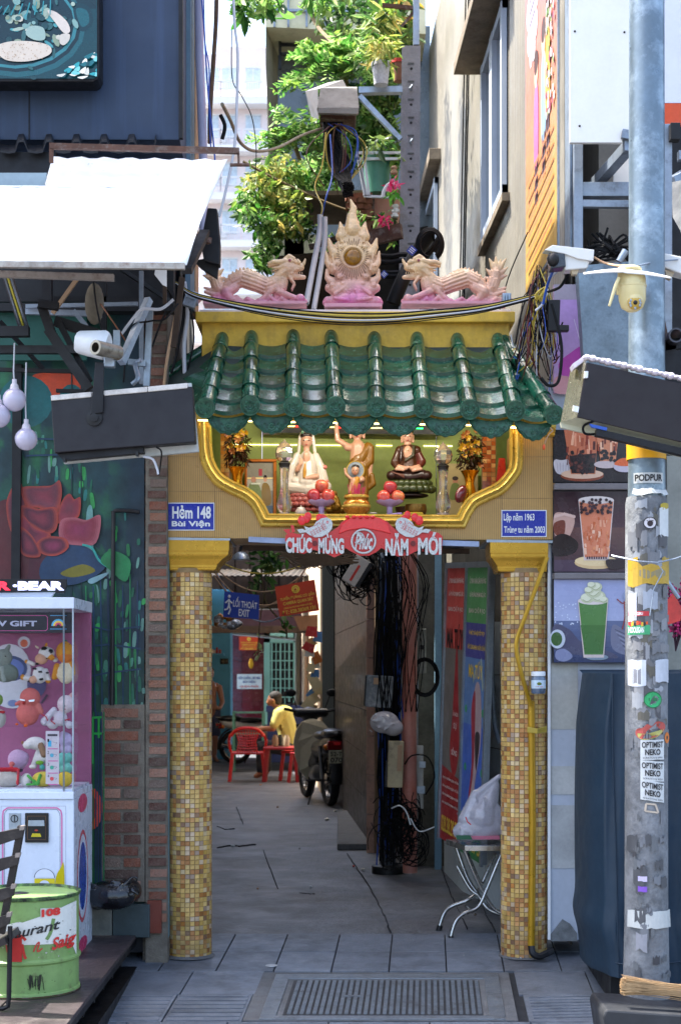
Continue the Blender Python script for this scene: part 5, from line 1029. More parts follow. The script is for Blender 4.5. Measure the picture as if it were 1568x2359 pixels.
plant('small_vine','sparse vine with pale leaves right of the flame tip','vine',[(820,505,13,22,22,.2,60,.06,G1),(860,500,12.9,40,10,.2,50,.06,G1),(905,530,12.8,12,30,.15,60,.06,G2),(750,560,13.3,30,30,.2,60,.06,G2)],[([(800,480,13),(850,500,13),(915,505,12.9)],.008)])
def pot(name,label,x,y0,y1,Y,r0,r1,m,rimm=None):
 zt,zb=W(x,y0,Y),W(x,y1,Y);t=thing(name,label,'pot',zb);k=Y/3600;H=zt.z-zb.z
 b=MB();b.lathe([(0,0),(r1*k,0),(r0*k,H),(r0*k*.9,H),(r0*k*.85,H*.8)],zb,22);b.obj('body',m,t);b=MB();b.lathe([(r0*k*.98,H*.84),(r0*k*1.06,H*.84),(r0*k*1.06,H*1.02),(r0*k*.9,H*1.02)],zb,22);b.obj('rim',rimm or m,t);return t
pot('flower_pot','white basket pot with a pale blue base on the pole’s arm',877,146,196,12.8,21,16,mat('potw','#c9ccd4',.6,var=.25,sc=60));pot('flower_pot','brown pot with a red rim left of the pole top',918,140,188,13.4,17,12,mat('potb','#8a5a44',.7),mat('potr','#b83020',.5))
plant('potted_croton','yellow green croton growing from the white basket pot','plant',[(877,115,12.8,34,36,.25,260,.12,G3+['#d0d08a'])],[([(877,150,12.8),(878,110,12.8)],.01)],asp=.2)
pot('bucket_planter','tall green bucket planter in a white wire frame',868,366,448,13.2,32,26,mat('bucket','#4d8a74',.5,var=.15))
plant('potted_fern','leafy plant sprouting from the green bucket planter','plant',[(872,345,13.2,34,26,.25,300,.09,G2),(915,375,13.2,14,14,.2,60,.08,G1)],[([(868,370,13.2),(872,340,13.2)],.01)])
wr=thing('wire_stand','white wire plant stand around the green bucket','stand',W(870,450,13));
for a,c in(((822,352),(928,352)),((838,356),(850,452)),((822,352),(840,452)),((828,372),(845,452)),((838,452),(925,456)),((822,366),(924,366))):b=MB();b.beam(W(*a,13.05),W(*c,13.05),.02);b.obj('wire',m_white,wr)
plant('pink_geranium','pink flowered geranium beside the concrete pole','plant',[(905,450,12.8,12,10,.12,60,.06,['#5aa53c','#7ac44c']),(905,424,12.8,14,10,.12,90,.05,['#d82060','#e84080','#f070a0']),(888,505,12.7,9,10,.1,40,.05,['#d82060','#e84080'])],[([(905,470,12.8),(905,430,12.8)],.008)])
b=MB()
b.tube(wpts([(912,425,12.9),(895,425,12.9),(884,440,12.9),(882,455,12.9)],5),.016,10);tag(b.obj('bent_pipe',m_white),'short bent white pipe beside the pink geranium','pipe')
for i,(x,y)in enumerate(((907,400),(911,488),(909,500))):b=MB();b.lathe([(0,0),(.03,0),(.03,.02),(.018,.03),(.03,.045),(.02,.06),(0,.06)],W(x,y,12.9),12);tag(b.obj('insulator',m_tan if i==0 else m_white),('brown insulator knob above the pink geranium','white insulator knob below the geranium, upper of two','white insulator knob below the geranium, lower of two')[i],'insulator')
# ================================================================ ornaments on the gate
GOLDP=['#d9b487','#d49a86','#cf6fa0']
def paintfn(zlo,zhi,seed=0):
 def f(co,cc):
  t=np.clip((co[:,2]-zlo)/(zhi-zlo),0,1);n=np.array([mnoise.noise((float(x)*9,float(y)*9,float(z)*9+seed))for x,y,z in co])
  t=np.clip(t+n*.28,0,1)[:,None];A,B_,C_=(np.array(hx(c))for c in('#cf6a9c','#cc9484','#d2ac7c'))
  o=np.where(t<.35,A+(B_-A)*(t/.35),B_+(C_-B_)*((t-.35)/.65));o[:,3]=1;return o
 return f
m_cer=ATT('ceramic',rough=.28,var=.25,sc=22,coat=.3,bump=.2,bsc=60)
YF=9.12;fp=thing('flame_ornament','carved flame ornament with an amber glass ball on the gate top','ornament',W(812,704,YF))
half=[(812,455),(806,470),(804,488),(806,505),(800,532),(790,520),(786,512),(782,522),(776,540),(774,560),(762,555),(757,548),(756,560),(760,580),(757,590),(750,578),(749,600),(751,625),(756,640),(762,650),(752,656),(749,664),(752,676),(748,690),(745,702)]
prims=[];k=YF/3600
def WP(x,y,dy=0):p=W(x,y,YF);return(p.x,YF+dy,p.z)
C0,C1,C2='#d9b487','#d49a86','#cf6fa0'
def mir(x):return 2*812-x
prims+=[('e',WP(812,600),(52*k,.035,62*k),C0),('e',WP(812,560),(34*k,.03,40*k),C0),('e',WP(812,665),(54*k,.04,24*k),C1),('e',WP(812,690),(58*k,.045,18*k),C2),('c',WP(812,530),WP(810,500),20*k,12*k,C0),('c',WP(810,505),WP(814,480),10*k,8*k,C0),('c',WP(814,480),WP(807,460),8*k,2*k,C0)]
for sx in(0,1):
 f=(lambda x:x)if not sx else mir
 for pts in([(785,545,13),(786,528,8),(783,512,2)],[(772,585,14),(762,570,9),(757,550,2.5)],[(768,620,13),(755,605,8),(751,580,2.5)],[(765,650,12),(754,640,7),(752,622,3)],[(795,540,10),(801,522,6),(799,512,3)],[(770,668,14),(758,664,10),(755,660,6)],[(770,694,14),(755,694,11),(750,697,8)]):
  for(a,c,r0),(d,e,r1)in zip(pts[:-1],pts[1:]):prims.append(('c',WP(f(a),c),WP(f(d),e),r0*k,r1*k,C0))
 for x,y,r_ in((795,570,6),(776,608,6),(784,572,5),(790,656,5),(782,640,6),(796,672,7),(803,676,6),(765,660,6),(765,615,5)):
  c=WP(f(x),y,-.03);
  for a in range(7):q=a*1.0;rr_=r_*k*(1-a*.1);prims.append(('c',(c[0]+math.cos(q)*rr_,c[1],c[2]+math.sin(q)*rr_),(c[0]+math.cos(q+1)*rr_*.9,c[1],c[2]+math.sin(q+1)*rr_*.9),.006,.006,C0))
  prims.append(('e',c,(.008,.01,.008),C0))
 prims.append(('c',WP(f(800),660,-.03),WP(f(772),680,-.03),.008,.012,C1));prims.append(('c',WP(f(770),690,-.035),WP(f(800),694,-.035),.01,.012,C2));prims.append(('c',WP(f(778),560,-.028),WP(f(786),600,-.03),.005,.007,C0));prims.append(('c',WP(f(765),590,-.028),WP(f(772),625,-.03),.005,.007,C0))
 prims.append(('c',WP(f(801),520,-.02),WP(f(796),545,-.025),.004,.006,C0));prims.append(('c',WP(f(783),525,-.02),WP(f(786),560,-.025),.004,.006,C0))
for i in range(44):
 a=2*PI*i/44;r1=(40 if i%2 else 36);prims.append(('c',WP(812+math.cos(a)*26,596+math.sin(a)*26,-.033),WP(812+math.cos(a)*r1,596+math.sin(a)*r1*(1.25 if math.sin(a)>0 else 1.1),-.026),.0035,.0018,C0))
for i in range(24):a=2*PI*i/24;c=2*PI*(i+1)/24;prims.append(('c',WP(812+math.cos(a)*24,596+math.sin(a)*24,-.036),WP(812+math.cos(c)*24,596+math.sin(c)*24,-.036),.007,.007,C0))
for k_ in(-1,1):prims.append(('c',WP(812+k_*6,672,-.04),WP(812+k_*14,703,-.02),.006,.01,C1))
zl=W(0,704,YF).z
sculpt('carved_flame',prims,.003,m_cer,fp,1,colorfn=paintfn(zl-.02,zl+.32))
b=MB();b.ball(WP(812,596,-.03),(.050,.03,.050),24,16);b.obj('glass_ball',mat('amber','#8a5a04',.12,var=.5,sc=30,spec=.6),fp)
b=MB()
for i in range(44):a=2*PI*(i+.5)/44;r1=(42 if i%2 else 37);b.tube([WP(812+math.cos(a)*28,596+math.sin(a)*28,-.034),WP(812+math.cos(a)*r1,596+math.sin(a)*r1*(1.25 if math.sin(a)>0 else 1.05),-.031)],.0016,4)
tag(b.obj('painted_groove_rays',mat('groove_dark','#6a4a34',.8),fp),kind='stuff')  # thin brown tubes paint in the dark of the ray grooves
b=MB();b.px([(747,698),(880,698),(880,706),(747,706)],YF-.05,.12);b.obj('base',ATT('ceramic')if False else mat('pinkbase','#c88a94',.4,var=.2),fp)
def dragon(label,x0,x1,sgn,tail=True):
 Yd=9.12;S=(x1-x0)/243;t=thing('dragon_figure',label,'dragon figure',W((x0+x1)/2,704,Yd),'ceramic dragons on the gate')
 def P(u,v,dy=0):
  x=x0+u*S if sgn>0 else x1-u*S;p=W(x,704-v,Yd);return(p.x,Yd+dy,p.z)
 k=Yd/3600;pr=[]
 def ch(pts,c=C0,dy=0):
  for a,d in zip(pts[:-1],pts[1:]):pr.append(('c',P(a[0],a[1],a[3]if len(a)>3 else dy),P(d[0],d[1],d[3]if len(d)>3 else dy),a[2]*k,d[2]*k,c))
 ch([(60,70,15),(75,50,17),(95,42,18),(120,52,20),(150,62,20),(175,50,17),(192,30,15),(205,40,14),(212,62,13),(215,80,10)])
 ch([(60,70,15),(52,80,16),(45,88,15)])
 ch([(46,86,19),(32,87,14),(16,88,9)]);ch([(14,90,5),(8,98,4),(5,106,2.5)])
 ch([(46,74,13),(28,67,8),(8,65,5)],C1)
 for i in range(7):ch([(12+i*5,71,1.6),(12+i*5,76,.8)],C0,-.03)
 for i in range(5):ch([(14+i*5,82,1.6),(14+i*5,77,.8)],C0,-.03)
 pr.append(('e',P(26,98,-.02),(.018,.02,.014),C0));pr.append(('e',P(40,100,-.025),(.02,.02,.016),C0));ch([(30,106,4,-.02),(42,112,5,-.02),(52,106,4,-.02)]);ch([(18,96,4,-.03),(22,102,3,-.03)])
 for d in(-.03,.03):ch([(50,100,6,d),(66,97,6,d),(78,98,5,d),(88,94,4,d)]);ch([(52,90,5,d),(66,84,4,d),(80,84,2,d)]);ch([(50,78,6,d),(62,68,5,d),(76,66,2,d)]);ch([(42,66,4,d*.6),(30,50,3,d*.6),(36,36,2,d*.6)])
 ch([(58,60,13),(62,38,14),(70,18,12),(50,10,9),(30,8,7)]);ch([(30,10,9,-.02),(14,10,9,-.02),(6,8,6,-.02)],C2);ch([(66,30,9,-.03),(44,20,7,-.04),(22,12,6,-.04)],C2)
 pr.append(('e',P(16,12,-.04),(.028,.028,.028),C1));ch([(74,40,8,-.03),(92,22,7,-.03),(108,8,6,-.03)],C1);ch([(90,30,6,.03),(110,12,6,.03)],C1)
 ch([(168,40,13,-.02),(186,28,14,-.03),(176,12,10,-.03),(158,6,7,-.03)],C1);ch([(190,24,9,-.02),(210,22,6,-.02),(234,30,4,-.02)],C1);ch([(190,16,8,-.02),(214,12,6,-.02),(236,16,4,-.02)],C1);ch([(186,8,8,-.02),(212,5,6,-.02),(236,6,4,-.02)],C1)
 ch([(196,34,8,-.01),(218,34,5,-.01),(236,40,3,-.01)],C1)
 for i in range(13):u=84+i*8.6;v=[62,63,66,71,76,80,83,84,83,80,74,67,60][i];ch([(u,v-3,5),(u+2,v+3,2.4)])
 for(a,c_)in(((214,78),(200,108)),((214,80),(215,112)),((216,78),(226,106)),((216,74),(238,108)),((217,66),(241,88)),((214,60),(240,70)),((212,66),(193,84)),((208,54),(192,66))):ch([(a[0],a[1],8),((a[0]+c_[0])/2,(a[1]+c_[1])/2,6),(c_[0],c_[1],1.8)])
 for i in range(9):u=20+i*26;ch([(u,5,6,-.03),(u+13,9+(i%3)*4,5,-.035),(u+24,4,4,-.03)],C2)
 RRd=random.Random(3)
 for(ua,va,ub,vb,rad)in((75,50,95,42,17),(95,42,120,52,19),(120,52,150,62,20),(150,62,175,50,18),(205,40,212,62,13),(212,62,215,80,11),(58,60,62,38,13)):
  n=int(math.hypot(ub-ua,vb-va)/4.2)
  for i in range(n):
   for j in range(-3,4):
    q=i/n+(.5/n if j%2 else 0);u,v=ua+(ub-ua)*q,va+(vb-va)*q;a=j*.42;dl=math.hypot(ub-ua,vb-va);nu_,nv_=-(vb-va)/dl,(ub-ua)/dl;off=math.sin(a)*rad
    c=P(u+nu_*off,v+nv_*off,-math.cos(a)*rad*k*.98);pr.append(('e',c,(.0075,.0065,.0075),C0))
 sculpt('body',pr,.0034,m_cer,t,1,colorfn=paintfn(zl-.03,zl+.24,5))
 b=MB();b.box(P(120,2),(236*S*k,.13,.016));b.obj('base',MATS['pinkbase'],t)
 b=MB();b.ball(P(40,100,-.042),.009,10,7);b.obj('eye',mat('eyep','#8a4a50',.3),t)
 return t
dragon('ceramic dragon on the right end of the gate, tail fanned upright',922,1170,1)
dragon('ceramic dragon on the left end of the gate, jaws wide open',465,708,-1)
b=MB()
for i,x in enumerate((443,1160)):pass
for x,lab in((446,'small grey floodlight at the gate’s left end'),(1165,'small grey floodlight at the gate’s right end')):
 t=thing('floodlight',lab,'floodlight',W(x,690,9));b=MB();b.box(W(x,690,8.95),(.05,.07,.06));b.obj('body',m_galv,t,bev=.004)
 for k in range(3):b=MB();b.box(W(x-6+k*6,690,8.9),(.006,.03,.055));b.obj('fin',m_silver,t)
# ================================================================ things in the shrine
ZF=zf;YS1=9.35
m_sk=ATT('statue',rough=.4,var=.08,sc=40,coat=.3)
def at(px,Y):return Vector((W(px,0,Y).x,Y,ZF))
class SP:
 def __init__(s,Y):s.Y=Y;s.k=Y/3600;s.p=[]
 def P(s,x,y,d=0):q=W(x,y,s.Y);return(q.x,s.Y+d*s.k,q.z)
 def e(s,x,y,rx,ry,rz,c,d=0):s.p.append(('e',s.P(x,y,d),(rx*s.k,rz*s.k,ry*s.k),c));return s
 def c(s,pts,c,d=0):
  for a,b_ in zip(pts[:-1],pts[1:]):s.p.append(('c',s.P(a[0],a[1],a[3]if len(a)>3 else d),s.P(b_[0],b_[1],b_[3]if len(b_)>3 else d),a[2]*s.k,b_[2]*s.k,c))
  return s
def face(b,s,x,y,w,d,brow=True):
 k=s.k;h=w*1.25
 for sg in(-1,1):
  b.color('#2a1a18');b.ball(s.P(x+sg*w*.23,y-h*.06,d),(w*.12*k,.0015,w*.045*k),8,5);b.color('#4a2a20');b.tube([s.P(x+sg*w*.1,y-h*.2,d),s.P(x+sg*w*.24,y-h*.25,d),s.P(x+sg*w*.38,y-h*.19,d+1)],.0007,4)
 b.color('#c07860');b.tube([s.P(x,y-h*.08,d-.5),s.P(x,y+h*.12,d-1.5)],[.0008,.0018],5);b.color('#a02828');b.ball(s.P(x,y+h*.26,d),(w*.11*k,.002,w*.05*k),8,5)
SKN='#c4967c'
s=SP(9.5);t=thing('seated_statue','white robed seated statue with hood and golden vase on pink lotus','statue',at(706,9.5));WH='#cfc6ba'
s.e(706,1016,13,17,13,SKN).c([(706,1030,7),(706,1048,8)],SKN)
s.c([(706,992,10,3),(691,1006,4,4),(688,1040,4,3)],WH).c([(706,992,10,3),(721,1006,4,4),(725,1040,4,3)],WH).e(704.6,985,9,9,8,WH,2).e(705,1003,14,8,12,'#1c1414',0).e(705,992,5,6,4,'#c8902c',-8).e(697,996,4,5,3,'#2c6a4a',-7).e(713,996,4,5,3,'#2c6a4a',-7)
s.c([(706,1052,14),(706,1090,22),(706,1112,26)],WH).c([(684,1050,8),(674,1080,12),(668,1108,13)],WH).c([(727,1050,8),(738,1080,12),(744,1106,13)],WH).e(706,1056,8,16,5,SKN,-13)
s.c([(664,1122,16),(706,1128,18,-8),(748,1122,16)],WH).c([(680,1110,12,-6),(730,1112,12,-6)],WH)
s.c([(684,1085,5,-16),(692,1072,4.5,-20)],SKN).c([(728,1100,7,-16),(708,1104,5,-22)],SKN).e(708,1104,9,4,5,SKN,-22)
for i in range(4):s.c([(693+i*2-2,1070,1.5,-21),(690+i*2.6,1056+abs(i-1)*2,1.0,-21)],SKN)
for i in range(7):x=670+i*12;s.c([(x,1060+abs(i-3)*7,1.2,-16+abs(i-3)*2),(x+(i-3)*2,1105,1.8,-20+abs(i-3)*3)],'#c4b49c')
s.c([(703,1072,2,-24),(702,1088,4,-24),(701,1102,3,-24)],'#b8862c')
sculpt('figure',s.p,.0032,m_sk,t,1);b=MB('#ffffff');face(b,s,706,1018,24,-13.4);b.obj('face_paint',ATT('print'),t)
for r_,y,n,w_ in((30,1142,9,10),(34,1152,10,10),(42,1163,11,9),(30,1174,9,8)):
 b=MB();
 for i in range(n):a=PI+PI*(i+.5)/n;b.ball(s.P(709+math.cos(a)*r_*1.15,y,math.sin(a)*r_*.5),(w_*s.k,w_*.7*s.k,w_*.7*s.k),10,7)
 b.ball(s.P(709,y,6),(r_*s.k,20*s.k,8*s.k));b.obj('lotus_tier',mat('lotus','#b4605c',.3,var=.15,coat=.5),t)
lz=MB()
for x,y,r_,c in((748,1077,6,'#c87a70'),(752,1110,6,'#c87a70'),(668,1130,7,'#c87a70')):lz.color(c);lz.ball(s.P(x,y,-6),(r_*s.k,r_*s.k,r_*.9*s.k),10,7);lz.color('#4a6a3c');lz.tube([s.P(x,y+5,-6),s.P(x-4,y+30,-6),s.P(x-2,1150,-4)],.003,5);lz.ball(s.P(x-5,y+14,-6),(5*s.k,3*s.k,7*s.k),8,5)
lz.obj('lotus_buds',m_sk,t)
s=SP(9.55);t=thing('standing_statue','standing statue in ochre robe raising one arm, child figure before it','statue',at(825,9.55));OC='#7e5610'
s.e(822,996,14,18,14,SKN).e(822,982,14,8,13,'#1c2a22',2).c([(807,990,3),(807,1008,3)],SKN).c([(838,990,3),(838,1008,3)],SKN).c([(822,1010,8),(824,1024,10)],SKN)
s.c([(800,1030,9),(848,1032,9)],SKN).c([(824,1030,17),(824,1075,20)],SKN).c([(803,1030,8),(777,1013,6.5),(775,992,5.5),(775,982,5)],SKN).e(776,977,5,6,5,SKN).c([(775,975,2),(775,965,1.8)],SKN)
s.c([(848,1028,10,0),(826,1058,17,-4),(806,1090,13,-4)],OC).c([(852,1032,10),(850,1062,12),(832,1075,18)],OC).c([(825,1085,24),(826,1130,24),(826,1175,22)],OC).c([(852,1058,8),(851,1095,6)],SKN).e(851,1096,6,6,6,SKN).c([(856,1096,6,-4),(858,1115,8,-4),(848,1125,6,-4)],OC)
for i in range(7):s.c([(846-i*2,1030+i*5,1.2,-10),(822-i*3,1062+i*5,1.4,-20),(804,1085+i*8,1.2,-14)],'#8a5a14')
for i in range(5):s.c([(808+i*9,1100,1.2,-22+abs(i-2)*2),(806+i*9,1175,1.6,-22+abs(i-2)*2)],'#8a5a14')
s.c([(833,1108,7,-30),(816,1112,9,-34),(812,1135,11,-32)],SKN).e(817.7,1088,9,11,9,SKN,-34).e(818,1080,9.5,6,9,'#221814',-32).c([(806,1106,3.5,-34),(796,1096,3,-34),(794,1084,2.6,-34)],SKN).c([(822,1108,6,-38),(814,1140,9,-38)],'#b8801c').c([(810,1140,9,-30),(810,1180,12,-28)],OC)
sculpt('figure',s.p,.0032,m_sk,t,1);b=MB('#ffffff');face(b,s,822,999,25,-14.5);face(b,s,817,1090,15,-43.2);b.color('#b02818');b.ball(s.P(832,1038,-14),(.006,.002,.004),6,4);b.obj('face_paint',ATT('print'),t)
b=MB();b.lathe([(0,0),(20*s.k,0),(20*s.k,.004),(0,.004)],s.P(818.4,1086,-24),24,M=Matrix.Rotation(PI/2,3,'X'));b.obj('halo',mat('halo','#8c98a4',.2,var=.4,sc=30),t)
b=MB();b.tube([s.P(818.4+math.cos(a)*20,1086+math.sin(a)*20,-26)for a in[i/24*2*PI for i in range(25)]],.003,6);b.obj('halo_rim',m_goldb,t)
s=SP(9.5);t=thing('seated_statue','dark robed seated buddha statue with folded hands on a green lotus','statue',at(941,9.5));BR,BR2='#42200e','#2e1614'
s.e(938,1006,13.5,17,13,SKN).e(938,994,15,9,14,'#14100e',2).e(939,984,8,7,8,'#14100e',1).c([(925,1004,2.6),(925,1018,2.8)],SKN).c([(951,1004,2.6),(951,1018,2.8)],SKN).c([(938,1018,8),(939,1030,10)],SKN)
s.c([(922,1038,12),(940,1036,14),(958,1038,12)],BR).c([(940,1040,16),(941,1078,22)],BR).e(938,1044,10,16,6,SKN,-14).c([(918,1040,9),(910,1066,11),(916,1078,8,-10)],BR).c([(960,1040,9),(970,1064,11),(962,1078,8,-10)],'#5a2018')
s.c([(924,1030,3,-10),(922,1060,3,-16)],BR2).c([(952,1030,4,-10),(950,1052,4,-17),(932,1064,3,-20)],'#33301c').c([(918,1078,6,-16),(934,1082,4.5,-24)],SKN).c([(962,1078,6,-16),(946,1082,4.5,-24)],SKN).e(940,1080,12,3.5,5,SKN,-24).c([(912,1083,4,-20),(928,1086,3,-24)],SKN).c([(968,1083,4,-20),(950,1087,4,-24)],SKN)
s.c([(908,1094,12,-4),(940,1100,10,-10),(974,1094,12,-4)],BR2).e(902,1096,13,12,16,BR2,-4).e(982,1096,13,12,16,BR2,-4)
for i in range(5):s.c([(900+i*3,1088+i,1,-18),(930,1104-i*2,1,-22)],'#5a2e1c')
sculpt('figure',s.p,.0032,m_sk,t,1);b=MB('#ffffff');face(b,s,938,1008,25,-13.6);b.color('#8a6a30');b.box(s.P(939,1040,-21),(.008,.003,.008));b.obj('face_paint',ATT('print'),t)
for r_,y,w_ in((44,1115,10),(50,1128,12)):
 b=MB()
 for i in range(10):a=PI+PI*(i+.5)/10;b.ball(s.P(943+math.cos(a)*r_,y,math.sin(a)*r_*.5),(w_*s.k,w_*.6*s.k,w_*.8*s.k),10,7)
 b.ball(s.P(943,y,0),(r_*.97*s.k,24*s.k,9*s.k));b.obj('lotus_tier',mat('lotusg','#3a4420',.3,var=.3,coat=.4),t)
b=MB();b.ball(s.P(943,1142,0),(44*s.k,24*s.k,7*s.k));b.lathe([(0,0),(38*s.k,0),(42*s.k,.02),(30*s.k,.06),(34*s.k,.10)],at(943,9.5)+Vector((0,0,.0)),20);b.obj('plinth',mat('plinthd','#2a1610',.4,var=.3),t)
m_cry=mat('crystal','#f0f0f4',.03,var=0,trans=.92,ior=1.5);m_cryd=mat('crybase','#b8b0b8',.15,var=.3,trans=.5)
for x,lab,ly in((655,'crystal ball lamp left of the white robed statue',1044),(1020,'crystal ball lamp right of the seated buddha',1050)):
 Y=9.2;k=Y/3600;c=at(x,Y);t=thing('crystal_lamp',lab,'lamp',c,'pair of crystal lamps');zb_=W(x,ly,Y).z
 b=MB();b.lathe([(.0,.085),(.008,.072),(.03,.055),(.05,.028),(.055,.0),(.05,-.03),(.03,-.05),(0,-.056)],(c.x,Y,zb_),10);b.obj('crystal_ball',m_cry,t,smooth=False)
 b=MB();b.lathe([(.03,zb_-.055-ZF),(.036,zb_-.062-ZF),(.03,zb_-.075-ZF),(.03,zb_-.085-ZF),(0,zb_-.085-ZF)],c,14);b.obj('collar',m_black,t)
 b=MB();h=zb_-.085-ZF;b.lathe([(0,.035),(.03,.036),(.042,.06),(.045,.09),(.034,.14),(.024,h*.62),(.026,h*.9),(.032,h),(0,h)],c,20);b.obj('glass_stem',m_cry,t)
 b=MB();b.tube([c+Vector((0,0,.04)),c+Vector((0,0,h))],.007,8);b.obj('brass_rod',m_goldb,t);b=MB();b.lathe([(.0,.0),(.066,0),(.068,.012),(.05,.016),(.052,.026),(.03,.036),(0,.036)],c,10);b.obj('foot',m_cryd,t,smooth=False)
YF1=['#c89a18','#d8ac20','#b87a28','#a8602c','#c88a50','#8a4a24']
for x,yt,lab,fl in((547,1077,'gold vase with yellow silk flowers at the shrine’s left',(545,1025,27,48)),(1081,1085,'gold vase with wilting yellow flowers at the shrine’s right',(1083,1035,30,46))):
 Y=9.3;k=Y/3600;c=at(x,Y);H=W(x,yt,Y).z-ZF;t=thing('vase',lab,'vase',c,'pair of gold flower vases')
 b=MB();b.lathe([(0,0),(.035,0),(.03,.04),(.045,H*.35),(.042,H*.5),(.026,H*.75),(.034,H*.88),(.055,H),(.05,H),(.028,H*.86)],c,20);b.obj('body',mat('brass','#c8881c',.15,metal=.9,var=.1),t)
 f=thing('flowers',('bunch of yellow and brown silk flowers in the left gold vase' if x<800 else 'drooping yellow and rust flowers in the right gold vase'),'flowers',c+Vector((0,0,H)));rr=random.Random(int(x));lf=MB();c0=W(fl[0],fl[1],Y)
 leaves(lf,c0,(fl[2]*k,.05,fl[3]*k),420,.035,['#5a3a1c','#3a2c14','#4a4a1c','#6a3a20'],rnd=rr,asp=.25)
 leaves(lf,c0+Vector((0,0,-.06)),(fl[2]*1.1*k,.05,.07),160,.04,['#3a2414','#4a2c18'],rnd=rr,asp=.2,droop=1);tag(lf.obj('foliage',m_leaf,f),kind='stuff')
 for i in range(15):
  p=c0+Vector((rr.uniform(-1,1)*fl[2]*k*.8,-.05+rr.uniform(-.02,.02),rr.uniform(-.95,1)*fl[3]*k));q=MB()
  for j in range(14):
   a=rr.uniform(0,2*PI);d=Vector((math.cos(a),-.55,math.sin(a)-.25)).normalized();u=d.cross(Vector((0,1,0))).normalized()*.0055;l=.026*rr.uniform(.7,1.2);q.color(rr.choice(YF1[:3]if i%3 else YF1[2:]));q.add([p,p+d*l*.6+u,p+d*l,p+d*l*.6-u],[(0,1,2,3)])
  q.obj('blossom',m_leaf,f)
Y=9.62;t=thing('framed_picture','gold framed mirror behind the left crystal lamp','picture',at(600,Y))
for(x0,y0,x1,y1)in((563,1057,637,1064),(563,1064,569,1188),(629,1064,637,1188)):b=MB();b.px([(x0,y0),(x1,y0),(x1,y1),(x0,y1)],Y-.02,.03);b.obj('frame_bar',mat('giltframe','#a8601c',.3,metal=.5,var=.2),t,bev=.004)
p=PR(Y-.004);p.rect(569,1064,629,1188,'#8a887c');p.rect(569,1100,629,1103,'#ffe9a0');p.rect(600,1165,629,1188,'#5a6a7c');p.rect(569,1104,629,1130,'#b8b8ac')
p.blob([(572,1125),(585,1108),(600,1125),(604,1160),(580,1170)],'#7a8a5a');p.ell(584,1105,6,7,'#b88a74');p.blob([(603,1120),(613,1112),(622,1125),(624,1160),(606,1162)],'#8a7030');p.ell(611,1100,4,6,'#1a1414');p.ell(611,1105,4,5,'#c89a80');p.rect(596,1080,604,1096,'#a8404c');p.rect(578,1112,600,1116,'#d8e0d0');p.obj('painted_reflection',ATT('gloss'),t)  # mirror's reflection, light strip included, is painted on as flat shapes
Y=9.65;t=thing('altar_picture','pale picture of a child behind the right vase','picture',at(1050,Y));b=MB();b.px([(1028,1068),(1100,1068),(1100,1188),(1028,1188)],Y,.015);b.obj('board',mat('beigeb','#a89868',.6),t);p=PR(Y-.002);p.ell(1048,1108,6,8,'#b07a5c');p.ell(1048,1102,7,5,'#241a14');p.blob([(1040,1116),(1056,1116),(1064,1145),(1036,1150)],'#6a7a3a');p.obj('print',ATT('print'),t)
m_por=mat('porcelain','#b8a0c8',.3,var=.05,coat=.4)
m_app=[mat('appleA','#c8523c',.3,var=.35,sc=20,coat=.5,dirt=('#d8a050',.3,15)),mat('appleB','#b02c38',.3,var=.35,sc=20,coat=.5),mat('appleC','#c4483c',.3,var=.3,sc=24,coat=.5)]
def apple(c,r,m,lab,rot):
 t=thing('apple',lab,'apple',c);b=MB();prof=[(0,-.82),(.3,-.95),(.62,-.82),(.92,-.35),(1.0,.1),(.93,.55),(.66,.86),(.35,.92),(.12,.78),(0,.66)]
 b.lathe([(a*r,z*r)for a,z in prof],c,20,M=Matrix.Rotation(rot,3,'X')@Matrix.Rotation(rot*.7,3,'Y'));b.obj('fruit',m,t);b=MB();d=Matrix.Rotation(rot,3,'X')@Matrix.Rotation(rot*.7,3,'Y')@Vector((0,0,1));b.tube([c+d*r*.65,c+d*r*1.05],.0015,5);b.obj('stalk',m_stem,t)
for sx,side,ap in((740,'left',((740.6,1120),(723,1143),(755,1143))),(897,'right',((898,1123),(884,1146),(915,1146)))):
 Y=9.15;k=Y/3600;c=at(sx,Y);zt2=W(0,1157,Y).z-ZF;t=thing('fruit_stand',f'pale lilac scalloped fruit stand holding apples, {side} of the incense pot','fruit stand',c);b=MB();n=32;prof=[(.036,0),(.034,.012),(.016,.03),(.018,zt2*.7),(.05,zt2*.82),(.078,zt2),(.083,zt2+.008),(.074,zt2+.002),(0,zt2*.86)];b.lathe(prof,c,n)
 b.v=[(v[0],v[1],v[2]+(.004*math.cos(8*math.atan2(v[1]-c.y,v[0]-c.x))if v[2]-ZF>zt2-.001 else 0))for v in b.v];b.obj('dish',m_por,t)
 for i,(x,y)in enumerate(ap):q=W(x,y,Y);q.y+=(.01 if i==0 else-.005);apple(q,15*k*1.05,m_app[(i+(side=='right'))%3],f'{("topmost", "left", "dark right")[i]} apple in the pile on the {side} fruit stand',(.3,-.5,.6)[i])
Y=9.13;c=at(821,Y);k=Y/3600;H=W(0,1141,Y).z-ZF;t=thing('incense_pot','gold banded incense pot full of burnt pink sticks','incense pot',c)
b=MB();b.lathe([(0,0),(.045,0),(.05,.015),(.074,H*.3),(.082,H*.5),(.076,H*.68),(.06,H*.8),(.066,H*.86),(.072,H*.9),(.072,H),(.062,H),(.06,H*.9),(0,H*.9)],c,30);b.obj('bowl',mat('potgold','#c8842c',.25,metal=.4,var=.35,sc=24,coat=.6),t)
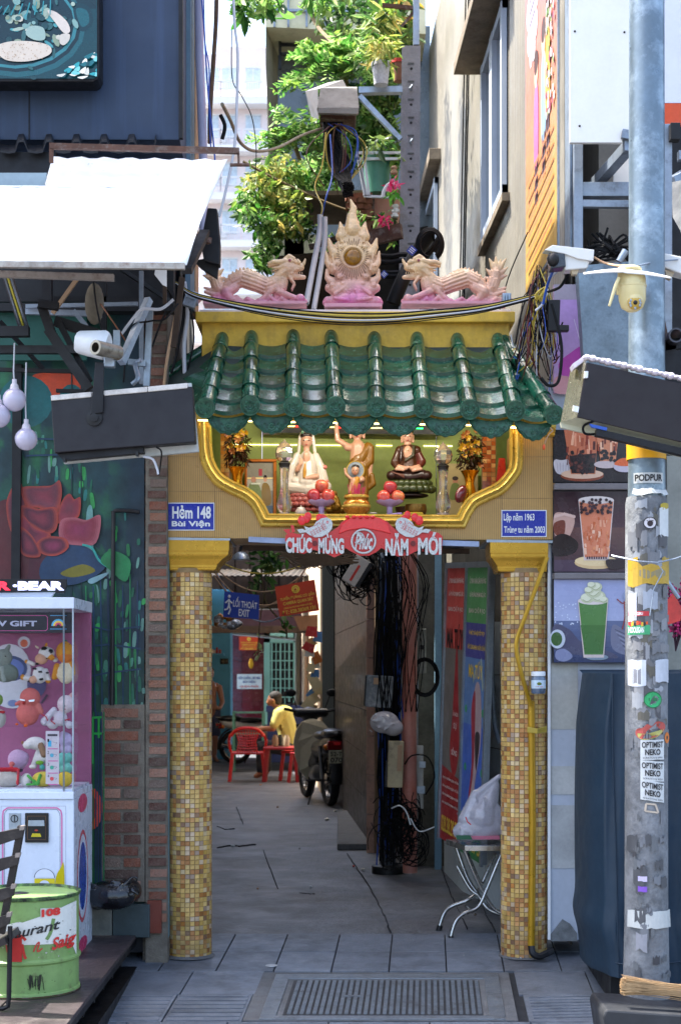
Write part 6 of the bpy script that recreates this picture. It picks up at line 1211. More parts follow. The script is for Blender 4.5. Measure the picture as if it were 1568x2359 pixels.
for z0,z1,r_ in((H*.44,H*.56,.083),(H*.86,H*.98,.0735)):b=MB();b.lathe([(r_-.002,z0),(r_,z0+.003),(r_,z1-.003),(r_-.002,z1)],c,30);b.obj('band',m_goldb,t)
rr=random.Random(5)
for i in range(26):a,r_=rr.uniform(0,2*PI),rr.uniform(0,.05);p0=c+Vector((r_*math.cos(a),r_*math.sin(a),H*.9));b=MB();b.tube([p0,p0+Vector((math.cos(a)*.008+rr.uniform(-.006,.006),0,rr.uniform(.05,.085)))],.0022,5);b.obj('incense_stick',mat('incense','#b8305c',.6),t)
c=at(957,9.2);t=tag(MB().lathe([(0,0),(.03,0),(.055,.02),(.066,.05),(.062,.085),(.055,.085),(.05,.03),(0,.02)],c,24).obj('singing_bowl',mat('bronzebowl','#7a5c28',.35,metal=.7,var=.3,sc=12)),'dull bronze bowl under the green lotus seat','bowl')
c=at(693,9.12);t=thing('lidded_jar','small white lidded jar beside the left crystal lamp','jar',c);b=MB();b.lathe([(0,0),(.022,0),(.034,.02),(.034,.038),(.024,.052),(0,.052)],c,18);b.obj('body',mat('whitejar','#c8b8a8',.3,coat=.4),t);b=MB();b.lathe([(.025,.052),(.02,.06),(.004,.064),(.004,.07),(0,.073)],c,14);b.obj('lid',MATS['whitejar'],t)
b=MB();b.ball(at(715,9.12)+Vector((0,0,.02)),.02,14,9);tag(b.obj('glass_ball',mat('greenglass','#4a6a28',.15,var=.2)),'small green glass ball left of the left fruit stand','ball')
s=SP(9.3);t=thing('small_statue','small bronze monk figure between the fruit stand and incense pot','statue',at(772,9.3));s.e(771,1138,6,8,6,'#8a5a3a').c([(772,1150,9),(774,1170,14)],'#6a4a14').c([(758,1176,9),(788,1176,9)],'#8a6a1c').c([(766,1152,3,-8),(770,1160,3,-12)],'#5a3a10');sculpt('figure',s.p,.003,mat('x_bronze','#7a5a18',.3,metal=.6,var=.4,sc=30),t,1)
b=MB();b.ball(W(1061,1138,9.2),(.034,.03,.055),14,9,M=Matrix.Rotation(.35,3,'Y'));tag(b.obj('sweet_bag',mat('sweet','#6a1c28',.15,var=.6,sc=40,coat=1)),'dark red bag of sweets in clear wrap by the right vase','bag')
b=MB();b.px([(1148,1055),(1163,1055),(1166,1105),(1142,1110)],9.4,.03);tag(b.obj('red_candle',mat('redcan','#c02c1c',.3,coat=.5),bev=.004),'red candle cup against the shrine’s right edge','candle')
for x,y,w_,c_,lab in((775+84,1184,18,'#a8a098','small grey scrap on the shrine sill right of the incense pot'),(1085-54,0,0,'',''),):
 if w_:b=MB();b.ball(W(x,y,9.1)+Vector((0,0,.004)),(w_*.0013,.012,.007),10,6);tag(b.obj('paper_scrap',mat('scrapc',c_,.7)),lab,'scrap')
b=MB();b.tube([W(903,1186,9.08)+Vector((0,0,.003)),W(925,1184,9.08)+Vector((0,0,.003))],.006,8);tag(b.obj('lighter',mat('lil','#a890d0',.3)),'lilac lighter lying on the shrine sill','lighter')
b=MB();b.px([(929,1180),(973,1180),(975,1188),(927,1188)],9.1,.04);tag(b.obj('yellow_packet',mat('yelp','#b8a018',.5),bev=.003),'flat yellow packet on the sill under the bronze bowl','packet')
t=thing('led_sign','black LED board lit green and red behind the statues','sign',W(825,985,9.7));b=MB();b.px([(638,930),(1010,930),(1010,1001),(638,997)],9.68,.08);b.obj('case',m_black,t)
for x0,x1,y,c in((652,680,982,'#e8d060'),(680,700,982,'#ff2018'),(722,745,983,'#18d860'),(745,775,984,'#e8d060'),(780,800,985,'#ff2018'),(855,905,986,'#e8d060'),(905,925,986,'#ff2018'),(955,975,987,'#18d860'),(700,722,982.5,'#18d860'),(840,855,986,'#18d860')):
 b=MB()
 for i in range(int((x1-x0)/2)):q=W(x0+i*2,y,9.672);b.box(q,(.0038,.002,.006))
 b.obj('led_row',mat('led'+c,c,.5,emit=3,var=0),t)
for x,y,c in((668,970,'#18d860'),(735,972,'#18d860'),(782,972,'#18d860'),(700,971,'#18d860'),(865,973,'#18d860'),(905,974,'#e8d060'),(952,976,'#e8d060')):b=MB();b.ball(W(x,y,9.67),(.034,.002,.012),14,6);b.obj('led_patch',mat('led'+c,c,.5,emit=3,var=0),t)
b=MB();b.px([(604,940),(645,940),(645,1000),(604,1000)],9.72,.05);b.obj('grey_end',mat('gend','#4a3c48',.5),t)
# ================================================================ CHÚC MỪNG NĂM MỚI board
m_red=mat('festred','#c8161c',.35,var=.08,coat=.3);m_glit=mat('glitter','#c4c6c4',.4,metal=.2,var=.35,sc=160)
YG=8.9;t=thing('new_year_board','red and silver new year greeting board with two fish over the alley','sign',W(838,1240,YG))
red=[(658,1232),(672,1226),(690,1232),(708,1226),(716,1212),(735,1220),(760,1226),(778,1214),(786,1203),(800,1194),(822,1188),(850,1188),(874,1193),(892,1202),(904,1214),(915,1224),(935,1220),(960,1226),(985,1222),(1010,1228),(1019,1236),(1016,1278),(1000,1278),(985,1272),(962,1268),(942,1278),(916,1282),(892,1270),(878,1262),(866,1272),(850,1280),(828,1280),(808,1270),(795,1262),(788,1276),(770,1284),(748,1274),(722,1266),(700,1276),(680,1272),(664,1258),(656,1245)]
b=MB();b.px(red,YG,.012);b.obj('red_board',m_red,t)
b=MB();b.px([(652,1220),(668,1218),(668,1228),(704,1232),(700,1240),(668,1236)],YG-.004,.008);b.px([(669,1209),(676,1210),(680,1226),(672,1226)],YG-.004,.008);b.obj('red_tassel',m_red,t)
m_red2=mat('festred2','#e01c24',.3,var=.05,coat=.4)
for nm,pts in(('dome',[(780,1230),(786,1208),(802,1195),(822,1189),(850,1189),(874,1194),(892,1206),(900,1230),(880,1224),(838,1216),(800,1222)]),):b=MB();b.px(pts,YG-.012,.012);b.obj(nm,m_red2,t,bev=.004)
for x,y,r_ in((695,1199,10),(709,1190,9),(706,1196,8),(1115-160,1192,9),(965,1199,10),(735,1193,8),(938,1186,8)):b=MB();b.ball(W(x,y,YG-.012),(r_*.0024,.008,r_*.0028),14,8);b.obj('red_balloon',m_red2,t)
for x0 in(800,815,830,845,858):b=MB();b.ball(W(x0,1191,YG-.02),(.014,.01,.01),10,6);b.obj('ribbon_knot',m_red2,t)
def fish(x0,sg):
 f=lambda x:x0+sg*(x-732);body=[(705,1222),(700,1212),(712,1216),(722,1212),(728,1202),(740,1194),(752,1192),(762,1196),(766,1206),(764,1218),(756,1228),(742,1236),(726,1238),(712,1232),(704,1226),(690,1228),(684,1220),(696,1218)]
 b=MB();b.px([(f(x),y)for x,y in body],YG-.02,.02);o=b.obj('fish',m_glit,t);p=PR(YG-.0205)
 p.ell(f(754),1203,3,3,'#c8161c');p.ell(f(754),1203,1.3,1.3,'#e8e8e8')
 for r_ in range(3):
  for i in range(6):x,y=716+i*6+r_*2,1227-i*3.4+r_*4.2-2;p.line([(f(x-2),y-2),(f(x),y+1.6),(f(x+2.4),y-2)],.9,'#c8161c',3)
 p.line([(f(745),1197),(f(742),1210),(f(748),1222)],1,'#c8161c',4);p.line([(f(724),1212),(f(734),1204),(f(738),1208)],1,'#c8161c',3);p.obj('fish_print',ATT('print'),o)
 b=MB();b.px([(f(x),y)for x,y in[(738,1194),(730,1198),(740,1184),(748,1186),(754,1192)]],YG-.014,.01);b.obj('fish_hat',m_red2,t)
fish(732,1);fish(944,-1)
for s_,x0,y0,x1,y1 in(('CHÚC',658,1230,718,1274),('MỪNG',733,1228,792,1276),('NĂM',887,1228,940,1280),('MỚI',962,1226,1016,1278)):
 textpx(s_,m_glit,t,x0,y0,x1,y1,YG-.016,bold=.045)
for x in(725,951):b=MB();b.lathe([(0,.004),(6*.0025,.004),(6*.0025,0)],W(x,1252,YG-.006),16,M=Matrix.Rotation(PI/2,3,'X'));b.obj('dark_boss',mat('dkred','#6a1014',.4),t)
b=MB();b.tube([W(837+math.cos(a)*27,1247+math.sin(a)*27,YG-.014)for a in[i/40*2*PI for i in range(41)]],.006,6);b.obj('medallion_ring',m_glit,t)
textpx('Phúc',m_glit,t,817,1228,858,1266,YG-.016,bold=.03,shear=.35)
b=MB();b.tube([W(826+math.cos(a)*12,1240+math.sin(a)*13,YG-.018)for a in[i/20*4.6-2.2 for i in range(21)]],.0035,5);b.obj('flourish',m_glit,t)
for(x0,y0,x1,y1)in((573,1238,660,1242),(1012,1246,1102,1249)):b=MB();b.beam(W(x0,y0+5,8.97),W(x1,y1+5,8.97),.045,.03);tag(b.obj('bracket_tube',mat('bluegalv','#8f9cb8',.4,metal=.4,var=.2)),f'pale metal tube bracket at the {"left" if x0 < 700 else "right"} end of the greeting board','bracket')
b=MB();b.beam(W(560,1262,9.3),W(1080,1270,9.3),.05,.03);tag(b.obj('batten',m_wood),'dark wooden batten under the gate lintel','batten')
b=MB();b.px([(995,1251),(1068,1252),(1068,1262),(995,1262)],9.02,.06);tag(b.obj('tube_cap',m_dark),'dark fitting beneath the right bracket tube','fitting')
t=thing('hook_line','wire hook with a small orange bead under the right eave','hook',W(1262,990,8.6));b=MB();b.tube(wpts([(1266,985,8.6),(1272,992,8.6),(1266,998,8.6),(1258,1010,8.6),(1254,1022,8.6)],4),.004,6);b.obj('hook',m_tan,t);b=MB();b.ball(W(1252,1030,8.6),(.008,.008,.016),8,6);b.obj('bead',mat('bead','#d84a1c',.4),t)
for x in(640,825,1010):
 l=bpy.data.lights.new('shrine_strip','AREA');l.shape='RECTANGLE';l.size=.45;l.size_y=.02;l.energy=.8;l.color=(1,.92,.78);o=bpy.data.objects.new('shrine_strip',l);COL.objects.link(o);o.location=W(x,980,8.98);o.location.z=3.2;o.rotation_euler=(math.radians(35),0,0)
# ================================================================ foreground, left
m_plank=mat('plank','#3a3234',.5,var=.3,sc=4,bump=.4,bsc=30,dirt=('#5a5450',.3,5))
pf=thing('platform','dark wooden walkway platform along the left shop front','platform',(-2,8,0))
PZ=.12;xE=-1.16
for k in range(8):
 b=MB();x1=xE-k*.36;b.box((x1-.18,7.8,PZ-.012),(.352,2.76,.024));b.obj('plank',m_plank,pf,bev=.003)
for k in range(9):b=MB();b.box((-2.3,6.7+k*.31,PZ-.07),(2.2,.03,.09));b.obj('joist',m_black,pf)
b=MB();b.box((xE-.03,7.8,PZ-.05),(.02,2.7,.05));b.obj('edge_board',m_dark,pf)
b=MB();b.box((-2.4,7.9,-.1),(2.5,2.5,.1));b.obj('underside_shade_block',m_black,pf)  # black block paints the shade beneath the planks
CY0,CY1=8.15,8.75;cm=thing('claw_machine','white glass fronted claw machine full of plush toys at the left edge','claw machine',(W(60,0,CY0).x,8.4,PZ))
m_mw=mat('machwhite','#c4cede',.3,var=.05,coat=.3);m_gls=mat('clearglass','#e8f0f4',.02,var=0,trans=1,ior=1.05,alpha=.18,spec=.3)
X0,X1=W(-120,0,CY0).x,W(171,0,CY0).x;X2=X1+.005
def Z(y,Y=CY0):return CAMH-(y-HOR)*Y/3600
def mbx_(x0,x1,y0,y1,Ya=CY0,Yb=CY1):b=MB();b.box(((x0+x1)/2,(Ya+Yb)/2,(Z(y0)+Z(y1))/2),(x1-x0,Yb-Ya,Z(y0)-Z(y1)));return b
mbx_(X0,X1,1376,1402).obj('roof',m_mw,cm,bev=.004)
b=MB();b.box(((X0+X1)/2,8.45,(Z(1841)+PZ)/2),(X1-X0,CY1-CY0,Z(1841)-PZ));b.obj('cabinet',m_mw,cm,bev=.006)
mbx_(X0,X1,1824,1841,CY0-.01).obj('toy_tray',m_mw,cm,bev=.003)
b=MB();b.box(((X0+X1)/2,CY1-.03,(Z(1402)+Z(1824))/2),(X1-X0,.02,Z(1402)-Z(1824)));b.obj('back_panel',mat('pinkback','#8c4c6c',.5),cm)
b=MB();b.box(((X0+X1)/2,CY0+.006,(Z(1402)+Z(1824))/2),(X1-X0-.01,.004,Z(1402)-Z(1824)));b.obj('front_glass',m_gls,cm)
b=MB();b.box((X1-.004,(CY0+CY1)/2,(Z(1402)+Z(1824))/2),(.004,CY1-CY0,Z(1402)-Z(1824)));b.obj('side_glass',m_gls,cm)
for x,y_ in((X1-.006,CY0+.006),(X1-.006,CY1-.006),(W(147,0,CY0).x,CY0+.008)):b=MB();b.beam((x,y_,Z(1402)),(x,y_,Z(1824)),.008);b.obj('glass_edge',m_silver,cm)
p=PR(CY0-.003);p.rect(-20,1826,166,1839,'#d8dce0');
for x in(77,103):p.blob([(x-6,1832),(x,1827),(x+10,1832),(x,1838)],'#3a3c48');p.ell(x+2,1832,3,2.4,'#d8dce0')
p.ell(148,1832,12,6,'#a8b0b0');p.obj('tray_print',ATT('print'),cm)
textpx('GIFT',mat('ink','#30323c',.5),cm,9,1828,56,1837,CY0-.0055,bold=.03)
p=PR(CY1-.07);p.rect(-100,1408,158,1458,'#14121c');p.obj('header_panel',ATT('print'),cm)
p=PR(CY0+.03);p.rect(-20,1411,168,1458,'#14121c');p.line([(-20,1418),(106,1418),(110,1422),(110,1449),(106,1453),(-20,1453)],1.2,'#b0487c');p.line([(116,1418),(154,1418)],1.4,'#4a90c0');p.line([(116,1449),(154,1449)],1.4,'#4a90c0')
for r_,c in((16,'#4a9ac0'),(12,'#d8b83c'),(8,'#b8385c'),(4,'#14121c')):p.ell(135,1442,r_,r_,c,14,PI,2*PI)
p.obj('header_print',ATT('print'),cm);textpx('W GIFT',mat('lilacink','#9a9aac',.5),cm,-18,1430,86,1443,CY0+.027,bold=.04)
p=PR(CY1-.045);p.ell(22,1545,50,62,'#b8b4bc');p.ell(56,1480,14,14,'#b8b4bc');p.ell(56,1482,9,9,'#b8583c');p.ell(24,1540,40,30,'#3a4468');p.ell(24,1540,32,23,'#5a6aa0');p.ell(30,1600,46,32,'#b8b8c0');p.ell(30,1620,12,8,'#6a78a0');p.ell(85,1578,22,28,'#4a4468');p.line([(96,1620),(110,1600)],5,'#3a3040');p.obj('back_print',ATT('print'),cm)
for y in(1572+0,1675,):mbx_(X0+.01,X1-.02,y,y+2,CY0+.12,CY1-.06).obj('glass_shelf',m_gls,cm)
mbx_(X0+.005,X1-.01,1818,1824,CY0+.02,CY1-.05).obj('floor_plate',m_mw,cm)
p=PR(CY0-.002);
for d,c,w_ in((0,'#c86a9c',3.2),(4,'#3a3c50',.8)):p.line([(7+d,2120),(7+d,1880),(8+d,1868+d),(18,1861+d),(132,1861+d),(141-d,1868+d),(143-d,1880),(143-d,2120)],w_,c)
p.line([(3,2120),(3,1857),(152,1857),(152,2120)],.7,'#8a90a4');p.blob([(140,2000),(148,1995),(148,2120),(126,2120),(128,2030)],'#b8a818')
p.ell(103,2022,24,21,'#2a2c38',20,PI,2*PI);p.ell(103,2022,22.5,20,'#ccd4e4',20,PI,2*PI);p.rect(80,2024,127,2040,'#c8b828');p.ell(103,2038,12,10,'#c0c8d8');p.obj('cabinet_print',ATT('gloss'),cm)
b=MB();b.px([(21,1873),(48,1873),(48,1911),(21,1911)],CY0-.008,.008);b.obj('coin_plate',m_silver,cm,bev=.002);b=MB();b.lathe([(.016,.003),(.02,.003),(.02,0)],W(34,1886,CY0-.009),18,M=Matrix.Rotation(PI/2,3,'X'));b.box(W(34,1886,CY0-.013),(.004,.003,.03));b.obj('coin_slot',m_dark,cm)
b=MB();b.px([(58,1873),(112,1873),(112,1941),(58,1941)],CY0-.012,.012);b.obj('bill_acceptor',m_black,cm,bev=.003);b=MB();b.px([(66,1890),(102,1890),(103,1903),(65,1903)],CY0-.02,.01);b.obj('bill_slot',m_silver,cm)
p=PR(CY0-.0135);p.poly([(72,1928),(96,1928),(93,1920),(75,1920)],'#b8a818');p.ell(84,1913,4,2,'#a83c28');p.line([(64,1880),(106,1880),(106,1934),(64,1934),(64,1880)],.8,'#6a4a30');p.obj('acceptor_print',ATT('print'),cm)
p=PR(0);p.map=lambda u,v,d:Vector((X1+.001+d,CY0+u*(CY1-CY0),PZ+v*(Z(1841)-PZ)));p.ell(.45,.48,.3,.30,'#c05060');p.ell(.45,.48,.26,.27,'#c4cede');p.ell(.45,.48,.2,.22,'#2a4a9a');p.ell(.45,.95,.25,.06,'#c0406a');p.ell(.45,.04,.25,.05,'#c0406a');p.obj('side_print',ATT('gloss'),cm)
sg=thing('machine_sign','lettered topper with a red R on the claw machine','sign',W(60,1360,8.3));textpx('·BEAR',mat('signlt','#b4b8e4',.4,emit=.6,var=0),sg,30,1339,149,1360,8.27,bold=.06);textpx('R',mat('signrd','#c82438',.4,emit=.5,var=0),sg,-8,1339,26,1360,8.27,bold=.06)
b=MB();b.px([(-40,1334),(153,1334),(154,1347),(148,1366),(132,1366),(126,1362),(-40,1366)],8.28,.02);b.obj('backing',m_dark,sg);b=MB();b.px([(-40,1366),(126,1364),(118,1376),(-40,1376)],8.3,.03);b.obj('stand',m_mw,sg)
m_pl=ATT('plush',rough=.95,var=.12,sc=80,bump=.9,bsc=260)
def toy(label,Y,build,base):s=SP(Y);build(s);t=thing('plush_toy',label,'plush toy',W(base[0],base[1],Y),'plush toys in the claw machine');sculpt('body',s.p,.0045,m_pl,t,1);return t,s
def eyes(t,s,pts,r_=1.6,c='#14100e'):b=MB();[b.ball(s.P(x,y,d),(r_*s.k,)*3,8,6)for x,y,d in pts];b.obj('eyes',mat('toyeye'+c,c,.2),t)
W_,OG,PKt='#cfc8c4','#c8842c','#c0625c'
Yt_=8.4
def cow(s):
 s.e(108,1505,19,15,15,W_).e(97,1518,15,13,12,'#c89478',-6).c([(88,1492,3),(82,1488,2)],'#c8b8a0').c([(106,1490,4),(108,1483,3)],OG).e(121,1515,8,7,4,OG,-10).e(128,1520,7,6,4,W_).e(104,1494,7,5,5,'#1a1618',-10).e(120,1500,5,5,4,'#1a1618',-11)
 s.e(92,1555,17,20,14,W_).c([(78,1530,5),(66,1525,5)],W_).e(62,1524,5,5,5,OG).c([(106,1545,6),(112,1565,6)],W_).e(112,1570,6,5,6,OG).c([(76,1565,7),(58,1562,6)],W_).e(53,1560,6,7,6,OG).e(78,1566,9,9,6,'#c89478',-10)
 for x,y in((82,1540),(95,1548),(112,1550),(98,1565),(88,1530),(70,1570)):s.e(x,y,5,2.5,3,'#1a1618',-12)
t,s=toy('black and white cow plush on the top shelf',Yt_,cow,(90,1572));eyes(t,s,[(111,1517,-14)])
def dino(s):s.e(150,1502,21,24,16,OG).e(152,1514,18,13,15,'#c8702c',-3).e(152,1550,20,26,14,'#cfc0a4').c([(132,1535,8),(126,1560,7)],OG).c([(165,1530,7),(168,1550,7)],OG).e(152,1478,4,5,3,'#2a6a5a')
t,s=toy('orange plush with cream belly at the top shelf’s right end',Yt_,dino,(150,1572));eyes(t,s,[(155,1483,-13),(163,1484,-12)],1)
def cat(s):s.e(8,1515,22,20,14,'#7a8078').c([(-8,1492,5),(-6,1484,3)],'#7a8078').c([(18,1495,6),(22,1488,4)],'#7a8078').e(14,1550,30,22,16,'#6a7268').c([(8,1540,5,-12),(12,1568,5,-12)],'#8a9088').e(30,1553,14,16,10,'#6a7268')
t,s=toy('grey cat plush at the left edge of the top shelf',Yt_,cat,(10,1572));eyes(t,s,[(2,1512,-13),(16,1512,-13)])
def bird(s):s.e(70,1607,24,23,17,PKt).e(64,1645,27,27,18,PKt).c([(88,1625,7),(96,1640,6)],'#c87068').c([(46,1618,5),(38,1622,4)],PKt).e(58,1619,3,4,5,'#a82828',-16).e(62,1672,5,3,6,'#d85c1c',-12).e(42,1668,4,3,5,'#d85c1c',-12)
t,s=toy('round pink chick plush on the middle shelf',Yt_,bird,(62,1675));b=MB();b.px([(47,1610),(58,1612),(57,1615),(46,1613)],Yt_-.045,.006);b.px([(66,1613),(80,1611),(79,1616),(68,1617)],Yt_-.045,.006);b.obj('eyes',m_white,t)
def bear(s):s.e(152,1622,20,21,15,'#cfbcc0').c([(165,1602,5),(168,1598,4)],'#c89a98').e(140,1655,16,18,12,'#c8bcc4').c([(125,1635,7),(108,1655,8)],'#c8c0c8').e(103,1662,9,10,9,'#c8c0c8').e(122,1670,13,10,10,'#c0b8bc').e(160,1670,9,9,9,'#c8c0c8')
t,s=toy('white bear plush with red trim on the middle shelf',Yt_,bear,(140,1680));eyes(t,s,[(152,1626,-15)]);b=MB()
for pts in([(98,1645),(108,1650),(113,1660)],[(120,1660),(130,1668)],[(148,1660),(164,1656)]):b.tube([s.P(x,y,-11)for x,y in pts],.003,5)
b.tube([s.P(150+i*2,1633+abs(i-1),-15)for i in range(3)],.003,5);b.obj('trim',mat('redtrim','#a81c2c',.6),t)
toy('green and white plush cut by the left edge on the middle shelf',Yt_,lambda s:s.e(0,1655,15,22,12,'#a8a49c').e(-4,1612,12,14,10,'#6a8a3c').c([(-10,1640,3,-8),(12,1640,3,-8)],'#a01c24'),(0,1675))
Yt_=8.36
toy('white floppy eared puppy plush lying on the pile',Yt_,lambda s:s.e(82,1712,24,15,14,W_).e(66,1716,12,10,12,W_,-4).e(54,1710,4,4,4,'#8a5a3c',-8).c([(96,1716,7,-8),(104,1736,8,-10)],'#8a6a50').e(98,1748,16,13,12,W_).c([(88,1735,7),(78,1765,7)],W_),(90,1790))
toy('lilac pink plush ball in the pile',Yt_,lambda s:s.e(42,1750,24,24,14,'#b494b0').e(58,1745,10,12,10,'#b494b0'),(42,1790))
toy('mint green plush at the pile’s right',Yt_,lambda s:s.e(145,1752,15,19,12,'#6ab0a4').e(160,1745,8,12,9,'#6ab0a4').e(152,1770,16,14,12,'#7ac0b0'),(150,1800))
toy('pale lilac plush behind the instruction card',Yt_+.1,lambda s:s.e(152,1705,16,18,12,'#b8a8c8').e(146,1692,8,8,8,'#b8a8c8').e(152,1725,14,14,10,'#c4b4d0'),(150,1800))
toy('yellow pineapple plush with green leaves at the bottom',Yt_-.06,lambda s:s.e(100,1795,26,18,15,'#c8b048').c([(88,1805,3,-14),(68,1786,3.4,-16)],'#4a9a44').c([(90,1806,3,-14),(96,1784,3.4,-16)],'#4a9a44').c([(88,1806,3,-14),(66,1806,3,-16)],'#4a9a44'),(100,1812))
toy('round yellow plush ball at the bottom right',Yt_-.06,lambda s:s.e(150,1795,18,18,14,'#d0b03c').e(164,1790,7,8,8,'#c8a040'),(150,1812))
toy('grey white plush with a red belt at the bottom left',Yt_-.06,lambda s:s.e(20,1795,32,20,15,'#a8a098').c([(4,1772,5,-6),(40,1772,5,-6)],'#a01424').c([(46,1772,3,-12),(44,1806,3,-12)],'#b03038').e(62,1798,14,17,12,W_).e(28,1760,7,6,6,'#c0605c').e(50,1774,6,4,5,'#181828',-8),(20,1812))
toy('small green frog plush on the puppy',Yt_-.05,lambda s:s.e(92,1757,10,5,6,'#6a9a2c').e(76,1766,9,5,6,W_).e(98,1768,7,7,5,'#4a9a94'),(92,1775))
ic=thing('instruction_card','tall pale instruction card stuck inside the machine glass','card',W(121,1790,CY0));b=MB();b.px([(106,1684),(137,1684),(136,1806),(106,1806)],CY0+.012,.002);b.obj('card',mat('cardb','#b4acb4',.5),ic);p=PR(CY0+.011);p.rect(110,1691,133,1696,'#3a3440')
for i,(c,y)in enumerate((('#3a9ac0',1706),('#4a9ab4',1734),('#3a9a84',1762),('#c0404a',1788))):p.rect(111,y,119,y+14,'#3a9ac0')if i==0 else p.ell(120,y+6,4.5,4.5,c);p.line([(122,y+3),(132,y+5),(128,y+9)],.8,'#6a6070');p.rect(111,y+18,134,y+20,'#b8508c');
p.obj('print',ATT('print'),ic)
for i,y in enumerate((1702,1730,1757,1784)):textpx(str(i+1),m_dark,ic,110,y,114,y+7,CY0+.009)
DY=7.4;dc=Vector((W(60,0,DY).x,DY,PZ));dm=thing('oil_drum','dented pale green and white cut down oil drum with torn poster','drum',dc)
m_dg=mat('drumgreen','#7c9c5c',.45,var=.15,sc=5,dirt=('#5a5a3a',.2,14),streak=('#4a5a34',.25));R0=.25;H=.585-PZ
b=MB();b.lathe([(R0,0),(R0+.006,.006),(R0+.004,.02),(R0-.002,.024),(R0-.002,H*.32),(R0+.008,H*.34),(R0+.008,H*.36),(R0-.002,H*.38),(R0-.002,H-.022),(R0+.003,H-.018)],dc,48);b.obj('body',m_dg,dm)
b=MB();b.lathe([(R0+.003,H-.018),(R0+.007,H-.01),(R0+.007,H),(R0-.004,H+.002),(R0-.008,H-.012)],dc,48);b.obj('rim',mat('drumrim','#1e2a24',.6,var=.5,sc=20,dirt=('#7aa85c',.5,14)),dm)
b=MB();b.lathe([(R0-.006,H-.012),(.0,H-.010)],dc,40);b.obj('lid',m_dg,dm);b=MB();b.lathe([(.0,H-.007),(.04,H-.007),(.05,H-.0095)],dc+Vector((-.03,-.02,0)),16);b.obj('bung',m_dark,dm)
b=MB();b.lathe([(R0-.001,.003),(R0+.007,.004),(R0+.0075,.010)],dc,48);b.obj('rusty_foot',m_rust,dm)
class DR(PR):
 pass
dp=PR(0,.00003);RD=R0+.0015
def dmap(x,y,d):
 px_=(x-60)/121;a=math.asin(max(-.999,min(.999,px_)));r_=RD+d*1.2;yy=(y-2069)/(2288-2069);sag=0
 return Vector((dc.x+r_*math.sin(a),dc.y-r_*math.cos(a),PZ+H*(1-yy)))
dp.map=lambda x,y,d:dmap(x,y+10*(1-math.cos(math.asin(max(-.999,min(.999,(x-60)/121))))),d)
def wrapoly(pts,col,n=14):
 xs=[q[0]for q in pts];top=pts[:len(pts)//2];bot=pts[len(pts)//2:][::-1]
 x0,x1=min(xs),max(xs)
 def ev(P,x):
  for(a,c),(d,e)in zip(P[:-1],P[1:]):
   if a<=x<=d:return c+(e-c)*(x-a)/(d-a+1e-9)
  return P[0][1]if x<P[0][0]else P[-1][1]
 dp.b.color(col)
 for i in range(n):
  a,c=x0+(x1-x0)*i/n,x0+(x1-x0)*(i+1)/n;dp.b.add([dp.w(a,ev(top,a)),dp.w(c,ev(top,c)),dp.w(c,ev(bot,c)),dp.w(a,ev(bot,a))],[(0,1,2,3)])
 dp.k+=1
wrapoly([(-40,2130),(0,2125),(40,2127),(70,2120),(70,2124),(130,2104),(179,2080),(-40,2200),(0,2206),(40,2202),(70,2200),(100,2199),(130,2192),(179,2170)],'#d0d2cc',30)
dp.obj('torn_poster',ATT('gloss',rough=.25,var=.05),dm);dp.b=MB();rr=random.Random(3)
for i in range(26):x,y=rr.uniform(0,175),rr.uniform(2120,2198);dp.ell(x,y,rr.uniform(1,3),rr.uniform(.6,1.6),rr.choice(['#8a8a80','#6aa04c','#3a3a34','#b8b8b0','#a8a090']),6)
for(pts,w_,c)in(([(140,2115),(134,2145),(126,2160)],7,'#6a8a50'),([(52,2185),(60,2160),(72,2150),(84,2160)],6,'#c02c24'),([(70,2160),(66,2180),(60,2198)],9,'#c02c24'),([(76,2168),(80,2190),(84,2200)],6,'#c02c24'),([(40,2160),(44,2185),(54,2190)],3,'#b03a34'),([(100,2185),(106,2170),(112,2165),(108,2185),(118,2178)],3,'#b8342c')):dp.line(pts,w_,c,4)
for i in range(16):x=rr.uniform(86,118);dp.line([(x,2232+rr.uniform(0,16)),(x+rr.uniform(-4,4),2262+rr.uniform(-6,8))],rr.uniform(1,3),'#1a2418',3)
for i in range(14):x=rr.uniform(20,150);dp.ell(x,rr.uniform(2206,2280),rr.uniform(.8,2),.8,'#3a4a2c',6)
dp.rect(114,2092,154,2112,'#cfcfc8');tag(dp.obj('poster_print',ATT('gloss'),dm),kind='stuff')
def wraptext(s_,m_,x0,y0,x1,y1,bold=.02,shear=0,slope=0):
 o=text(s_,m_,None,(x0,0,-y1),(1,0,0),(0,0,1),x1-x0,y1-y0,ext=0,bold=bold,shear=shear);me=o.data;bpy.data.objects.remove(o)
 for v in me.vertices:v.co=dp.map(v.co.x,-v.co.z+slope*(v.co.x-x0),dp.k*dp.dy+.0015)
 me.update();inst('lettering',me,(0,0,0),dm)
m_rl=mat('redletter','#c42c28',.5);m_bl=mat('blackletter','#1c1c20',.5)
wraptext('108',m_rl,116,2094,152,2111,.06,0,-.1);wraptext('aurant',m_bl,60,2138,152,2156,.02,.25,-.2);wraptext('Saig',m_rl,136,2158,178,2192,.03,.2,-.3);wraptext('1',m_rl,50,2150,76,2206,.05)
s=SP(8.8);rr=random.Random(12);pr=[('e',W(257,2062,8.75),(.15,.12,.085),'#0c0d10'),('e',W(225,2068,8.8),(.08,.1,.07),'#0c0d10'),('e',W(295,2052,8.8),(.08,.1,.07),'#0c0d10')]
for i in range(26):x,y=rr.uniform(205,312),rr.uniform(2030,2075);a=W(x,y,8.66+rr.uniform(0,.06));b_=W(x+rr.uniform(-26,26),y+rr.uniform(-14,14),8.68);pr.append(('c',tuple(a),tuple(b_),.008,.004,'#0c0d10'))
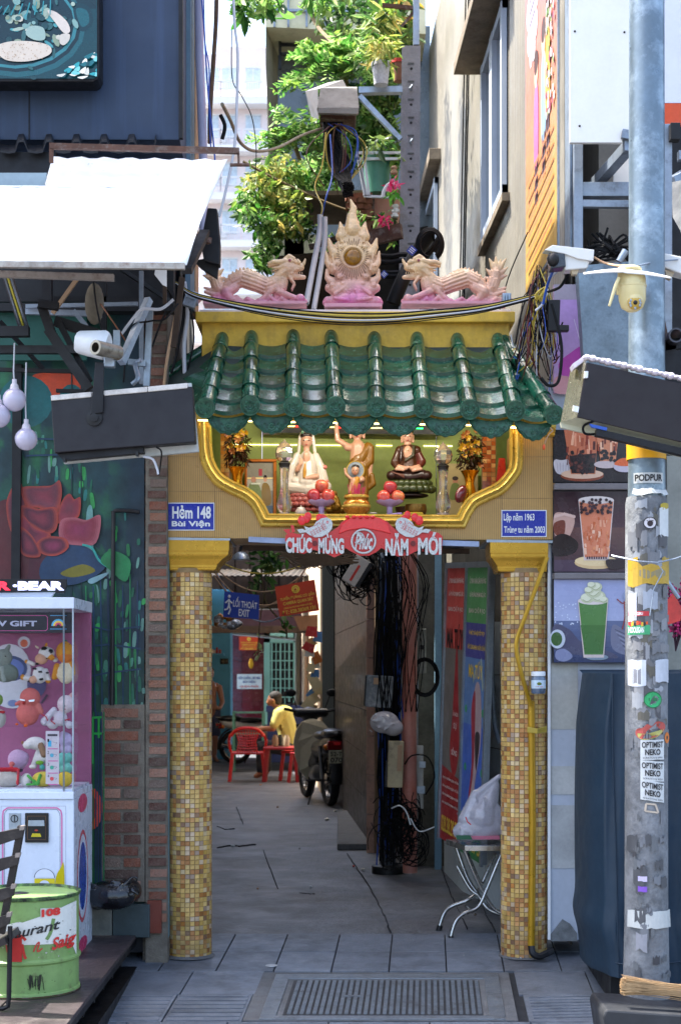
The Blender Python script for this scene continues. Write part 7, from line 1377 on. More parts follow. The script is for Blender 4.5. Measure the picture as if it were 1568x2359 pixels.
pr+=[('c',tuple(W(290,2036,8.7)),tuple(W(305,2020,8.7)),.014,.008,'#0c0d10'),('c',tuple(W(305,2020,8.7)),tuple(W(318,2022,8.7)),.008,.006,'#0c0d10'),('c',tuple(W(318,2022,8.7)),tuple(W(312,2036,8.7)),.006,.006,'#0c0d10')]
t=thing('rubbish_bag','crumpled black bin bag against the low brick wall','bag',W(257,2090,8.75));sculpt('bag',pr,.008,mat('binbag','#0c0e14',.22,var=.2,coat=.5,bump=.6,bsc=22),t,1)
Yc=6.9;ch=thing('folding_chair','dark slatted folding chair cut off at the lower left corner','chair',W(20,2300,Yc));m_cw=mat('chairwood','#241f1e',.5,var=.4,sc=8,dirt=('#4a4440',.3,12))
b=MB();b.beam(W(50,1903,Yc),W(4,2150,Yc+.02),.03,.035);b.obj('back_post',m_cw,ch,bev=.002)
for i,(y0,y1)in enumerate(((1905,1950),(1968,2010),(2040,2078),(2105,2140))):b=MB();b.px([(-60,y0+24),(56-i*10,y0),(52-i*10,y0+24),(-60,y0+62)],Yc-.03,.02);b.obj('back_slat',m_cw,ch,bev=.002);b=MB();b.px([(46-i*10,y0-2),(57-i*10,y0-3),(55-i*10,y0+7),(45-i*10,y0+8)],Yc-.034,.03);b.obj('worn_slat_end',mat('wornend','#8a8078',.6,var=.3),ch)
b=MB();b.tube([W(24,2134,Yc),W(23,2200,Yc),W(21,2300,Yc),W(19,2318,Yc),W(8,2323,Yc),W(-40,2325,Yc)],.011,8);b.obj('steel_leg',m_dark,ch)
b=MB();b.px([(-60,2190),(10,2160),(16,2175),(-60,2212)],Yc-.05,.3);b.obj('seat',m_cw,ch)
# ================================================================ foreground, right
m_tarp=mat('tarp','#122b3e',.6,var=.12,sc=3,bump=.35,bsc=7);YT=8.0
t=thing('covered_stall','tall stall wrapped in a dark teal cloth cover behind the street pole','covered stall',W(1450,2250,YT));vs=[];nu,nv=90,46
prof_x=lambda v:1340-10*min(v*6,1)-8*math.sin(v*3.0)+(14 if v>.8 else 0)*(v-.8)*2-(8*math.exp(-((v-.83)/.05)**2))
for j in range(nv+1):
 v=j/nv;y=1551+(2262-1551)*v
 for i in range(nu+1):
  u=i/nu
  if u<.22:q=u/.22;x=prof_x(v)+70*q**1.5;Y=8.75-.72*q**.8
  else:q=(u-.22)/.78;x=prof_x(v)+70+300*q;Y=YT+.03
  fold=.03*math.sin(u*30+v*2)*(v+.2)+.03*math.sin(u*17+1)*(v**1.3)+.018*math.sin((u*9-v*5))*(1-v);Y+=fold
  zz=CAMH-(y-HOR)*8.03/3600;
  if v<.015:Y+=0
  vs.append(((x-784)*Y/3600,Y,zz-(.0 if v<1 else 0)+(.03*math.sin(u*7)if v==1 else 0)))
b=MB();b.add(vs,[(j*(nu+1)+i,(j+1)*(nu+1)+i,(j+1)*(nu+1)+i+1,j*(nu+1)+i+1)for j in range(nv)for i in range(nu)],True);b.obj('cover',m_tarp,t,angle=2)
zt3=CAMH-(1551-HOR)*8.03/3600;b=MB();b.add([Vector(v)+Vector((0,0,0))for v in vs[:nu+1]]+[(2.4,9.0,zt3+.02),(vs[0][0]+.02,9.0,zt3+.02)],[tuple(range(nu+3))]);b.obj('cover_top',m_tarp,t)
for pts in([(20,.02,0),(24,.3,.0),(26,.6,0),(25,.98,0)],[(2,.95,0),(25,.95,0),(60,.95,0),(88,.95,0)]):
 q=[Vector(vs[int(v*nv)*(nu+1)+int(i)])+Vector((-.004,-.006,0))for i,v,_ in pts];b=MB();b.tube(smoothpts(q,8),.004,5);b.obj('hem_seam',mat('seam','#12283a',.7),t)
b=MB();b.box((2.1,8.5,0),(1.4,.8,.2));b.obj('base_shade_block',m_black,t)  # black block paints the shade under the cover's hem
YPo=7.55;px_=lambda x:(x-784)*YPo/3600;pcx=px_(1487.5);zG=rampz(YPo)
sp_=thing('street_pole','concrete footed galvanised street pole plastered with stickers at right','pole',(pcx,YPo,zG))
RP=.0885;zj=Z(1035,YPo-RP);m_pc=mat('polebase','#6d7074',.7,var=.35,sc=6,bump=.6,bsc=40,dirt=('#8c9094',.5,9));m_pc2=mat('polegalv','#6c7c88',.38,metal=.45,var=.2,sc=4,dirt=('#a4b4c0',.5,7))
b=MB();b.lathe([(.115,zG),(.104,zG+.6),(.1,zj-.25),(.094,zj-.22)],(pcx,YPo,0),36);b.obj('lower_shaft',m_pc,sp_)
b=MB();b.lathe([(.09,zj-.23),(.088,zj),(.083,5.3)],(pcx+.002,YPo,0),36);b.obj('upper_shaft',m_pc2,sp_)
b=MB();b.lathe([(.0945,Z(1060,YPo)),(.0945,Z(1022,YPo))],(pcx,YPo,0),36);b.obj('yellow_band',mat('yband','#d8a018',.5),sp_)
st_=PR(0,.00002);st_.map=lambda x,y,d:(lambda a,r_:Vector((pcx+r_*math.sin(a),YPo-r_*math.cos(a),CAMH-(y-HOR)*(YPo-.1)/3600)))(math.asin(max(-.995,min(.995,(x-1487.5)/(47.5)))),.1075+d*1.0+(.004 if y>1900 else 0)+(.004 if y>2100 else 0)-(.012 if y<1130 else 0))
def strip_st(x0,y0,x1,y1,c,n=6,jag=0,sk=0):
 rr=random.Random(int(x0*7+y0));st_.b.color(c);ty=[y0+rr.uniform(-jag,jag)for _ in range(n+1)];by=[y1+rr.uniform(-jag,jag)for _ in range(n+1)]
 for i in range(n):a,c_=x0+(x1-x0)*i/n,x0+(x1-x0)*(i+1)/n;st_.b.add([st_.w(a+0,ty[i]+sk*(a-x0)),st_.w(c_,ty[i+1]+sk*(c_-x0)),st_.w(c_,by[i+1]+sk*(c_-x0)),st_.w(a,by[i]+sk*(a-x0))],[(0,1,2,3)])
 st_.k+=1
rr=random.Random(17)
for i in range(110):
 x,y=rr.uniform(1443,1515),rr.uniform(1150,1700);w_,h_=rr.uniform(6,26),rr.uniform(8,40);strip_st(x,y,min(x+w_,1531),y+h_,rr.choice(['#6e7074','#626264','#84868a','#4a4a4e','#7a7b7e','#90949a','#58554c','#6a6d72']),4,5,rr.uniform(-.2,.2))
for i in range(40):x,y=rr.uniform(1443,1515),rr.uniform(1700,2250);strip_st(x,y,min(x+rr.uniform(5,20),1531),y+rr.uniform(8,40),rr.choice(['#5a5d60','#4a4c50','#6a6e74','#3e3e42','#606468']),4,6)
MS=ATT('print')
def flush(n='sticker',kind=None):tag(st_.obj(n,MS,sp_),kind=kind);st_.b=MB()
flush('torn_paper','stuff')
strip_st(1445,1300,1530,1350,'#b09030',10,7);strip_st(1445,1285,1462,1310,'#b89428',3,4);strip_st(1512,1284,1530,1306,'#a88a30',3,4);strip_st(1465,1312,1520,1330,'#8a8060',7,7);strip_st(1508,1158,1528,1170,'#a8942c',3,4)
flush('yellow_tape','stuff');strip_st(1506,1170,1528,1232,'#c4c8c8',4,3);strip_st(1452,1126,1528,1138,'#b8bcbc',8,3);strip_st(1446,1365,1460,1430,'#b8bcc8',3,3);strip_st(1472,1360,1502,1405,'#98a0ac',4,5)
flush('paper_scrap');strip_st(1445,1520,1478,1580,'#c0c6d0',4,2);strip_st(1497,1520,1528,1572,'#b8bec8',4,3);strip_st(1452,1540,1468,1575,'#7a7c84',3,4);flush('paper_scrap','stuff');strip_st(1446,2098,1530,2138,'#b4b8b6',10,1.5);flush('white_patch');strip_st(1460,2150,1480,2190,'#8a8c94',3,6)
flush('paper_scrap');strip_st(1452,1088,1518,1112,'#c0c4c4',7,0);flush();strip_st(1446,1408,1484,1419,'#b03038',4,0);flush();strip_st(1445,1440,1486,1462,'#3a9a68',4,0)
for i in range(8):strip_st(1446+i*4.5,1432,1450+i*4.5,1441,['#b83030','#c8a030','#2a2a2a','#c8501c'][i%4],1,3)
flush();st_.ell(1486,1205,14,14,'#1c1a1c');st_.ell(1486,1205,12,12,'#c8c4c8');st_.ell(1486,1206,6,7,'#2a1c20');st_.line([(1479,1200),(1493,1200)],2,'#2a1c20')
flush();st_.ell(1492,1612,19,19,'#1c6a3c');st_.ell(1492,1612,17,17,'#2a9a5c');
for i in range(5):st_.line([(1478,1602+i*5),(1506,1602+i*5)],.8,'#1c6a3c')
st_.rect(1483,1608,1501,1615,'#1c6a3c')
flush();st_.blob([(1460,1680),(1472,1676),(1480,1668),(1490,1672),(1500,1662),(1516,1666),(1518,1680),(1500,1696),(1470,1702),(1459,1694)],'#a84c44');st_.blob([(1462,1690),(1480,1690),(1515,1680),(1500,1698),(1470,1704)],'#a8a45c')
flush();st_.ell(1524,1700,6,13,'#c8702c');st_.ell(1524,1700,2,5,'#3a2c24')
flush()
for i,(y,sk)in enumerate(((1705,-.03),(1751,.08),(1795,.18))):strip_st(1467,y,1516,y+46,'#c0c4c4',6,.6,sk);flush()
strip_st(1463,2018,1480,2030,'#c0b8d8',3,1);strip_st(1463,2042,1480,2054,'#7a50b8',3,1)
st_.line([(1478,1851),(1497,1853),(1503,1872),(1476,1868),(1478,1851)],4,'#b8aa98')
flush()
def poletext(s_,m_,x0,y0,x1,y1,bold=.03,sk=0,shear=0):
 o=text(s_,m_,None,(x0,0,-y1),(1,0,0),(0,0,1),x1-x0,y1-y0,ext=0,bold=bold,shear=shear);me=o.data;bpy.data.objects.remove(o)
 for v in me.vertices:v.co=st_.map(v.co.x,-v.co.z+sk*(v.co.x-1467),.0075)
 me.update();inst('lettering',me,(0,0,0),sp_)
poletext('PODPUR',m_bl,1455,1092,1515,1108)
for y,sk in((1705,-.03),(1751,.08),(1795,.18)):poletext('OPTIMIST',m_bl,1470,y+4,1513,y+18,.02,sk);poletext('NEKO',m_bl,1476,y+21,1507,y+35,.03,sk);poletext('SCRATCH & WIN',m_bl,1472,y+39,1511,y+43,.0,sk)
poletext('CIENGBU',m_white,1448,1410,1472,1417);poletext('HOOLIGAN',m_white,1447,1444,1474,1458)
b=MB();b.tube([st_.map(x,y,.1+.004)for x,y in[(1446,1280),(1470,1296),(1490,1300),(1510,1290),(1529,1275)]],.004,5);b.tube([st_.map(x,y,.1+.004)for x,y in[(1490,1300),(1496,1320),(1486,1360),(1482,1420)]],.003,5);b.obj('tie_wire',m_galv,sp_)
b=MB();sf_=[('e',(pcx-.02,7.45,zG+.0),(.22,.16,.09),'#3a3c40'),('e',(pcx+.2,7.45,zG),(.2,.16,.1),'#3a3c40')];tt=thing('cement_mound','lumpy dark cement mound round the foot of the street pole','mound',(pcx,7.5,zG));sculpt('mound',sf_,.02,mat('mound','#3c3e42',.8,var=.4,sc=12,bump=.8,bsc=30,dirt=('#7a7c80',.3,12)),tt,3)
b=MB();b.px([(1395,2326),(1640,2342),(1640,2420),(1400,2420),(1388,2340)],7.15,.4);tag(b.obj('kerb_ramp',mat('ramp','#2a2c30',.5,var=.3),bev=.01),'black plastic kerb ramp at the lower right corner','ramp')
b=MB();rr=random.Random(30)
for i in range(260):y0=2270+rr.gauss(0,9);b.beam(W(1430+rr.uniform(-4,12),y0+rr.uniform(-6,4),7.2+rr.uniform(0,.05)),W(1640,2290+rr.gauss(0,8),7.2+rr.uniform(0,.05)),.0025)
t=thing('straw_broom','pale straw broom lying across the foot of the street pole','broom',W(1500,2285,7.2));tag(b.obj('bristles',mat('straw','#a88a64',.8,var=.3),t),kind='stuff');b=MB();b.tube([W(1560,2282,7.22),W(1700,2300,7.22)],.014,8);b.obj('handle',m_tan,t)
YR2=7.35;rs=thing('screen_box','black tilted sign box with silver side right of the gate','sign box',W(1440,900,YR2))
b=MB();b.px([(1351,834),(1640,900),(1640,1036),(1328,961)],YR2-.05,.03);b.obj('case',mat('screenblk2','#1a1216',.5,var=.15),rs,bev=.003)
b=MB();b.add([W(1351,822,YR2-.045),W(1314,846,YR2+.2),W(1290,973,YR2+.2),W(1328,962,YR2-.045)],[(0,3,2,1)]);b.obj('silver_side',mat('silverside','#8a8878',.25,metal=.7,var=.3,sc=5),rs)
b=MB();b.add([W(1290,973,YR2+.05),W(1328,961,YR2-.045),W(1640,1036,YR2-.045),W(1640,1060,YR2+.05)],[(0,1,2,3)]);b.px([(1290,973),(1640,1058),(1640,1070),(1292,985)],YR2+.05,.02);b.obj('lower_flange',mat('bk2','#b4b49c',.5,var=.1),rs)
b=MB()
for i in range(22):x=1351+i*12;y=824+(x-1351)*.222;b.ball(W(x,y,YR2-.03),(.022,.03,.013+.004*math.sin(i*2.1)),8,6)
tag(b.obj('foam_edge',mat('foam2','#cfc8d4',.6,var=.15),rs),kind='stuff');b=MB();b.px([(1318,838),(1350,815),(1356,824),(1322,848)],YR2,.1);b.obj('foam_corner',MATS['foam2'],rs)
b=MB();b.px([(1374,987),(1640,1048),(1640,1064),(1372,1002)],YR2-.06,.06);b.obj('lower_ledge',m_dark,rs);b=MB();b.px([(1346,862-62+55),(1354,855),(1353,870),(1345,870)],YR2-.07,.02);b.px([(1320,934),(1333,937),(1331,950),(1319,946)],YR2-.07,.02);b.obj('clip',m_white,rs)
b=MB();b.px([(1357,976),(1398,985),(1396,992),(1362,984)],YR2-.065,.02);b.obj('blue_tape',m_cabb,rs)
cable([(1366,970,YR2-.05),(1345,980,YR2),(1342,992,YR2),(1350,1000,YR2),(1372,1000,YR2)],.006,m_cab,'black cable looping under the right tilted sign box')
b=MB();b.px([(1528,970-120),(1568,860),(1566,905),(1532,900)],7.6,.05);b.obj
b=MB();b.lathe([(.028,0),(.036,0),(.036,.2),(.028,.2)],W(1556,772,7.5),16,M=Matrix.Rotation(-PI/2,3,'X'));tag(b.obj('pipe_stub',mat('pipedk','#4a4a50',.4,metal=.7)),'dark steel pipe stub at the right edge above the sign box','pipe')
t=thing('pipe_clamp','black bracket holding the pipe stub at the right edge','bracket',W(1545,830,7.6));b=MB();b.beam(W(1520,800,7.6),W(1575,790,7.6),.05);b.obj('plate',m_dark,t);b=MB();b.beam(W(1542,790,7.6),W(1540,870,7.6),.05);b.obj('stem',m_dark,t);b=MB();b.beam(W(1524,735,7.6),W(1532,775,7.6),.02);b.obj('bolt',m_rust,t)
t=thing('security_camera','white bullet camera pointing left above the tangled cables','camera',W(1310,600,7.9));m_cam=mat('camwhite','#d4d4d0',.35,var=.05,coat=.3);Ycam=7.9
b=MB();b.prism([W(1253,576,Ycam),W(1272,564,Ycam),W(1368,575,Ycam),W(1366,602,Ycam),W(1330,596,Ycam),W(1300,585,Ycam)],(0,.12,.015));b.obj('sun_shield',m_cam,t,bev=.004)
b=MB();b.prism([W(1294,583,Ycam+.015),W(1358,600,Ycam+.015),W(1352,618,Ycam+.015),W(1300,622,Ycam+.015)],(0,.09,0));b.obj('body',m_cam,t,bev=.006);b=MB();b.prism([W(1263,582,Ycam),W(1300,583,Ycam),W(1303,614,Ycam),W(1268,618,Ycam)],(0,.1,0));b.obj('lens_housing',mat('camdk','#3a4048',.25),t,bev=.006)
b=MB();b.ball(W(1273,598,Ycam),(.03,.03,.036),14,10);b.obj('lens',m_black,t);b=MB();b.prism([W(1312,616,Ycam+.03),W(1336,614,Ycam+.03),W(1328,632,Ycam+.03),W(1318,632,Ycam+.03)],(0,.04,0));b.obj('mount',mat('cream2','#b8a88c',.5),t)
t=thing('dome_camera','cream swivel camera with antenna and white sunshade before the grey pole','camera',W(1455,720,7.2));Yd2=7.25;m_ivory=mat('ivory','#cfc08a',.35,var=.06,coat=.3);k=Yd2/3600
b=MB();b.lathe([(0,.0),(.056,.0),(.062,-.02),(.064,-.05),(.066,-.052),(.066,-.06),(.064,-.062),(.062,-.12),(.05,-.155),(.025,-.172),(0,-.176)],W(1455,632,Yd2),26);b.obj('body',m_ivory,t)
b=MB();b.ball(W(1459,691,Yd2-.03),(.042,.036,.046),18,12);b.obj('camera_ball',m_ivory,t);b=MB();b.ball(W(1461,697,Yd2-.052),(.034,.016,.034),18,12);b.obj('face',mat('iv2','#b8963c',.4),t);b=MB();b.ball(W(1462,697,Yd2-.064),(.011,.01,.011),12,8);b.obj('lens',m_black,t)
for a in(-.5,0,.5,2.6,3.14,3.7,1.57):c=W(1462,698,Yd2-.064)+Vector((math.cos(a)*.024,0,-math.sin(a)*.024));b=MB();b.ball(c,(.006,.005,.007),8,6);b.obj('led',m_silver,t)
b=MB();b.ball(W(1448,621,Yd2),(.058,.05,.02),18,10);b.obj('top_cap',m_ivory,t)
b=MB();vs=[];n=20
for i in range(n+1):
 u=i/n;x=1343+202*u;y=634-13*math.sin(u*PI)+u*8-(2 if u<.5 else 0);wdt=1+10*math.sin(PI*min(max(u,.02),.98))
 vs+=[tuple(W(x,y-2,Yd2-.05)),tuple(W(x,y+wdt*.5,Yd2-.075)),tuple(W(x,y,Yd2+.06))]
b.add(vs,[(3*i,3*i+3,3*i+4,3*i+1)for i in range(n)]+[(3*i+2,3*i+5,3*i+3,3*i)for i in range(n)],True);o=b.obj('sunshade',m_cam,t);q_=o.modifiers.new('s','SOLIDIFY');q_.thickness=.004
b=MB();b.tube([W(1424,640,Yd2-.06),W(1416,660,Yd2-.07),W(1402,705,Yd2-.08)],[.008,.009,.006],8);b.obj('antenna',m_ivory,t);b=MB();b.beam(W(1430,625,Yd2),W(1425,680,Yd2+.02),.03,.03);b.obj('neck',m_ivory,t,bev=.005)
t=thing('security_camera','white camera cut off by the right edge of the picture','camera',W(1560,620,7.6));b=MB();b.prism([W(1522,588,7.6),W(1530,583,7.6),W(1640,605,7.6),W(1640,650,7.6),W(1560,628,7.6),W(1521,612,7.6)],(0,.1,0));b.obj('housing',m_cam,t,bev=.006);b=MB();b.px([(1530,620),(1552,628),(1545,642),(1534,636)],7.62,.05);b.obj('mount',MATS['cream2'],t)
cable([(1366,592,7.95),(1390,605,7.9),(1420,612,7.6),(1440,612,7.4)],.006,m_tan,'beige cable linking the bullet camera to the dome camera')
cable([(1470,612,7.4),(1510,603,7.5),(1560,598,7.6)],.004,m_galv,'thin grey cable from the dome camera to the right edge')
t=thing('coax_plug','stubby silver plug standing among the cables','plug',W(1434,590,8));b=MB();b.tube([W(1424,603,8),W(1440,578,8)],[.016,.02],12);b.obj('plug',m_silver,t)
rr=random.Random(77);cols=[m_cab,m_cab,m_cab,m_cabb,MATS['wred'],m_cabw,MATS['wbrown'],mc_y]
tb_=[MB()for _ in cols]
for i in range(75):
 k=rr.randrange(len(cols));x0,y0=rr.uniform(1225,1262),rr.uniform(610,700);x1,y1=rr.uniform(1185,1285),rr.uniform(760,900)
 tb_[k].tube(wpts([(x0,y0,8.75),((x0+x1)/2+rr.uniform(-26,26),(y0+y1)/2+rr.uniform(-30,40),8.75+rr.uniform(-.1,.12)),(x1,y1,8.85),(x1+rr.uniform(-16,16),y1+rr.uniform(-30,30),8.85)],4),rr.uniform(.0016,.0045),4,cap=False)
t=thing('cable_tangle','wild tangle of coloured cables hanging right of the green roof','cables',W(1240,760,8.8))
for q,m_ in zip(tb_,cols):
 if q.v:tag(q.obj('cable_strands',m_,t),kind='stuff')
for pts,r_,m_,lab in(([(1265,640,8.3),(1300,610,8),(1320,600,7.95)],.008,m_cabw,'white cable up to the bullet camera'),([(1250,700,8.3),(1262,650,8.2),(1280,610,8)],.007,m_cabb,'blue cable up to the bullet camera'),([(1270,700,8.6),(1290,780,8.6),(1292,830,8.6),(1284,880,8.6),(1262,888,8.6),(1245,870,8.6)],.009,m_cab,'heavy black cable looping down over the lilac poster'),([(1310,625,8),(1290,660,8.2),(1262,672,8.4)],.008,m_cab,'black cable from the bullet camera to the tangle'),([(1262,668,8.6),(1248,700,8.6),(1232,716,8.6)],.006,m_cabw,'short white wire end by the yellow ties')):cable(pts,r_,m_,lab)
b=MB();b.px([(1262,690),(1290,690),(1288,748),(1310,748),(1310,762),(1262,762)],8.7,.05);tag(b.obj('splice_box',m_black,bev=.004),'black splice box hanging in the cable tangle','box')
b=MB()
for i in range(24):b.tube(wpts([(1256,660,8.65),(1240+rr.uniform(-10,20),680+rr.uniform(-6,6),8.6+rr.uniform(-.03,.03)),(1236+rr.uniform(-6,22),692+rr.uniform(-5,5),8.6)],3),.003,4)
tag(b.obj('cable_ties',mc_y),'bunch of yellow ties at the top of the cable tangle','cable ties',kind='stuff')
m_gp=mat('goldpipe','#a8821c',.35,metal=.4,var=.15,sc=6)
cable([(1259,1284,8.95),(1235,1350,8.93),(1205,1430,8.92),(1190,1472,8.92),(1189,1500,8.92),(1196,1535,8.92),(1208,1580,8.93),(1222,1625,8.95)],.013,m_gp,'thin gold painted hose bending down across the right column',name='hose')
b=MB();b.tube([W(1223,1615,8.97),W(1226,1900,8.97),W(1223,2178,8.97)],.021,12);tag(b.obj('pipe',m_gp),'straight gold painted pipe standing beside the right column','pipe')
cable([(1255,1330,9.1),(1253,1500,9.1),(1253,1680,9.1),(1250,1900,9.1),(1236,2120,9.1),(1229,2182,9.05)],.006,m_tan,'thin beige cord running down behind the gold pipe')
cable([(1223,2178,8.97),(1226,2196,8.95),(1240,2203,8.95),(1258,2196,8.97),(1270,2190,9.0)],.02,m_dark,'black rubber elbow curling from the foot of the gold pipe',name='pipe_elbow')
b=MB();c=W(1238,1683,8.97)
for i in range(5):b.tube([W(1214,1676+i*2.4,8.94),W(1236,1680+i*2.2,8.92),W(1258,1674+i*3,9.0)],.004,5)
tag(b.obj('tie_rope',mc_y,),'twisted yellow tie round the gold pipe','tie')
jr=thing('plastic_jar','plastic jar with a fruit label and white lid tied to the gold pipe','jar',W(1239,1598,8.9));c=W(1239,1598,8.93)
b=MB();b.lathe([(0,0),(.036,0),(.042,.01),(.042,.085),(.036,.1),(.036,.105)],c,22);b.obj('body',mat('jarblue','#5a6a80',.15,var=.2,coat=.5,dirt=('#2c3038',.4,20)),jr);b=MB();b.lathe([(.039,.1),(.041,.102),(.041,.124),(.037,.127),(0,.127)],c,22);b.obj('lid',m_white,jr)
b=MB();b.lathe([(.0428,.03),(.0428,.078)],c,22,a0=PI*1.08,a1=PI*1.92);b.obj('label',mat('jlabel','#b8ccd8',.4),jr);b=MB();b.ball(c+Vector((0,-.043,.057)),(.013,.002,.009),10,6);b.obj('fruit_print',mat('jfruit','#5a6a1c',.5),jr);text('trái cây',m_rl,jr,c+Vector((-.022,-.0455,.036)),(1,0,0),(0,0,1),.044,.008)
b=MB();b.beam(W(1242,1300,9.15),W(1242,1440,9.15),.006);b.beam(W(1242,1440,9.15),W(1262,1442,9.1),.006);tag(b.obj('wire_hook',m_black),'thin black wire hook beside the top of the right column','hook')
t=thing('flower_display','magenta blossom branches inside the shop at the right edge','flowers',W(1550,1420,8.9));lf=MB();rr=random.Random(2)
for i in range(14):
 x=1538+rr.uniform(0,60);lf.color('#3a2430');p0,p1=W(1555,1500,8.9),W(x,1315+rr.uniform(0,60),8.9+rr.uniform(-.1,.1));lf.tube([p0,p1],.003,4)
 for j in range(40):q=p0.lerp(p1,rr.uniform(.3,1));lf.color(rr.choice(['#8a1450','#a81c60','#6a1040','#c03070']));lf.ball(q+Vector((rr.uniform(-.02,.02),rr.uniform(-.02,.02),rr.uniform(-.02,.02))),.008,5,4)
tag(lf.obj('blossoms',ATT('print'),t),kind='stuff')
b=MB();b.px([(1535,1385),(1552,1365),(1570,1405),(1566,1430),(1535,1440)],8.7,.02);tag(b.obj('red_fabric',mat('redfab','#c03c34',.5,var=.3)),'red cloth corner beside the street pole','cloth')
b=MB();b.px([(1535,1320),(1560,1372),(1535,1382)],8.6,.03);b.obj;b=MB();b.tube([W(1530,1330,8.3),W(1562,1378,8.3)],.012,8);tag(b.obj('awning_rod',m_silver),'silver rod end beside the street pole over the red cloth','rod')
Yf=9.75;ft_=thing('folding_table','stainless folding table with crossed legs beside the right column','table',(1.0,9.8,0));m_ss=mat('stainless','#a8a8a4',.22,metal=.9,var=.15,sc=10)
zt4=CAMH-(1948-HOR)*9.62/3600;b=MB();b.prism([(W(1070,0,9.62).x,9.62,zt4),(1.28,9.62,zt4),(1.28,10.05,zt4),(W(1026,0,10.0).x,10.0,zt4)],(0,0,-.035));b.obj('top',m_ss,ft_,bev=.003)
def leg(pts,r_=.0125):b=MB();b.tube(smoothpts([W(*p)for p in pts],5),r_,10);b.obj('leg',m_ss,ft_)
leg([(1155,1965,9.7),(1120,2050,9.66),(1100,2090,9.64),(1068,2105,9.62),(1048,2125,9.6),(1036,2165,9.58)]);leg([(1140,1965,10.0),(1105,2045,9.95),(1080,2072,9.9),(1040,2088,9.9),(1022,2105,9.88),(1010,2140,9.86)]);leg([(1050,1950,9.95),(1075,2020,9.9),(1100,2060,9.85),(1125,2095,9.8),(1165,2110,9.78)]);leg([(1068,1955,9.68),(1090,2010,9.68),(1115,2060,9.68),(1140,2095,9.68),(1180,2115,9.66)])
leg([(1072,1960,9.75),(1100,2025,9.75),(1112,2038,9.75)],.015);leg([(1052,1995,9.85),(1080,2045,9.82),(1100,2062,9.8)],.011)
b=MB();b.tube([W(1072,2088,9.88),W(1094,2107,9.65)],.009,8);b.obj('stretcher',m_ss,ft_)
for x,y,Y in((1036,2168,9.58),(1010,2143,9.86)):q=W(x,y,Y);b=MB();b.tube([q+Vector((.008,0,.03)),q+Vector((-.006,0,-.022))],[.017,.02],10);b.obj('rubber_foot',m_black,ft_)
pb=thing('carrier_bag','bulging translucent white plastic bag on the folding table','bag',(1.0,9.8,zt4));s=SP(9.75);rr=random.Random(6);K1='#cccad6'
s.e(1105,1905,52,32,30,K1).e(1075,1915,34,24,26,K1).e(1130,1890,34,44,26,K1).c([(1110,1880,38),(1140,1810,10)],K1).c([(1075,1890,22),(1095,1830,12)],K1).c([(1100,1830,12),(1150,1788,6)],K1)
for i in range(30):x,y=rr.uniform(1045,1150),rr.uniform(1825,1928);s.c([(x,y,2,-rr.uniform(18,28)),(x+rr.uniform(-14,14),y+rr.uniform(-20,20),1,-rr.uniform(18,28))],K1)
sculpt('bag',s.p,.009,mat('bagfilm','#d4d2dc',.2,var=.15,sc=14,coat=.6,trans=.45,bump=.5,bsc=30),pb,1)
b=MB();b.px([(1050,1925),(1082,1925),(1088,1934),(1052,1934)],9.66,.05);b.obj('green_item',mat('grnitem','#14583c',.4),pb);b=MB();b.px([(1084,1926),(1150,1926),(1150,1934),(1088,1934)],9.67,.05);b.obj('pink_item',mat('pkitem','#b86a80',.4),pb);b=MB();b.tube([W(1072,1882,9.655),W(1076,1893,9.65),W(1084,1900,9.65)],.004,6);b.obj('red_tie',m_red,pb)
# ================================================================ inside the alley
def hangsign(label,pts,Y,c,lines,extra=None):
 t=thing('hanging_sign',label,'sign',W(*pts[0],Y));b=MB();b.px(pts,Y,.01);b.obj('board',mat('sg'+c,c,.45,var=.08),t);(x0,y0),(x1,y1),_,(x3,y3)=pts
 o=W(x3,y3,Y-.001);r=W(x1,y1,Y)-W(x0,y0,Y);u=W(x0,y0,Y)-W(x3,y3,Y);L,H=r.length,u.length
 for s,a,c_,d,e,m in lines:text(s,m,t,o+r*a+u*c_+Vector((0,-.003,0)),r,u,L*(d-a),H*(e-c_),bold=.02)
 return t,o,r,u
m_yl=mat('yellowink','#f0cc48',.5);m_rd=mat('redink','#b83028',.5);m_bi=mat('blueink','#2a3a7a',.5)
t,o,r,u=hangsign('blue exit sign with a white running man hanging on wires',[(517,1362),(597,1371),(596,1427),(514,1421)],13,'#1f3f9c',[('LỐI THOÁT',.27,.44,.96,.84,m_white),('EXIT',.44,.1,.75,.38,m_white)])
b=MB();q=lambda a,c:o+r*a+u*c+Vector((0,-.004,0));b.ball(q(.15,.82),(.012,.003,.014),10,6)
for p_ in([(.14,.72),(.15,.45)],[(.05,.55),(.14,.68),(.24,.56)],[(.15,.46),(.2,.32),(.15,.12)],[(.15,.46),(.11,.32),(.03,.28)]):b.tube([q(*z)for z in p_],.0075,5)
b.obj('running_man',m_white,t)
def police(label,pts,Y,full):
 t,o,r,u=hangsign(label,pts,Y,'#c8401c',[('TUYẾN ĐƯỜNG CÓ GẮN',.08,.5,.95,.64,m_yl),('CAMERA QUAN SÁT',.14,.32,.9,.47,m_yl),('CÔNG AN PHƯỜNG PHẠM NGŨ LÃO',.14,.2,.85,.28,m_yl),('ĐT: 028.38369.131',.08,.04,.92,.17,m_yl)])
 c=o+r*.5+u*.8+Vector((0,-.003,0));k=u.length;b=MB()
 for i in range(14):a=i*.45;b.ball(c+Vector((math.cos(a),0,math.sin(a)))*k*.11,(k*.03,.002,k*.03),6,4)
 b.ball(c,(k*.075,.003,k*.075),12,6);b.obj('emblem',m_yl,t);b=MB();b.ball(c+Vector((0,-.002,0)),(k*.04,.003,k*.04),8,5);b.obj('emblem_star',m_rd,t)
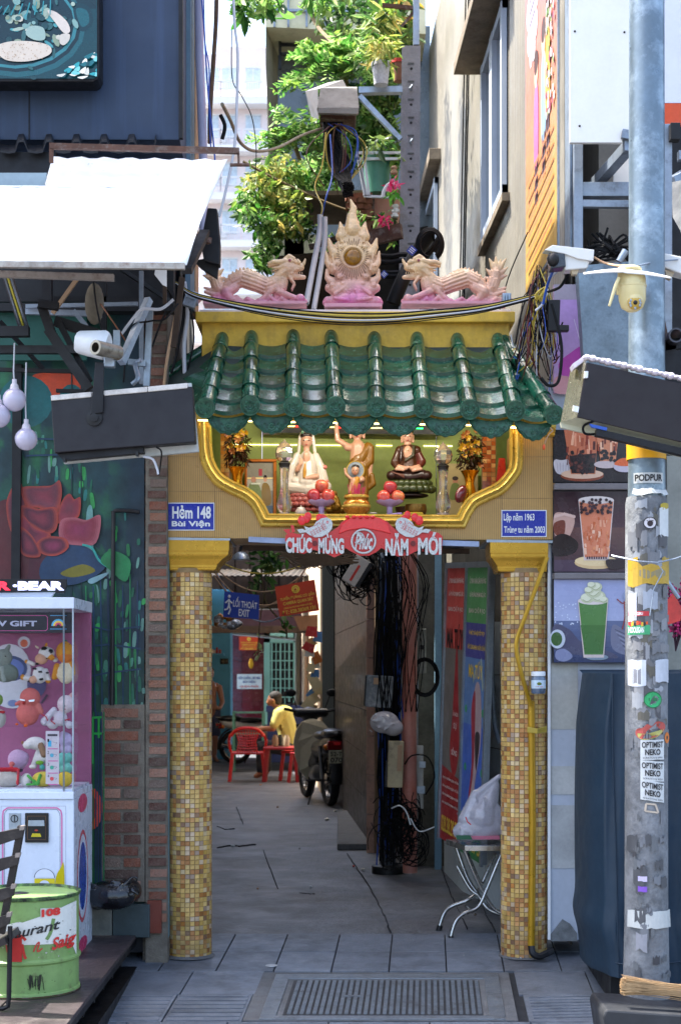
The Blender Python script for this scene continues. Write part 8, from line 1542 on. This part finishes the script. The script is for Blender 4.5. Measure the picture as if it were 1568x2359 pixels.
police('tilted orange camera warning sign hanging on wires',[(633,1352),(724,1335),(735,1406),(644,1421)],12.8,1)
police('small orange notice on the maroon tiles',[(551,1466),(596,1466),(596,1498),(551,1498)],30.9,0)
t,o,r,u=hangsign('white snack stall sign taped to the maroon tiles',[(546,1553),(603,1553),(603,1587),(546,1587)],30.85,'#c4c8c8',[('GỎI CUỐN - BÒ BÍA',.05,.66,.95,.92,m_bi),('BÙI VIỆN',.24,.36,.74,.6,m_bi),('QUẸO PHẢI',.12,.06,.86,.28,m_rd)])
b=MB();b.ball(W(578,1530,30.9),(.05,.02,.09),10,6);b.ball(W(578,1521,30.9),(.035,.02,.035),8,5);tag(b.obj('gold_charm',mat('charm','#c89018',.4,metal=.3)),'small gold charm pinned to the maroon tiles','charm')
YQ=12.6;b=MB();b.tube([W(893,2008,YQ),W(890,1600,YQ),W(889,1250,YQ),W(889,1150,YQ)],.066,16);tag(b.obj('cable_pole',mat('poledark','#46505e',.4,var=.3,sc=6,dirt=('#15171b',.4,8))),'dark blue grey pole swathed in cables inside the alley','pole')
b=MB();b.lathe([(.13,0),(.13,.06),(.07,.07)],(W(893,0,YQ).x,YQ,0),20);tag(b.obj('pole_collar',m_black),'black rubber collar at the foot of the cable pole','collar')
b=MB();b.tube([W(944,2010,12.3),W(942,1700,12.3),W(943,1500,12.3),W(943,1200,12.3)],.058,16);tag(b.obj('pink_pipe',mat('pinkpipe','#b4786a',.5,var=.2,sc=3,dirt=('#a04a34',.35,2))),'faded pink and rust red pipe beside the cable pole','pipe')
rr=random.Random(41);A_,B2_=MB(),MB()
for i in range(58):
 x=rr.uniform(872,926);y0=rr.uniform(1270,1500);q=A_ if rr.random()<.85 else B2_
 q.tube(wpts([(x,y0-60,12.4),(x+rr.uniform(-16,14),(y0+1700)/2,12.35+rr.uniform(-.1,.05)),(x+rr.uniform(-14,22),rr.uniform(1650,1850),12.35),(x+rr.uniform(-14,26),rr.uniform(1880,2000),12.35)],4),rr.uniform(.003,.008),4,cap=False)
for i in range(60):
 a0=rr.uniform(0,6);cx_,cy_=rr.uniform(880,960),rr.uniform(1860,1975);r1,r2=rr.uniform(10,36),rr.uniform(16,50)
 A_.tube([W(cx_+r1*math.cos(a0+j*.4),min(cy_+r2*math.sin(a0+j*.4),2004),12.2-rr.uniform(0,.06))for j in range(14)],.004,4,cap=False)
for i in range(26):x0=rr.uniform(880,950);A_.tube(wpts([(x0,1270,12.1),(x0+rr.uniform(-10,50),1350,12.1),(x0+rr.uniform(-20,40),1480,12.1),(x0+rr.uniform(-20,20),1640,12.2)],4),.0035,4,cap=False)
t=thing('pole_cables','dense black cables draped down the pole to a heap of coils','cables',W(900,2000,12.4));tag(A_.obj('cable_strands',m_cab,t),kind='stuff');tag(B2_.obj('cable_strands',m_cabb,t),kind='stuff')
b=MB()
for i in range(5):b.tube([W(978+math.cos(a)*(26+i*1.6),1560+math.sin(a)*(38+i*1.6),12.4-.01*i)for a in[j/20*2*PI for j in range(21)]],.007,5)
tag(b.obj('cable_coil',m_cab),'round black cable coil hanging right of the pink pipe','cable coil')
b=MB()
for i in range(90):
 cx_,cy_=rr.gauss(822,18),rr.gauss(1322,22);a0=rr.uniform(0,6);r1=rr.uniform(8,34);b.tube([W(cx_+r1*math.cos(a0+j*.45),cy_+r1*1.2*math.sin(a0+j*.5),12.6+rr.uniform(-.1,.1))for j in range(12)],.005,4,cap=False)
tag(b.obj('wire_nest',m_cab),'black nest of wires around the tilted pale box','wires',kind='stuff')
def lbox(name,label,cat,c,d,m,rot=0,ry=0,parts=()):
 t=thing(name,label,cat,c);M_=Matrix.Rotation(ry,3,'Y')@Matrix.Rotation(rot,3,'Z');b=MB();b.box(c,d,M=M_);b.obj('case',m,t,bev=.006)
 for(o_,d_,m_,n_)in parts:b=MB();b.box(Vector(c)+M_@Vector(o_),d_,M=M_);b.obj(n_,m_,t,bev=.002)
 return t
lbox('junction_box','pale junction box hanging tilted in the wire nest','box',W(820,1316,12.3),(.13,.1,.23),mat('palebox','#b4aea4',.5,dirt=('#6a6660',.3,10)),0,.55,[((.07,0,0),(.03,.11,.22),m_dark,'side'),((-.0,-.052,-.02),(.02,.004,.14),m_rd,'marking')])
lbox('mesh_box','scuffed grey metal box strapped to the cable pole','box',W(873,1593,12.25),(.21,.1,.25),mat('scuffbox','#5d6468',.5,var=.35,dirt=('#9a9c9c',.35,12)),0,.06,[((-.11,0,0),(.012,.1,.24),m_black,'hinge'),((-.03,-.056,.08),(.04,.012,.05),m_tan,'padlock')])
lbox('electric_meter','beige electric meter box low on the cable pole','meter',W(910,1760,12.15),(.12,.12,.36),mat('meterbeige','#a89a78',.5,var=.2,dirt=('#4a4438',.35,7)),0,.03,[((.03,-.065,.05),(.035,.02,.2),m_tan,'cover_rib'),((-.06,0,-.08),(.03,.1,.2),m_black,'side')])
lbox('switch_box','grey switch box with a black knob right of the pink pipe','box',W(966,1500,12.6),(.1,.06,.36),mat('swbox','#7d8078',.6,var=.2),0,0,[((.02,-.035,.03),(.035,.02,.035),m_black,'knob')])
lbox('terminal_strip','white cable terminal strip low on the wall behind the pink pipe','terminal',W(966,1790,12.4),(.06,.05,.5),mat('termstrip','#a8a8a0',.5,var=.2,dirt=('#55544e',.3,9)),0,0,[((0,-.03,-.1),(.08,.03,.06),m_silver,'clip'),((.02,-.03,.1),(.05,.03,.05),m_silver,'clip')])
s=SP(12.2);s.e(885,1664,34,26,26,'#a8a4a8').e(905,1676,24,20,24,'#a8a4a8')
for i in range(16):x,y=rr.uniform(856,912),rr.uniform(1645,1690);s.c([(x,y,2,-24),(x+rr.uniform(-18,18),y+rr.uniform(-10,10),1.4,-24)],'#a8a4a8')
t=thing('wrapped_bundle','white plastic wrapped bundle tied to the cable pole','bundle',W(885,1690,12.2));sculpt('wrap',s.p,.009,mat('wrapw','#b4b0b4',.35,var=.15,coat=.4),t,1)
for i,(pts,r_,m,lab)in enumerate((([(932,1760,12.1),(950,1740,12),(985,1745,12),(1000,1790,12),(980,1830,12.1)],.006,m_cab,'black cable arc low beside the terminal strip'),([(902,1862,12.1),(920,1856,12),(935,1870,12),(945,1900,12)],.006,m_white,'short white cable curling over the meter'),([(945,1885,12),(965,1915,12),(1000,1905,12)],.005,m_white,'white cable swinging towards the striped signboard'),([(1135,1310,10.5),(1132,1500,10.4),(1136,1650,10.4),(1150,1712,10.4)],.016,m_galv,'grey conduit hose right of the tall signboard'))):cable(pts,r_,m,lab)
Pn,Pf=[W(1130,1300,10.2),W(1110,1993,10.2)],[W(1030,1303,11.3),W(1003,1928,11.3)];t=thing('signboard','tall red and blue anti drug signboard leaning on the alley wall','signboard',W(1056,1960,10.8))
TL,TR,BL,BR_=Pf[0],Pn[0],Pf[1],Pn[1];sn=(TR-TL).cross(TR-BR_).normalized();BL=BL-sn*(BL-TL).dot(sn);
if sn.y>0:sn=-sn
mp3=lambda a,v,d:(BL.lerp(BR_,a)).lerp(TL.lerp(TR,a),v)+sn*d
b=MB();b.prism([mp3(0,0,0),mp3(1,0,0),mp3(1,1,0),mp3(0,1,0)],-sn*.03);b.obj('panel',m_silver,t)
for(a,c)in((-.01,.015),(.485,.51),(.985,1.02)):b=MB();b.prism([mp3(a,-.005,0),mp3(c,-.005,0),mp3(c,1.01,0),mp3(a,1.01,0)],sn*.018);b.obj('frame',m_silver,t)
b=MB();b.prism([mp3(0,.99,0),mp3(1,.99,0),mp3(1,1.01,0),mp3(0,1.01,0)],sn*.016);b.obj('frame',m_silver,t)
p=PR(0);p.map=lambda a,v,d:mp3(a,v,d+.002);p.rect(.01,.6,.49,1,'#cc504a');p.rect(.01,.28,.49,.7,'#78726e');p.rect(.01,0,.49,.27,'#a8282c');p.poly([(.01,.27),(.49,.24),(.49,.28),(.01,.32)],'#78726e')
p.blob([(.3,.72),(.38,.5),(.42,.36),(.36,.26),(.26,.26),(.2,.34),(.24,.46)],'#a82a30');p.line([(.2,.6),(.12,.45)],.02,'#7a7478');p.grad(.51,0,.99,.8,'#3c5cc0','#74a4c4',10);p.rect(.51,0,.99,.8,'#6288c0');p.rect(.51,.03,.99,.45,'#4a6cc4');p.rect(.51,.8,.99,1,'#5aa064');p.rect(.51,.68,.99,.8,'#4a4a98');p.rect(.51,0,.99,.14,'#2c7a44')
p.blob([(.62,.1),(.72,.3),(.7,.5),(.78,.6),(.88,.56),(.9,.4),(.8,.25),(.72,.1)],'#b8a0a4');p.blob([(.64,.15),(.72,.32),(.68,.5),(.76,.56),(.76,.3)],'#a83444');p.blob([(.78,.42),(.88,.42),(.82,.3)],'#3a3034');p.line([(.7,.6),(.78,.66)],.02,'#a8b8b0');p.line([(.86,.68),(.92,.58)],.03,'#a8b8b0')
for x,y in((.56,.5),(.58,.3),(.93,.5),(.94,.3)):p.ell(x,y,.03,.015,'#3a9a6c',6)
p.obj('printed_face',ATT('print'),t);RT,UT=(BR_-BL).normalized(),(TL-BL).normalized();Wd=(BR_-BL).length
def st(s,m,a0,v0,a1,v1):text(s,m,t,mp3(a0,v0,.004),mp3(1,v0,0)-mp3(0,v0,0),UT,(mp3(a1,v0,0)-mp3(a0,v0,0)).length,(mp3(0,v1,0)-mp3(0,v0,0)).length,bold=.02)
m_pw=mat('palewrite','#e0d4d0',.5)
for x in(.04,.54):
 for y,s_ in((.935,'ỦY BAN NHÂN DÂN PHƯỜNG'),(.885,'XÃ PHƯỜNG PHẠM NGŨ LÃO'),(.83,'BAN CHỈ ĐẠO')):st(s_,m_pw,x+.03,y,x+.38,y+.025)
st('MA TÚY',m_black,.06,.7,.45,.79);st('VÌ MỘT XÃ HỘI TỐT ĐẸP',m_yl,.58,.755,.92,.78);st('HÃY CÙNG NHAU NGĂN CHẶN',m_yl,.56,.705,.94,.73);st('MA TÚY',m_yl,.6,.61,.9,.67);st('ĂN MÒN',m_pw,.26,.46,.38,.48);st('SỰ',m_pw,.28,.41,.36,.44);st('SỐNG',m_pw,.25,.32,.38,.35);st('028.38.29.73',m_yl,.05,.03,.45,.09);st('0.73',m_yl,.7,.02,.95,.07)
for y in(.13,.16,.19,.22):st('công an phường phạm ngũ lão',m_pw,.05,y,.44,y+.015)
for i,(a,c,m)in enumerate((((500,1290),(700,1300),mc_y),((494,1305),(690,1330),m_tan),((492,1315),(700,1345),m_tan),((492,1325),(704,1310),m_tan),((496,1312),(705,1350),m_galv))):
 b=MB();b.tube(arc(W(*a,13.7),W(*c,13.4),.1+.07*i,16),.007,5);tag(b.obj('cable',m),['yellow','upper beige','middle beige','lower beige','sagging grey'][i]+' cable slung above the blue exit sign','cable')
b=MB()
for i in range(70):b.tube(wpts([(rr.uniform(640,760),rr.uniform(1262,1285),11.6),(rr.uniform(680,780),rr.uniform(1270,1310),11.6),(rr.uniform(720,830),rr.uniform(1266,1300),11.6)],4),.005,4,cap=False)
tag(b.obj('dry_vine',mat('dryvine','#6a5a48',.9,var=.3)),'thick brown tangle of old wires under the greeting board','wires',kind='stuff')
t=thing('alley_lamp','grey dome lamp hanging near the left capital','lamp',W(555,1280,12));b=MB();b.lathe([(.068,0),(.06,.03),(.03,.055),(.01,.06)],W(555,1289,12),18);b.obj('shade',m_silver,t);b=MB();b.tube([W(553,1272,12),W(560,1240,12)],.012,6);b.obj('stem',m_dark,t)
for x in(498,512):pass
plant('hanging_vine','green vine hanging between the exit sign and the orange sign','vine',[(620,1290,15,40,26,.3,160,.09,G2),(600,1340,15,30,20,.2,50,.08,G2),(655,1430,15,14,40,.1,30,.09,G1),(594,1490,15,5,36,.05,14,.09,['#a8b878','#c4d09a'])],[([(600,1260,15),(610,1380,15),(655,1440,15),(660,1470,15)],.008),([(625,1300,15),(600,1420,15),(594,1510,15)],.005)])
s=SP(17);[s.e(500+rr.uniform(0,60),1432+rr.uniform(-14,14),rr.uniform(6,14),rr.uniform(4,8),8,rr.choice(['#b8b8b8','#8a8a8c','#a86a30']))for _ in range(16)]
t=thing('foil_bags','shiny silver bags hung under the exit sign','bags',W(530,1430,17));sculpt('bags',s.p,.014,ATT('foil',rough=.25,metal=.6,var=.4,sc=30),t,0)
t=thing('snack_rack','strips of colourful snack bags hanging by the granite pillar','snack rack',W(722,1640,21));
for i in range(16):
 x,y=712+rr.uniform(-2,24),1455+i*12;b=MB();b.color(rr.choice(['#a83030','#c8b890','#4a7ab0','#b8905a','#c0c0b8','#7a2430','#b86a30']));b.box(W(x,y,20.9+rr.uniform(-.1,.1)),(rr.uniform(.1,.18),.04,rr.uniform(.1,.16)),M=Matrix.Rotation(rr.uniform(-.6,.6),3,'Y'),taper=.8);b.obj('snack_bag',ATT('gloss'),t)
lbox('dark_beam','dark shop beam crossing under the timber facade','beam',W(640,1450,26),(2.2,.1,.12),m_wood)
def limb(p,pts,c):[p.append(('c',tuple(a[:3]),tuple(d[:3]),a[3],d[3],c))for a,d in zip(pts[:-1],pts[1:])]
SK,HR='#8a5a40','#1c1a1a'
t=thing('person','older man in a yellow polo shirt seated at the red table','person',(0,0,0));p=[]
limb(p,[(0,0,.50,.15),(-.04,0,.75,.14),(-.12,0,.98,.15)],SK);limb(p,[(-.16,0,1.06,.06),(-.24,0,1.14,.055)],SK);p+=[('e',(-.26,0,1.22),(.095,.078,.115),SK),('e',(-.33,0,1.17),(.05,.05,.05),SK),('e',(-.355,0,1.21),(.018,.014,.02),SK),('e',(-.25,-.08,1.2),(.02,.012,.03),SK),('e',(-.25,.08,1.2),(.02,.012,.03),SK)]
for s_ in(-1,1):
 limb(p,[(-.12,s_*.18,1.0,.06),(-.2,s_*.24,.78,.048),(-.42,s_*.16,.76,.036),(-.5,s_*.12,.78,.03)],SK);limb(p,[(0,s_*.1,.48,.1),(-.42,s_*.14,.5,.075),(-.42,s_*.14,.1,.05),(-.5,s_*.14,.04,.04)],SK)
 for f in range(4):limb(p,[(-.5,s_*.12+(f-1.5)*.018,.775,.011),(-.56+abs(f-1)*.006,s_*.12+(f-1.5)*.02,.765,.009),(-.585,s_*.12+(f-1.5)*.02,.75,.008)],SK)
 limb(p,[(-.48,s_*.09,.78,.011),(-.52,s_*.075,.765,.009)],SK)
sculpt('body',p,.011,m_sk,t,2);SHc='#a8a45c';q=[];limb(q,[(0,0,.52,.17),(-.04,0,.75,.16),(-.12,0,.98,.16)],SHc);limb(q,[(-.08,-.14,1.02,.09),(-.08,.14,1.02,.09)],SHc)
for s_ in(-1,1):limb(q,[(-.12,s_*.18,1.0,.085),(-.18,s_*.235,.84,.075)],SHc)
for i in range(8):limb(q,[(-.0-.02*i,-.16+.03*math.sin(i),.6+i*.05,.012),(-.12+.01*i,-.15,.56+i*.05,.01)],SHc)
q.append(('e',(-.16,0,1.08),(.08,.085,.03),SHc));sculpt('polo_shirt',q,.012,mat('attr_cloth',attr=True,rough=.9,var=.1,sc=10),t,2)
q=[('e',(-.235,0,1.26),(.105,.088,.09),HR),('e',(-.19,0,1.2),(.05,.078,.08),HR)];sculpt('hair',q,.008,mat('attr_hair',attr=True,rough=.8,var=.3,sc=60),t,1)
q=[];[limb(q,[(0,s_*.1,.47,.12),(-.42,s_*.14,.5,.09),(-.42,s_*.14,.14,.07)],'#23242c')for s_ in(-1,1)];sculpt('trousers',q,.014,MATS['attr_cloth'],t,1)
b=MB();b.tube([(-.34,-.08,1.23),(-.365,-.03,1.23),(-.365,.03,1.23),(-.34,.08,1.23)],.004,5);b.tube([(-.25,-.085,1.225),(-.345,-.08,1.235)],.003,4);b.obj('glasses',m_black,t)
place(t,(W(668,0,24).x,24,-.02),-.25)
t=thing('person','bare chested person in grey shorts half hidden behind the left column','person',(0,0,0));p=[]
limb(p,[(0,0,.92,.14),(0,0,1.15,.13),(0,0,1.36,.14)],'#a8745c');limb(p,[(-.13,0,1.38,.07),(.13,0,1.38,.07)],'#a8745c');limb(p,[(0,0,1.45,.06),(0,-.02,1.55,.055)],'#a8745c');p+=[('e',(0,-.02,1.62),(.08,.095,.115),'#a8745c'),('e',(0,-.12,1.6),(.015,.02,.02),'#a8745c'),('e',(.08,-.01,1.61),(.01,.02,.03),'#a8745c'),('e',(-.08,-.01,1.61),(.01,.02,.03),'#a8745c')]
for s_ in(-1,1):
 limb(p,[(s_*.2,0,1.36,.058),(s_*.25,-.02,1.1,.045),(s_*.14,-.16,.98,.034),(s_*.06,-.2,.99,.03)],'#a8745c');limb(p,[(s_*.1,0,.88,.1),(s_*.11,-.02,.5,.062),(s_*.11,.02,.1,.042),(s_*.11,-.1,.03,.035)],'#a8745c')
 for f in range(4):limb(p,[(s_*.06,-.2,.97+f*.018,.01),(s_*.0,-.22,.97+f*.018,.009)],'#a8745c')
 limb(p,[(s_*.07,-.19,1.03,.01),(s_*.04,-.2,1.07,.009)],'#a8745c')
sculpt('body',p,.012,m_sk,t,2);q=[];[limb(q,[(s_*.09,0,.9,.13),(s_*.12,0,.54,.1)],'#3f4660')for s_ in(-1,1)];sculpt('shorts',q,.014,MATS['attr_cloth'],t,1);sculpt('hair',[('e',(0,0,1.66),(.088,.1,.09),HR)],.012,MATS['attr_hair'],t,1)
for s_ in(-1,1):b=MB();b.box((s_*.11,-.06,.012),(.1,.27,.024));b.obj('sandal',m_black,t,bev=.008)
place(t,(W(482,0,28.3).x,28.3,-.02),.5)
m_rp=mat('redplastic','#b81414',.35,var=.08,coat=.3);m_rpd=mat('redplasticdk','#8a1018',.4,var=.1,coat=.2)
t=thing('plastic_chair','red plastic armchair with a woven back in the alley','chair',(0,0,0))
for sx in(-1,1):
 for sy,tp in((-1,.2),(1,.23)):b=MB();b.beam((sx*.22,sy*.2,.42),(sx*.265,sy*.25,0),.05,.035);b.obj('leg',m_rp,t,bev=.008)
 b=MB();b.tube(smoothpts([(sx*.14,-.27,.78),(sx*.24,-.24,.70),(sx*.27,-.16,.62),(sx*.28,.1,.6),(sx*.27,.2,.5),(sx*.24,.22,.4)],4),.02,8);b.obj('arm',m_rp,t)
b=MB();b.box((0,0,.42),(.46,.44,.03));b.obj('seat',m_rp,t,bev=.01)
b=MB();b.tube(smoothpts([(-.24,-.24,.68),(-.16,-.27,.77),(0,-.28,.80),(.16,-.27,.77),(.24,-.24,.68)],5),.024,8);b.obj('back_rim',m_rp,t)
for i in range(9):x=(i-4)*.038;b=MB();b.tube([(x*1.1,-.275,.78-abs(x)*.3),(x*.8,-.245,.6),(x*.95,-.21,.43)],.009,5);b.obj('back_slat',m_rp,t)
for k in range(8):b=MB();z=.46+k*.04;w_=.13+abs(z-.58)*.25;b.tube([(-w_,-.225-(z-.43)*.13,z),(0,-.24-(z-.43)*.13,z-.01),(w_,-.225-(z-.43)*.13,z)],.007,5);b.obj('back_weave',m_rp,t)
place(t,(W(570,0,23.3).x,23.3,-.005),.05)
t=thing('plastic_table','dark red plastic table holding jars before the seated man','table',(0,0,0));b=MB();b.box((0,0,.5),(.52,.5,.035));b.obj('top',m_rpd,t,bev=.008)
for sx in(-1,1):
 for sy in(-1,1):b=MB();b.beam((sx*.2,sy*.2,.49),(sx*.25,sy*.23,0),.06,.04);b.obj('leg',m_rpd,t,bev=.006)
place(t,(W(648,0,23.2).x,23.2,-.005),0)
for x,Y,c_,lab in((634,23.1,'#8a6a50','glass jar with brown filling on the red table'),(660,23.1,'#a89a84','second clear glass jar on the red table'),(646,23.2,'#1c2420','black bottle between the jars on the red table')):
 c=Vector((W(x,0,Y).x,Y,.52));b=MB();b.lathe([(0,0),(.045,0),(.048,.12),(.03,.15),(.03,.17),(0,.17)],c,12);tag(b.obj('jar',mat('jarc'+c_,c_,.12,coat=.6,trans=.3)),lab,'jar')
def stool(label,x,Y,m):
 t=thing('plastic_stool',label,'stool',(0,0,0),'red plastic stools');b=MB();b.box((0,0,.43),(.28,.28,.03));b.obj('seat',m,t,bev=.01)
 for sx in(-1,1):
  for sy in(-1,1):b=MB();b.beam((sx*.11,sy*.11,.43),(sx*.16,sy*.15,0),.05,.03);b.obj('leg',m,t,bev=.005)
 place(t,(W(x,0,Y).x,Y,-.005))
stool('red stool beside the table’s right legs',670,23.4,m_rp);stool('dark red stool behind the cream motorbike’s front wheel',690,23.0,m_rpd)
t=thing('shelf_rack','pale green perforated metal rack behind the red chair','rack',(0,0,0));m_rk=mat('rackgreen','#4a7a70',.5,var=.2)
for sx in(-1,1):
 for sy in(-1,1):b=MB();b.beam((sx*.24,sy*.15,0),(sx*.24,sy*.15,.98),.035);b.obj('post',m_rk,t)
for z in(.3,.62,.96):b=MB();b.box((0,0,z),(.5,.32,.025));b.obj('shelf',m_rk,t)
place(t,(W(573,0,25.5).x,25.5,0))
lbox('cooler_box','dark blue cooler box behind the seated man','cooler',Vector((W(660,0,26).x,26,.55)),(.62,.4,.85),mat('navyplastic','#1c2c5c',.4,var=.1),0,0,[((0,0,.46),(.66,.44,.1),mat('navyp2','#223468',.4),'lid')])
m_tyre=mat('tyre','#111114',.8,var=.2);m_chr=mat('chrome','#a8a8aa',.15,metal=1,var=.1)
def bike(label,mb,ms,shield=True):
 t=thing('motorbike',label,'motorbike',(0,0,0),None)
 for x in(0,1.22):
  Mx=Matrix.Rotation(PI/2,3,'X');b=MB();b.lathe([(.235,-.035),(.28,-.045),(.30,-.02),(.303,0),(.30,.02),(.28,.045),(.235,.035),(.235,-.035)],(x,0,.303),32,M=Mx);w=b.obj('wheel',m_tyre,t)
  b=MB();b.lathe([(.22,-.02),(.238,-.02),(.238,.02),(.22,.02),(.22,-.02)],(x,0,.303),32,M=Mx);[b.beam((x,0,.303),(x+.225*math.cos(a),.012*(-1)**k,.303+.225*math.sin(a)),.005)for k,a in enumerate([j*2*PI/20 for j in range(20)])];b.lathe([(0,-.05),(.06,-.05),(.06,.05),(0,.05)],(x,0,.303),14,M=Mx);b.obj('rim',m_chr,w)
 b=MB();b.tube([(1.22,.07,.3),(1.1,.06,.62),(1.02,0,.9)],.022,8);b.tube([(1.22,-.07,.3),(1.1,-.06,.62),(1.02,0,.9)],.022,8);b.obj('fork',m_chr,t)
 b=MB();b.lathe([(.31,-.05),(.325,0),(.31,.05)],(1.22,0,.303),20,M=Mx,a0=-.2,a1=2.6);b.obj('front_fender',ms,t);b=MB();b.lathe([(.32,-.06),(.34,0),(.32,.06)],(0,0,.31),20,M=Mx,a0=.6,a1=3.3);b.obj('rear_fender',m_black,t)
 sculpt('body',[('c',(.0,0,.66),(.55,0,.6),.1,.1,mb),('c',(.55,0,.55),(.85,0,.42),.09,.07,mb),('c',(.45,0,.34),(.7,0,.32),.11,.1,'#3a3a3e'),('c',(-.22,0,.72),(.05,0,.68),.07,.1,mb)],.015,m_sk,t,2)
 sculpt('seat',[('e',(-.1,0,.80),(.24,.12,.06),'#101014'),('e',(.25,0,.765),(.3,.12,.055),'#101014')],.015,mat('attr_seat',attr=True,rough=.35,var=.1),t,2)
 b=MB();vs=[(.86,y*1.0,z)for y,z in((-.0,.95),(.13,.88),(.2,.7),(.19,.5),(.12,.3),(.05,.24))];P_=[(.98-.45*abs(y),y,z)for y,z in((0,.94),(.12,.9),(.2,.8),(.23,.66),(.21,.5),(.15,.34),(.05,.22),(-.05,.22),(-.15,.34),(-.21,.5),(-.23,.66),(-.2,.8),(-.12,.9))];b.prism(P_,(.025,0,0))
 if shield:b.obj('leg_shield',ms,t,smooth=False)
 sculpt('handlebar_cover',[('c',(1.0,-.16,1.0),(1.0,.16,1.0),.055,.055,'#18181c'),('e',(1.05,0,.98),(.1,.12,.09),'#18181c')],.015,m_sk,t,1)
 for s_ in(-1,1):
  b=MB();b.tube([(1.0,s_*.12,1.0),(.92,s_*.33,1.05)],.017,8);b.obj('grip',m_tyre,t);b=MB();b.tube([(1.0,s_*.16,1.03),(.98,s_*.22,1.2)],.007,6);b.ball((.98,s_*.24,1.23),(.012,.06,.045),12,7);b.obj('mirror',m_black,t);b=MB();b.tube([(0,s_*.09,.3),(-.02,s_*.12,.66)],.022,8);b.obj('shock',m_chr,t);b=MB();b.ball((-.26,s_*.1,.66),.035,10,7);b.obj('indicator',mat('amberl','#a85a14',.3),t)
 b=MB();b.box((-.31,0,.68),(.06,.2,.1));b.obj('tail_light',mat('taill','#6a0c10',.2,coat=.6),t,bev=.012);b=MB();b.box((-.345,0,.70),(.01,.07,.03));b.obj('reflector',mat('refl','#e03030',.3),t)
 b=MB();b.tube([(.5,-.14,.25),(.1,-.16,.27),(-.3,-.16,.34)],[.02,.04,.045],10);b.obj('exhaust',m_chr,t);b=MB();b.tube([(.35,-.2,.26),(.35,.2,.26)],.012,6);b.tube([(.3,.1,.25),(.22,.2,.0)],.01,6);b.obj('stand',m_dark,t)
 b=MB();b.tube([(-.28,-.1,.82),(-.36,0,.83),(-.28,.1,.82)],.012,6);b.obj('grab_rail',m_chr,t);return t
m_ivb=mat('bikecream','#bcb298',.25,var=.08,coat=.5)
t=bike('cream and black motorbike with plate 52-T3 0701 by the brown wall','#16161a',m_ivb);b=MB();b.box((-.37,0,.56),(.008,.19,.14));pl=b.obj('number_plate',mat('platew','#a8a48c',.4),t)
for s_,z,h in(('52-T3',.565,.05),('0701',.498,.055)):text(s_,m_black,t,(-.3755,.08,z),(0,-1,0),(0,0,1),.16,h,bold=.02)
b=MB();b.lathe([(.1,0),(.13,.2),(.12,.2),(.1,.02)],(1.25,0,.66),16);b.obj('basket',m_dark,t);place(t,(W(760,0,18.9).x,18.9,0),1.8,1.1)
t=bike('white and black motorbike parked before the maroon tiles','#a8a8a4',mat('bikewhite','#b4b8b8',.3,coat=.5));place(t,(W(543,0,27.5).x,27.5,0),.35)
t=bike('silver scooter with round mirrors beside the green barred door','#8a8e94',m_silver);place(t,(W(650,0,28.6).x,28.6,0),1.2)
for i,(x,y,w_,c_,sh_)in enumerate(((755,1890,16,'#b8b4a8','long white scrap'),(770,1871,9,'#b0aca0','crumpled pale bag'),(798,1869,18,'#8a887c','dull plastic scrap'),(536,1952,10,'#a8b0b4','white paper'),(716,2047,9,'#b8bcc0','white crumpled tissue'),(834,2007,12,'#a8a49c','pale stick'),(790,1905,5,'#2a2a2c','black lump'),(850,1941,5,'#b89a20','yellow scrap'),(815,1999,8,'#a83028','red wrapper'),(594,2051,6,'#b88a6a','tan scrap'),(560,2078,0,'',''),(1200,2212,9,'#b0b0ac','small white tissue'),(1068,2207,4,'#b8b8b4','tiny white butt'),(640,1862,7,'#a87a50','dry leaf'),(600,1810,6,'#a87a50','brown leaf'),(690,1958,5,'#a8a4a0','grey scrap'))):
 if not w_:continue
 Y=5832/(y-1548)if y<2150 else 7927/(y-1332);c=Vector(((x-784)*Y/3600,Y,(0 if Y>9.7 else rampz(Y))+.014));k=w_*Y/7200;s_=[('e',tuple(c+Vector((rr.uniform(-k,k)*.6,rr.uniform(-k,k)*.8,0))),(k*rr.uniform(.3,.7),k*rr.uniform(.3,.8),.008+k*.15),c_)for _ in range(5)]
 t=thing('litter',f'{sh_} littering the ground '+['by the motorbike','near the brown step','near the brown step’s end','beside the left column','in the middle of the alley','before the cable pole','in the alley’s right gutter','near the cable pole','left of the pole collar','left of the alley’s middle','','at the foot of the right column','behind the drain cover','before the motorbike','below the red chair','in the alley centre'][i],'litter',c);sculpt('scrap',s_,.006,MATS.get('lit'+c_)or mat('lit'+c_,c_,.7,var=.2,bump=.4),t,0)
for i,(pts,r_,m)in enumerate((([(418,655,8.8),(425,700,8.9),(415,780,8.9),(395,860,8.9)],.008,m_cab),([(405,650,8.8),(440,720,8.9),(446,790,9),(430,860,9)],.005,m_cab),([(420,660,8.9),(402,740,8.9),(385,830,8.9),(378,890,8.9)],.009,m_tan),([(425,650,8.9),(432,720,9),(424,800,9),(428,900,9)],.012,m_cabw),([(380,660,8.6),(395,690,8.8),(372,740,8.8),(350,800,8.8)],.006,m_cab))):
 cable(pts,r_,m,['thick black','thin black','tan','fat pale grey','kinked black'][i]+' cable hanging at the brick pier’s top beside the roof')
lbox('plug_box','grey plug box clipped to the cables left of the gate’s cornice','box',W(440,690,8.85),(.07,.05,.09),m_galv,0,.3,[((0,-.03,.01),(.05,.02,.02),m_silver,'socket')])
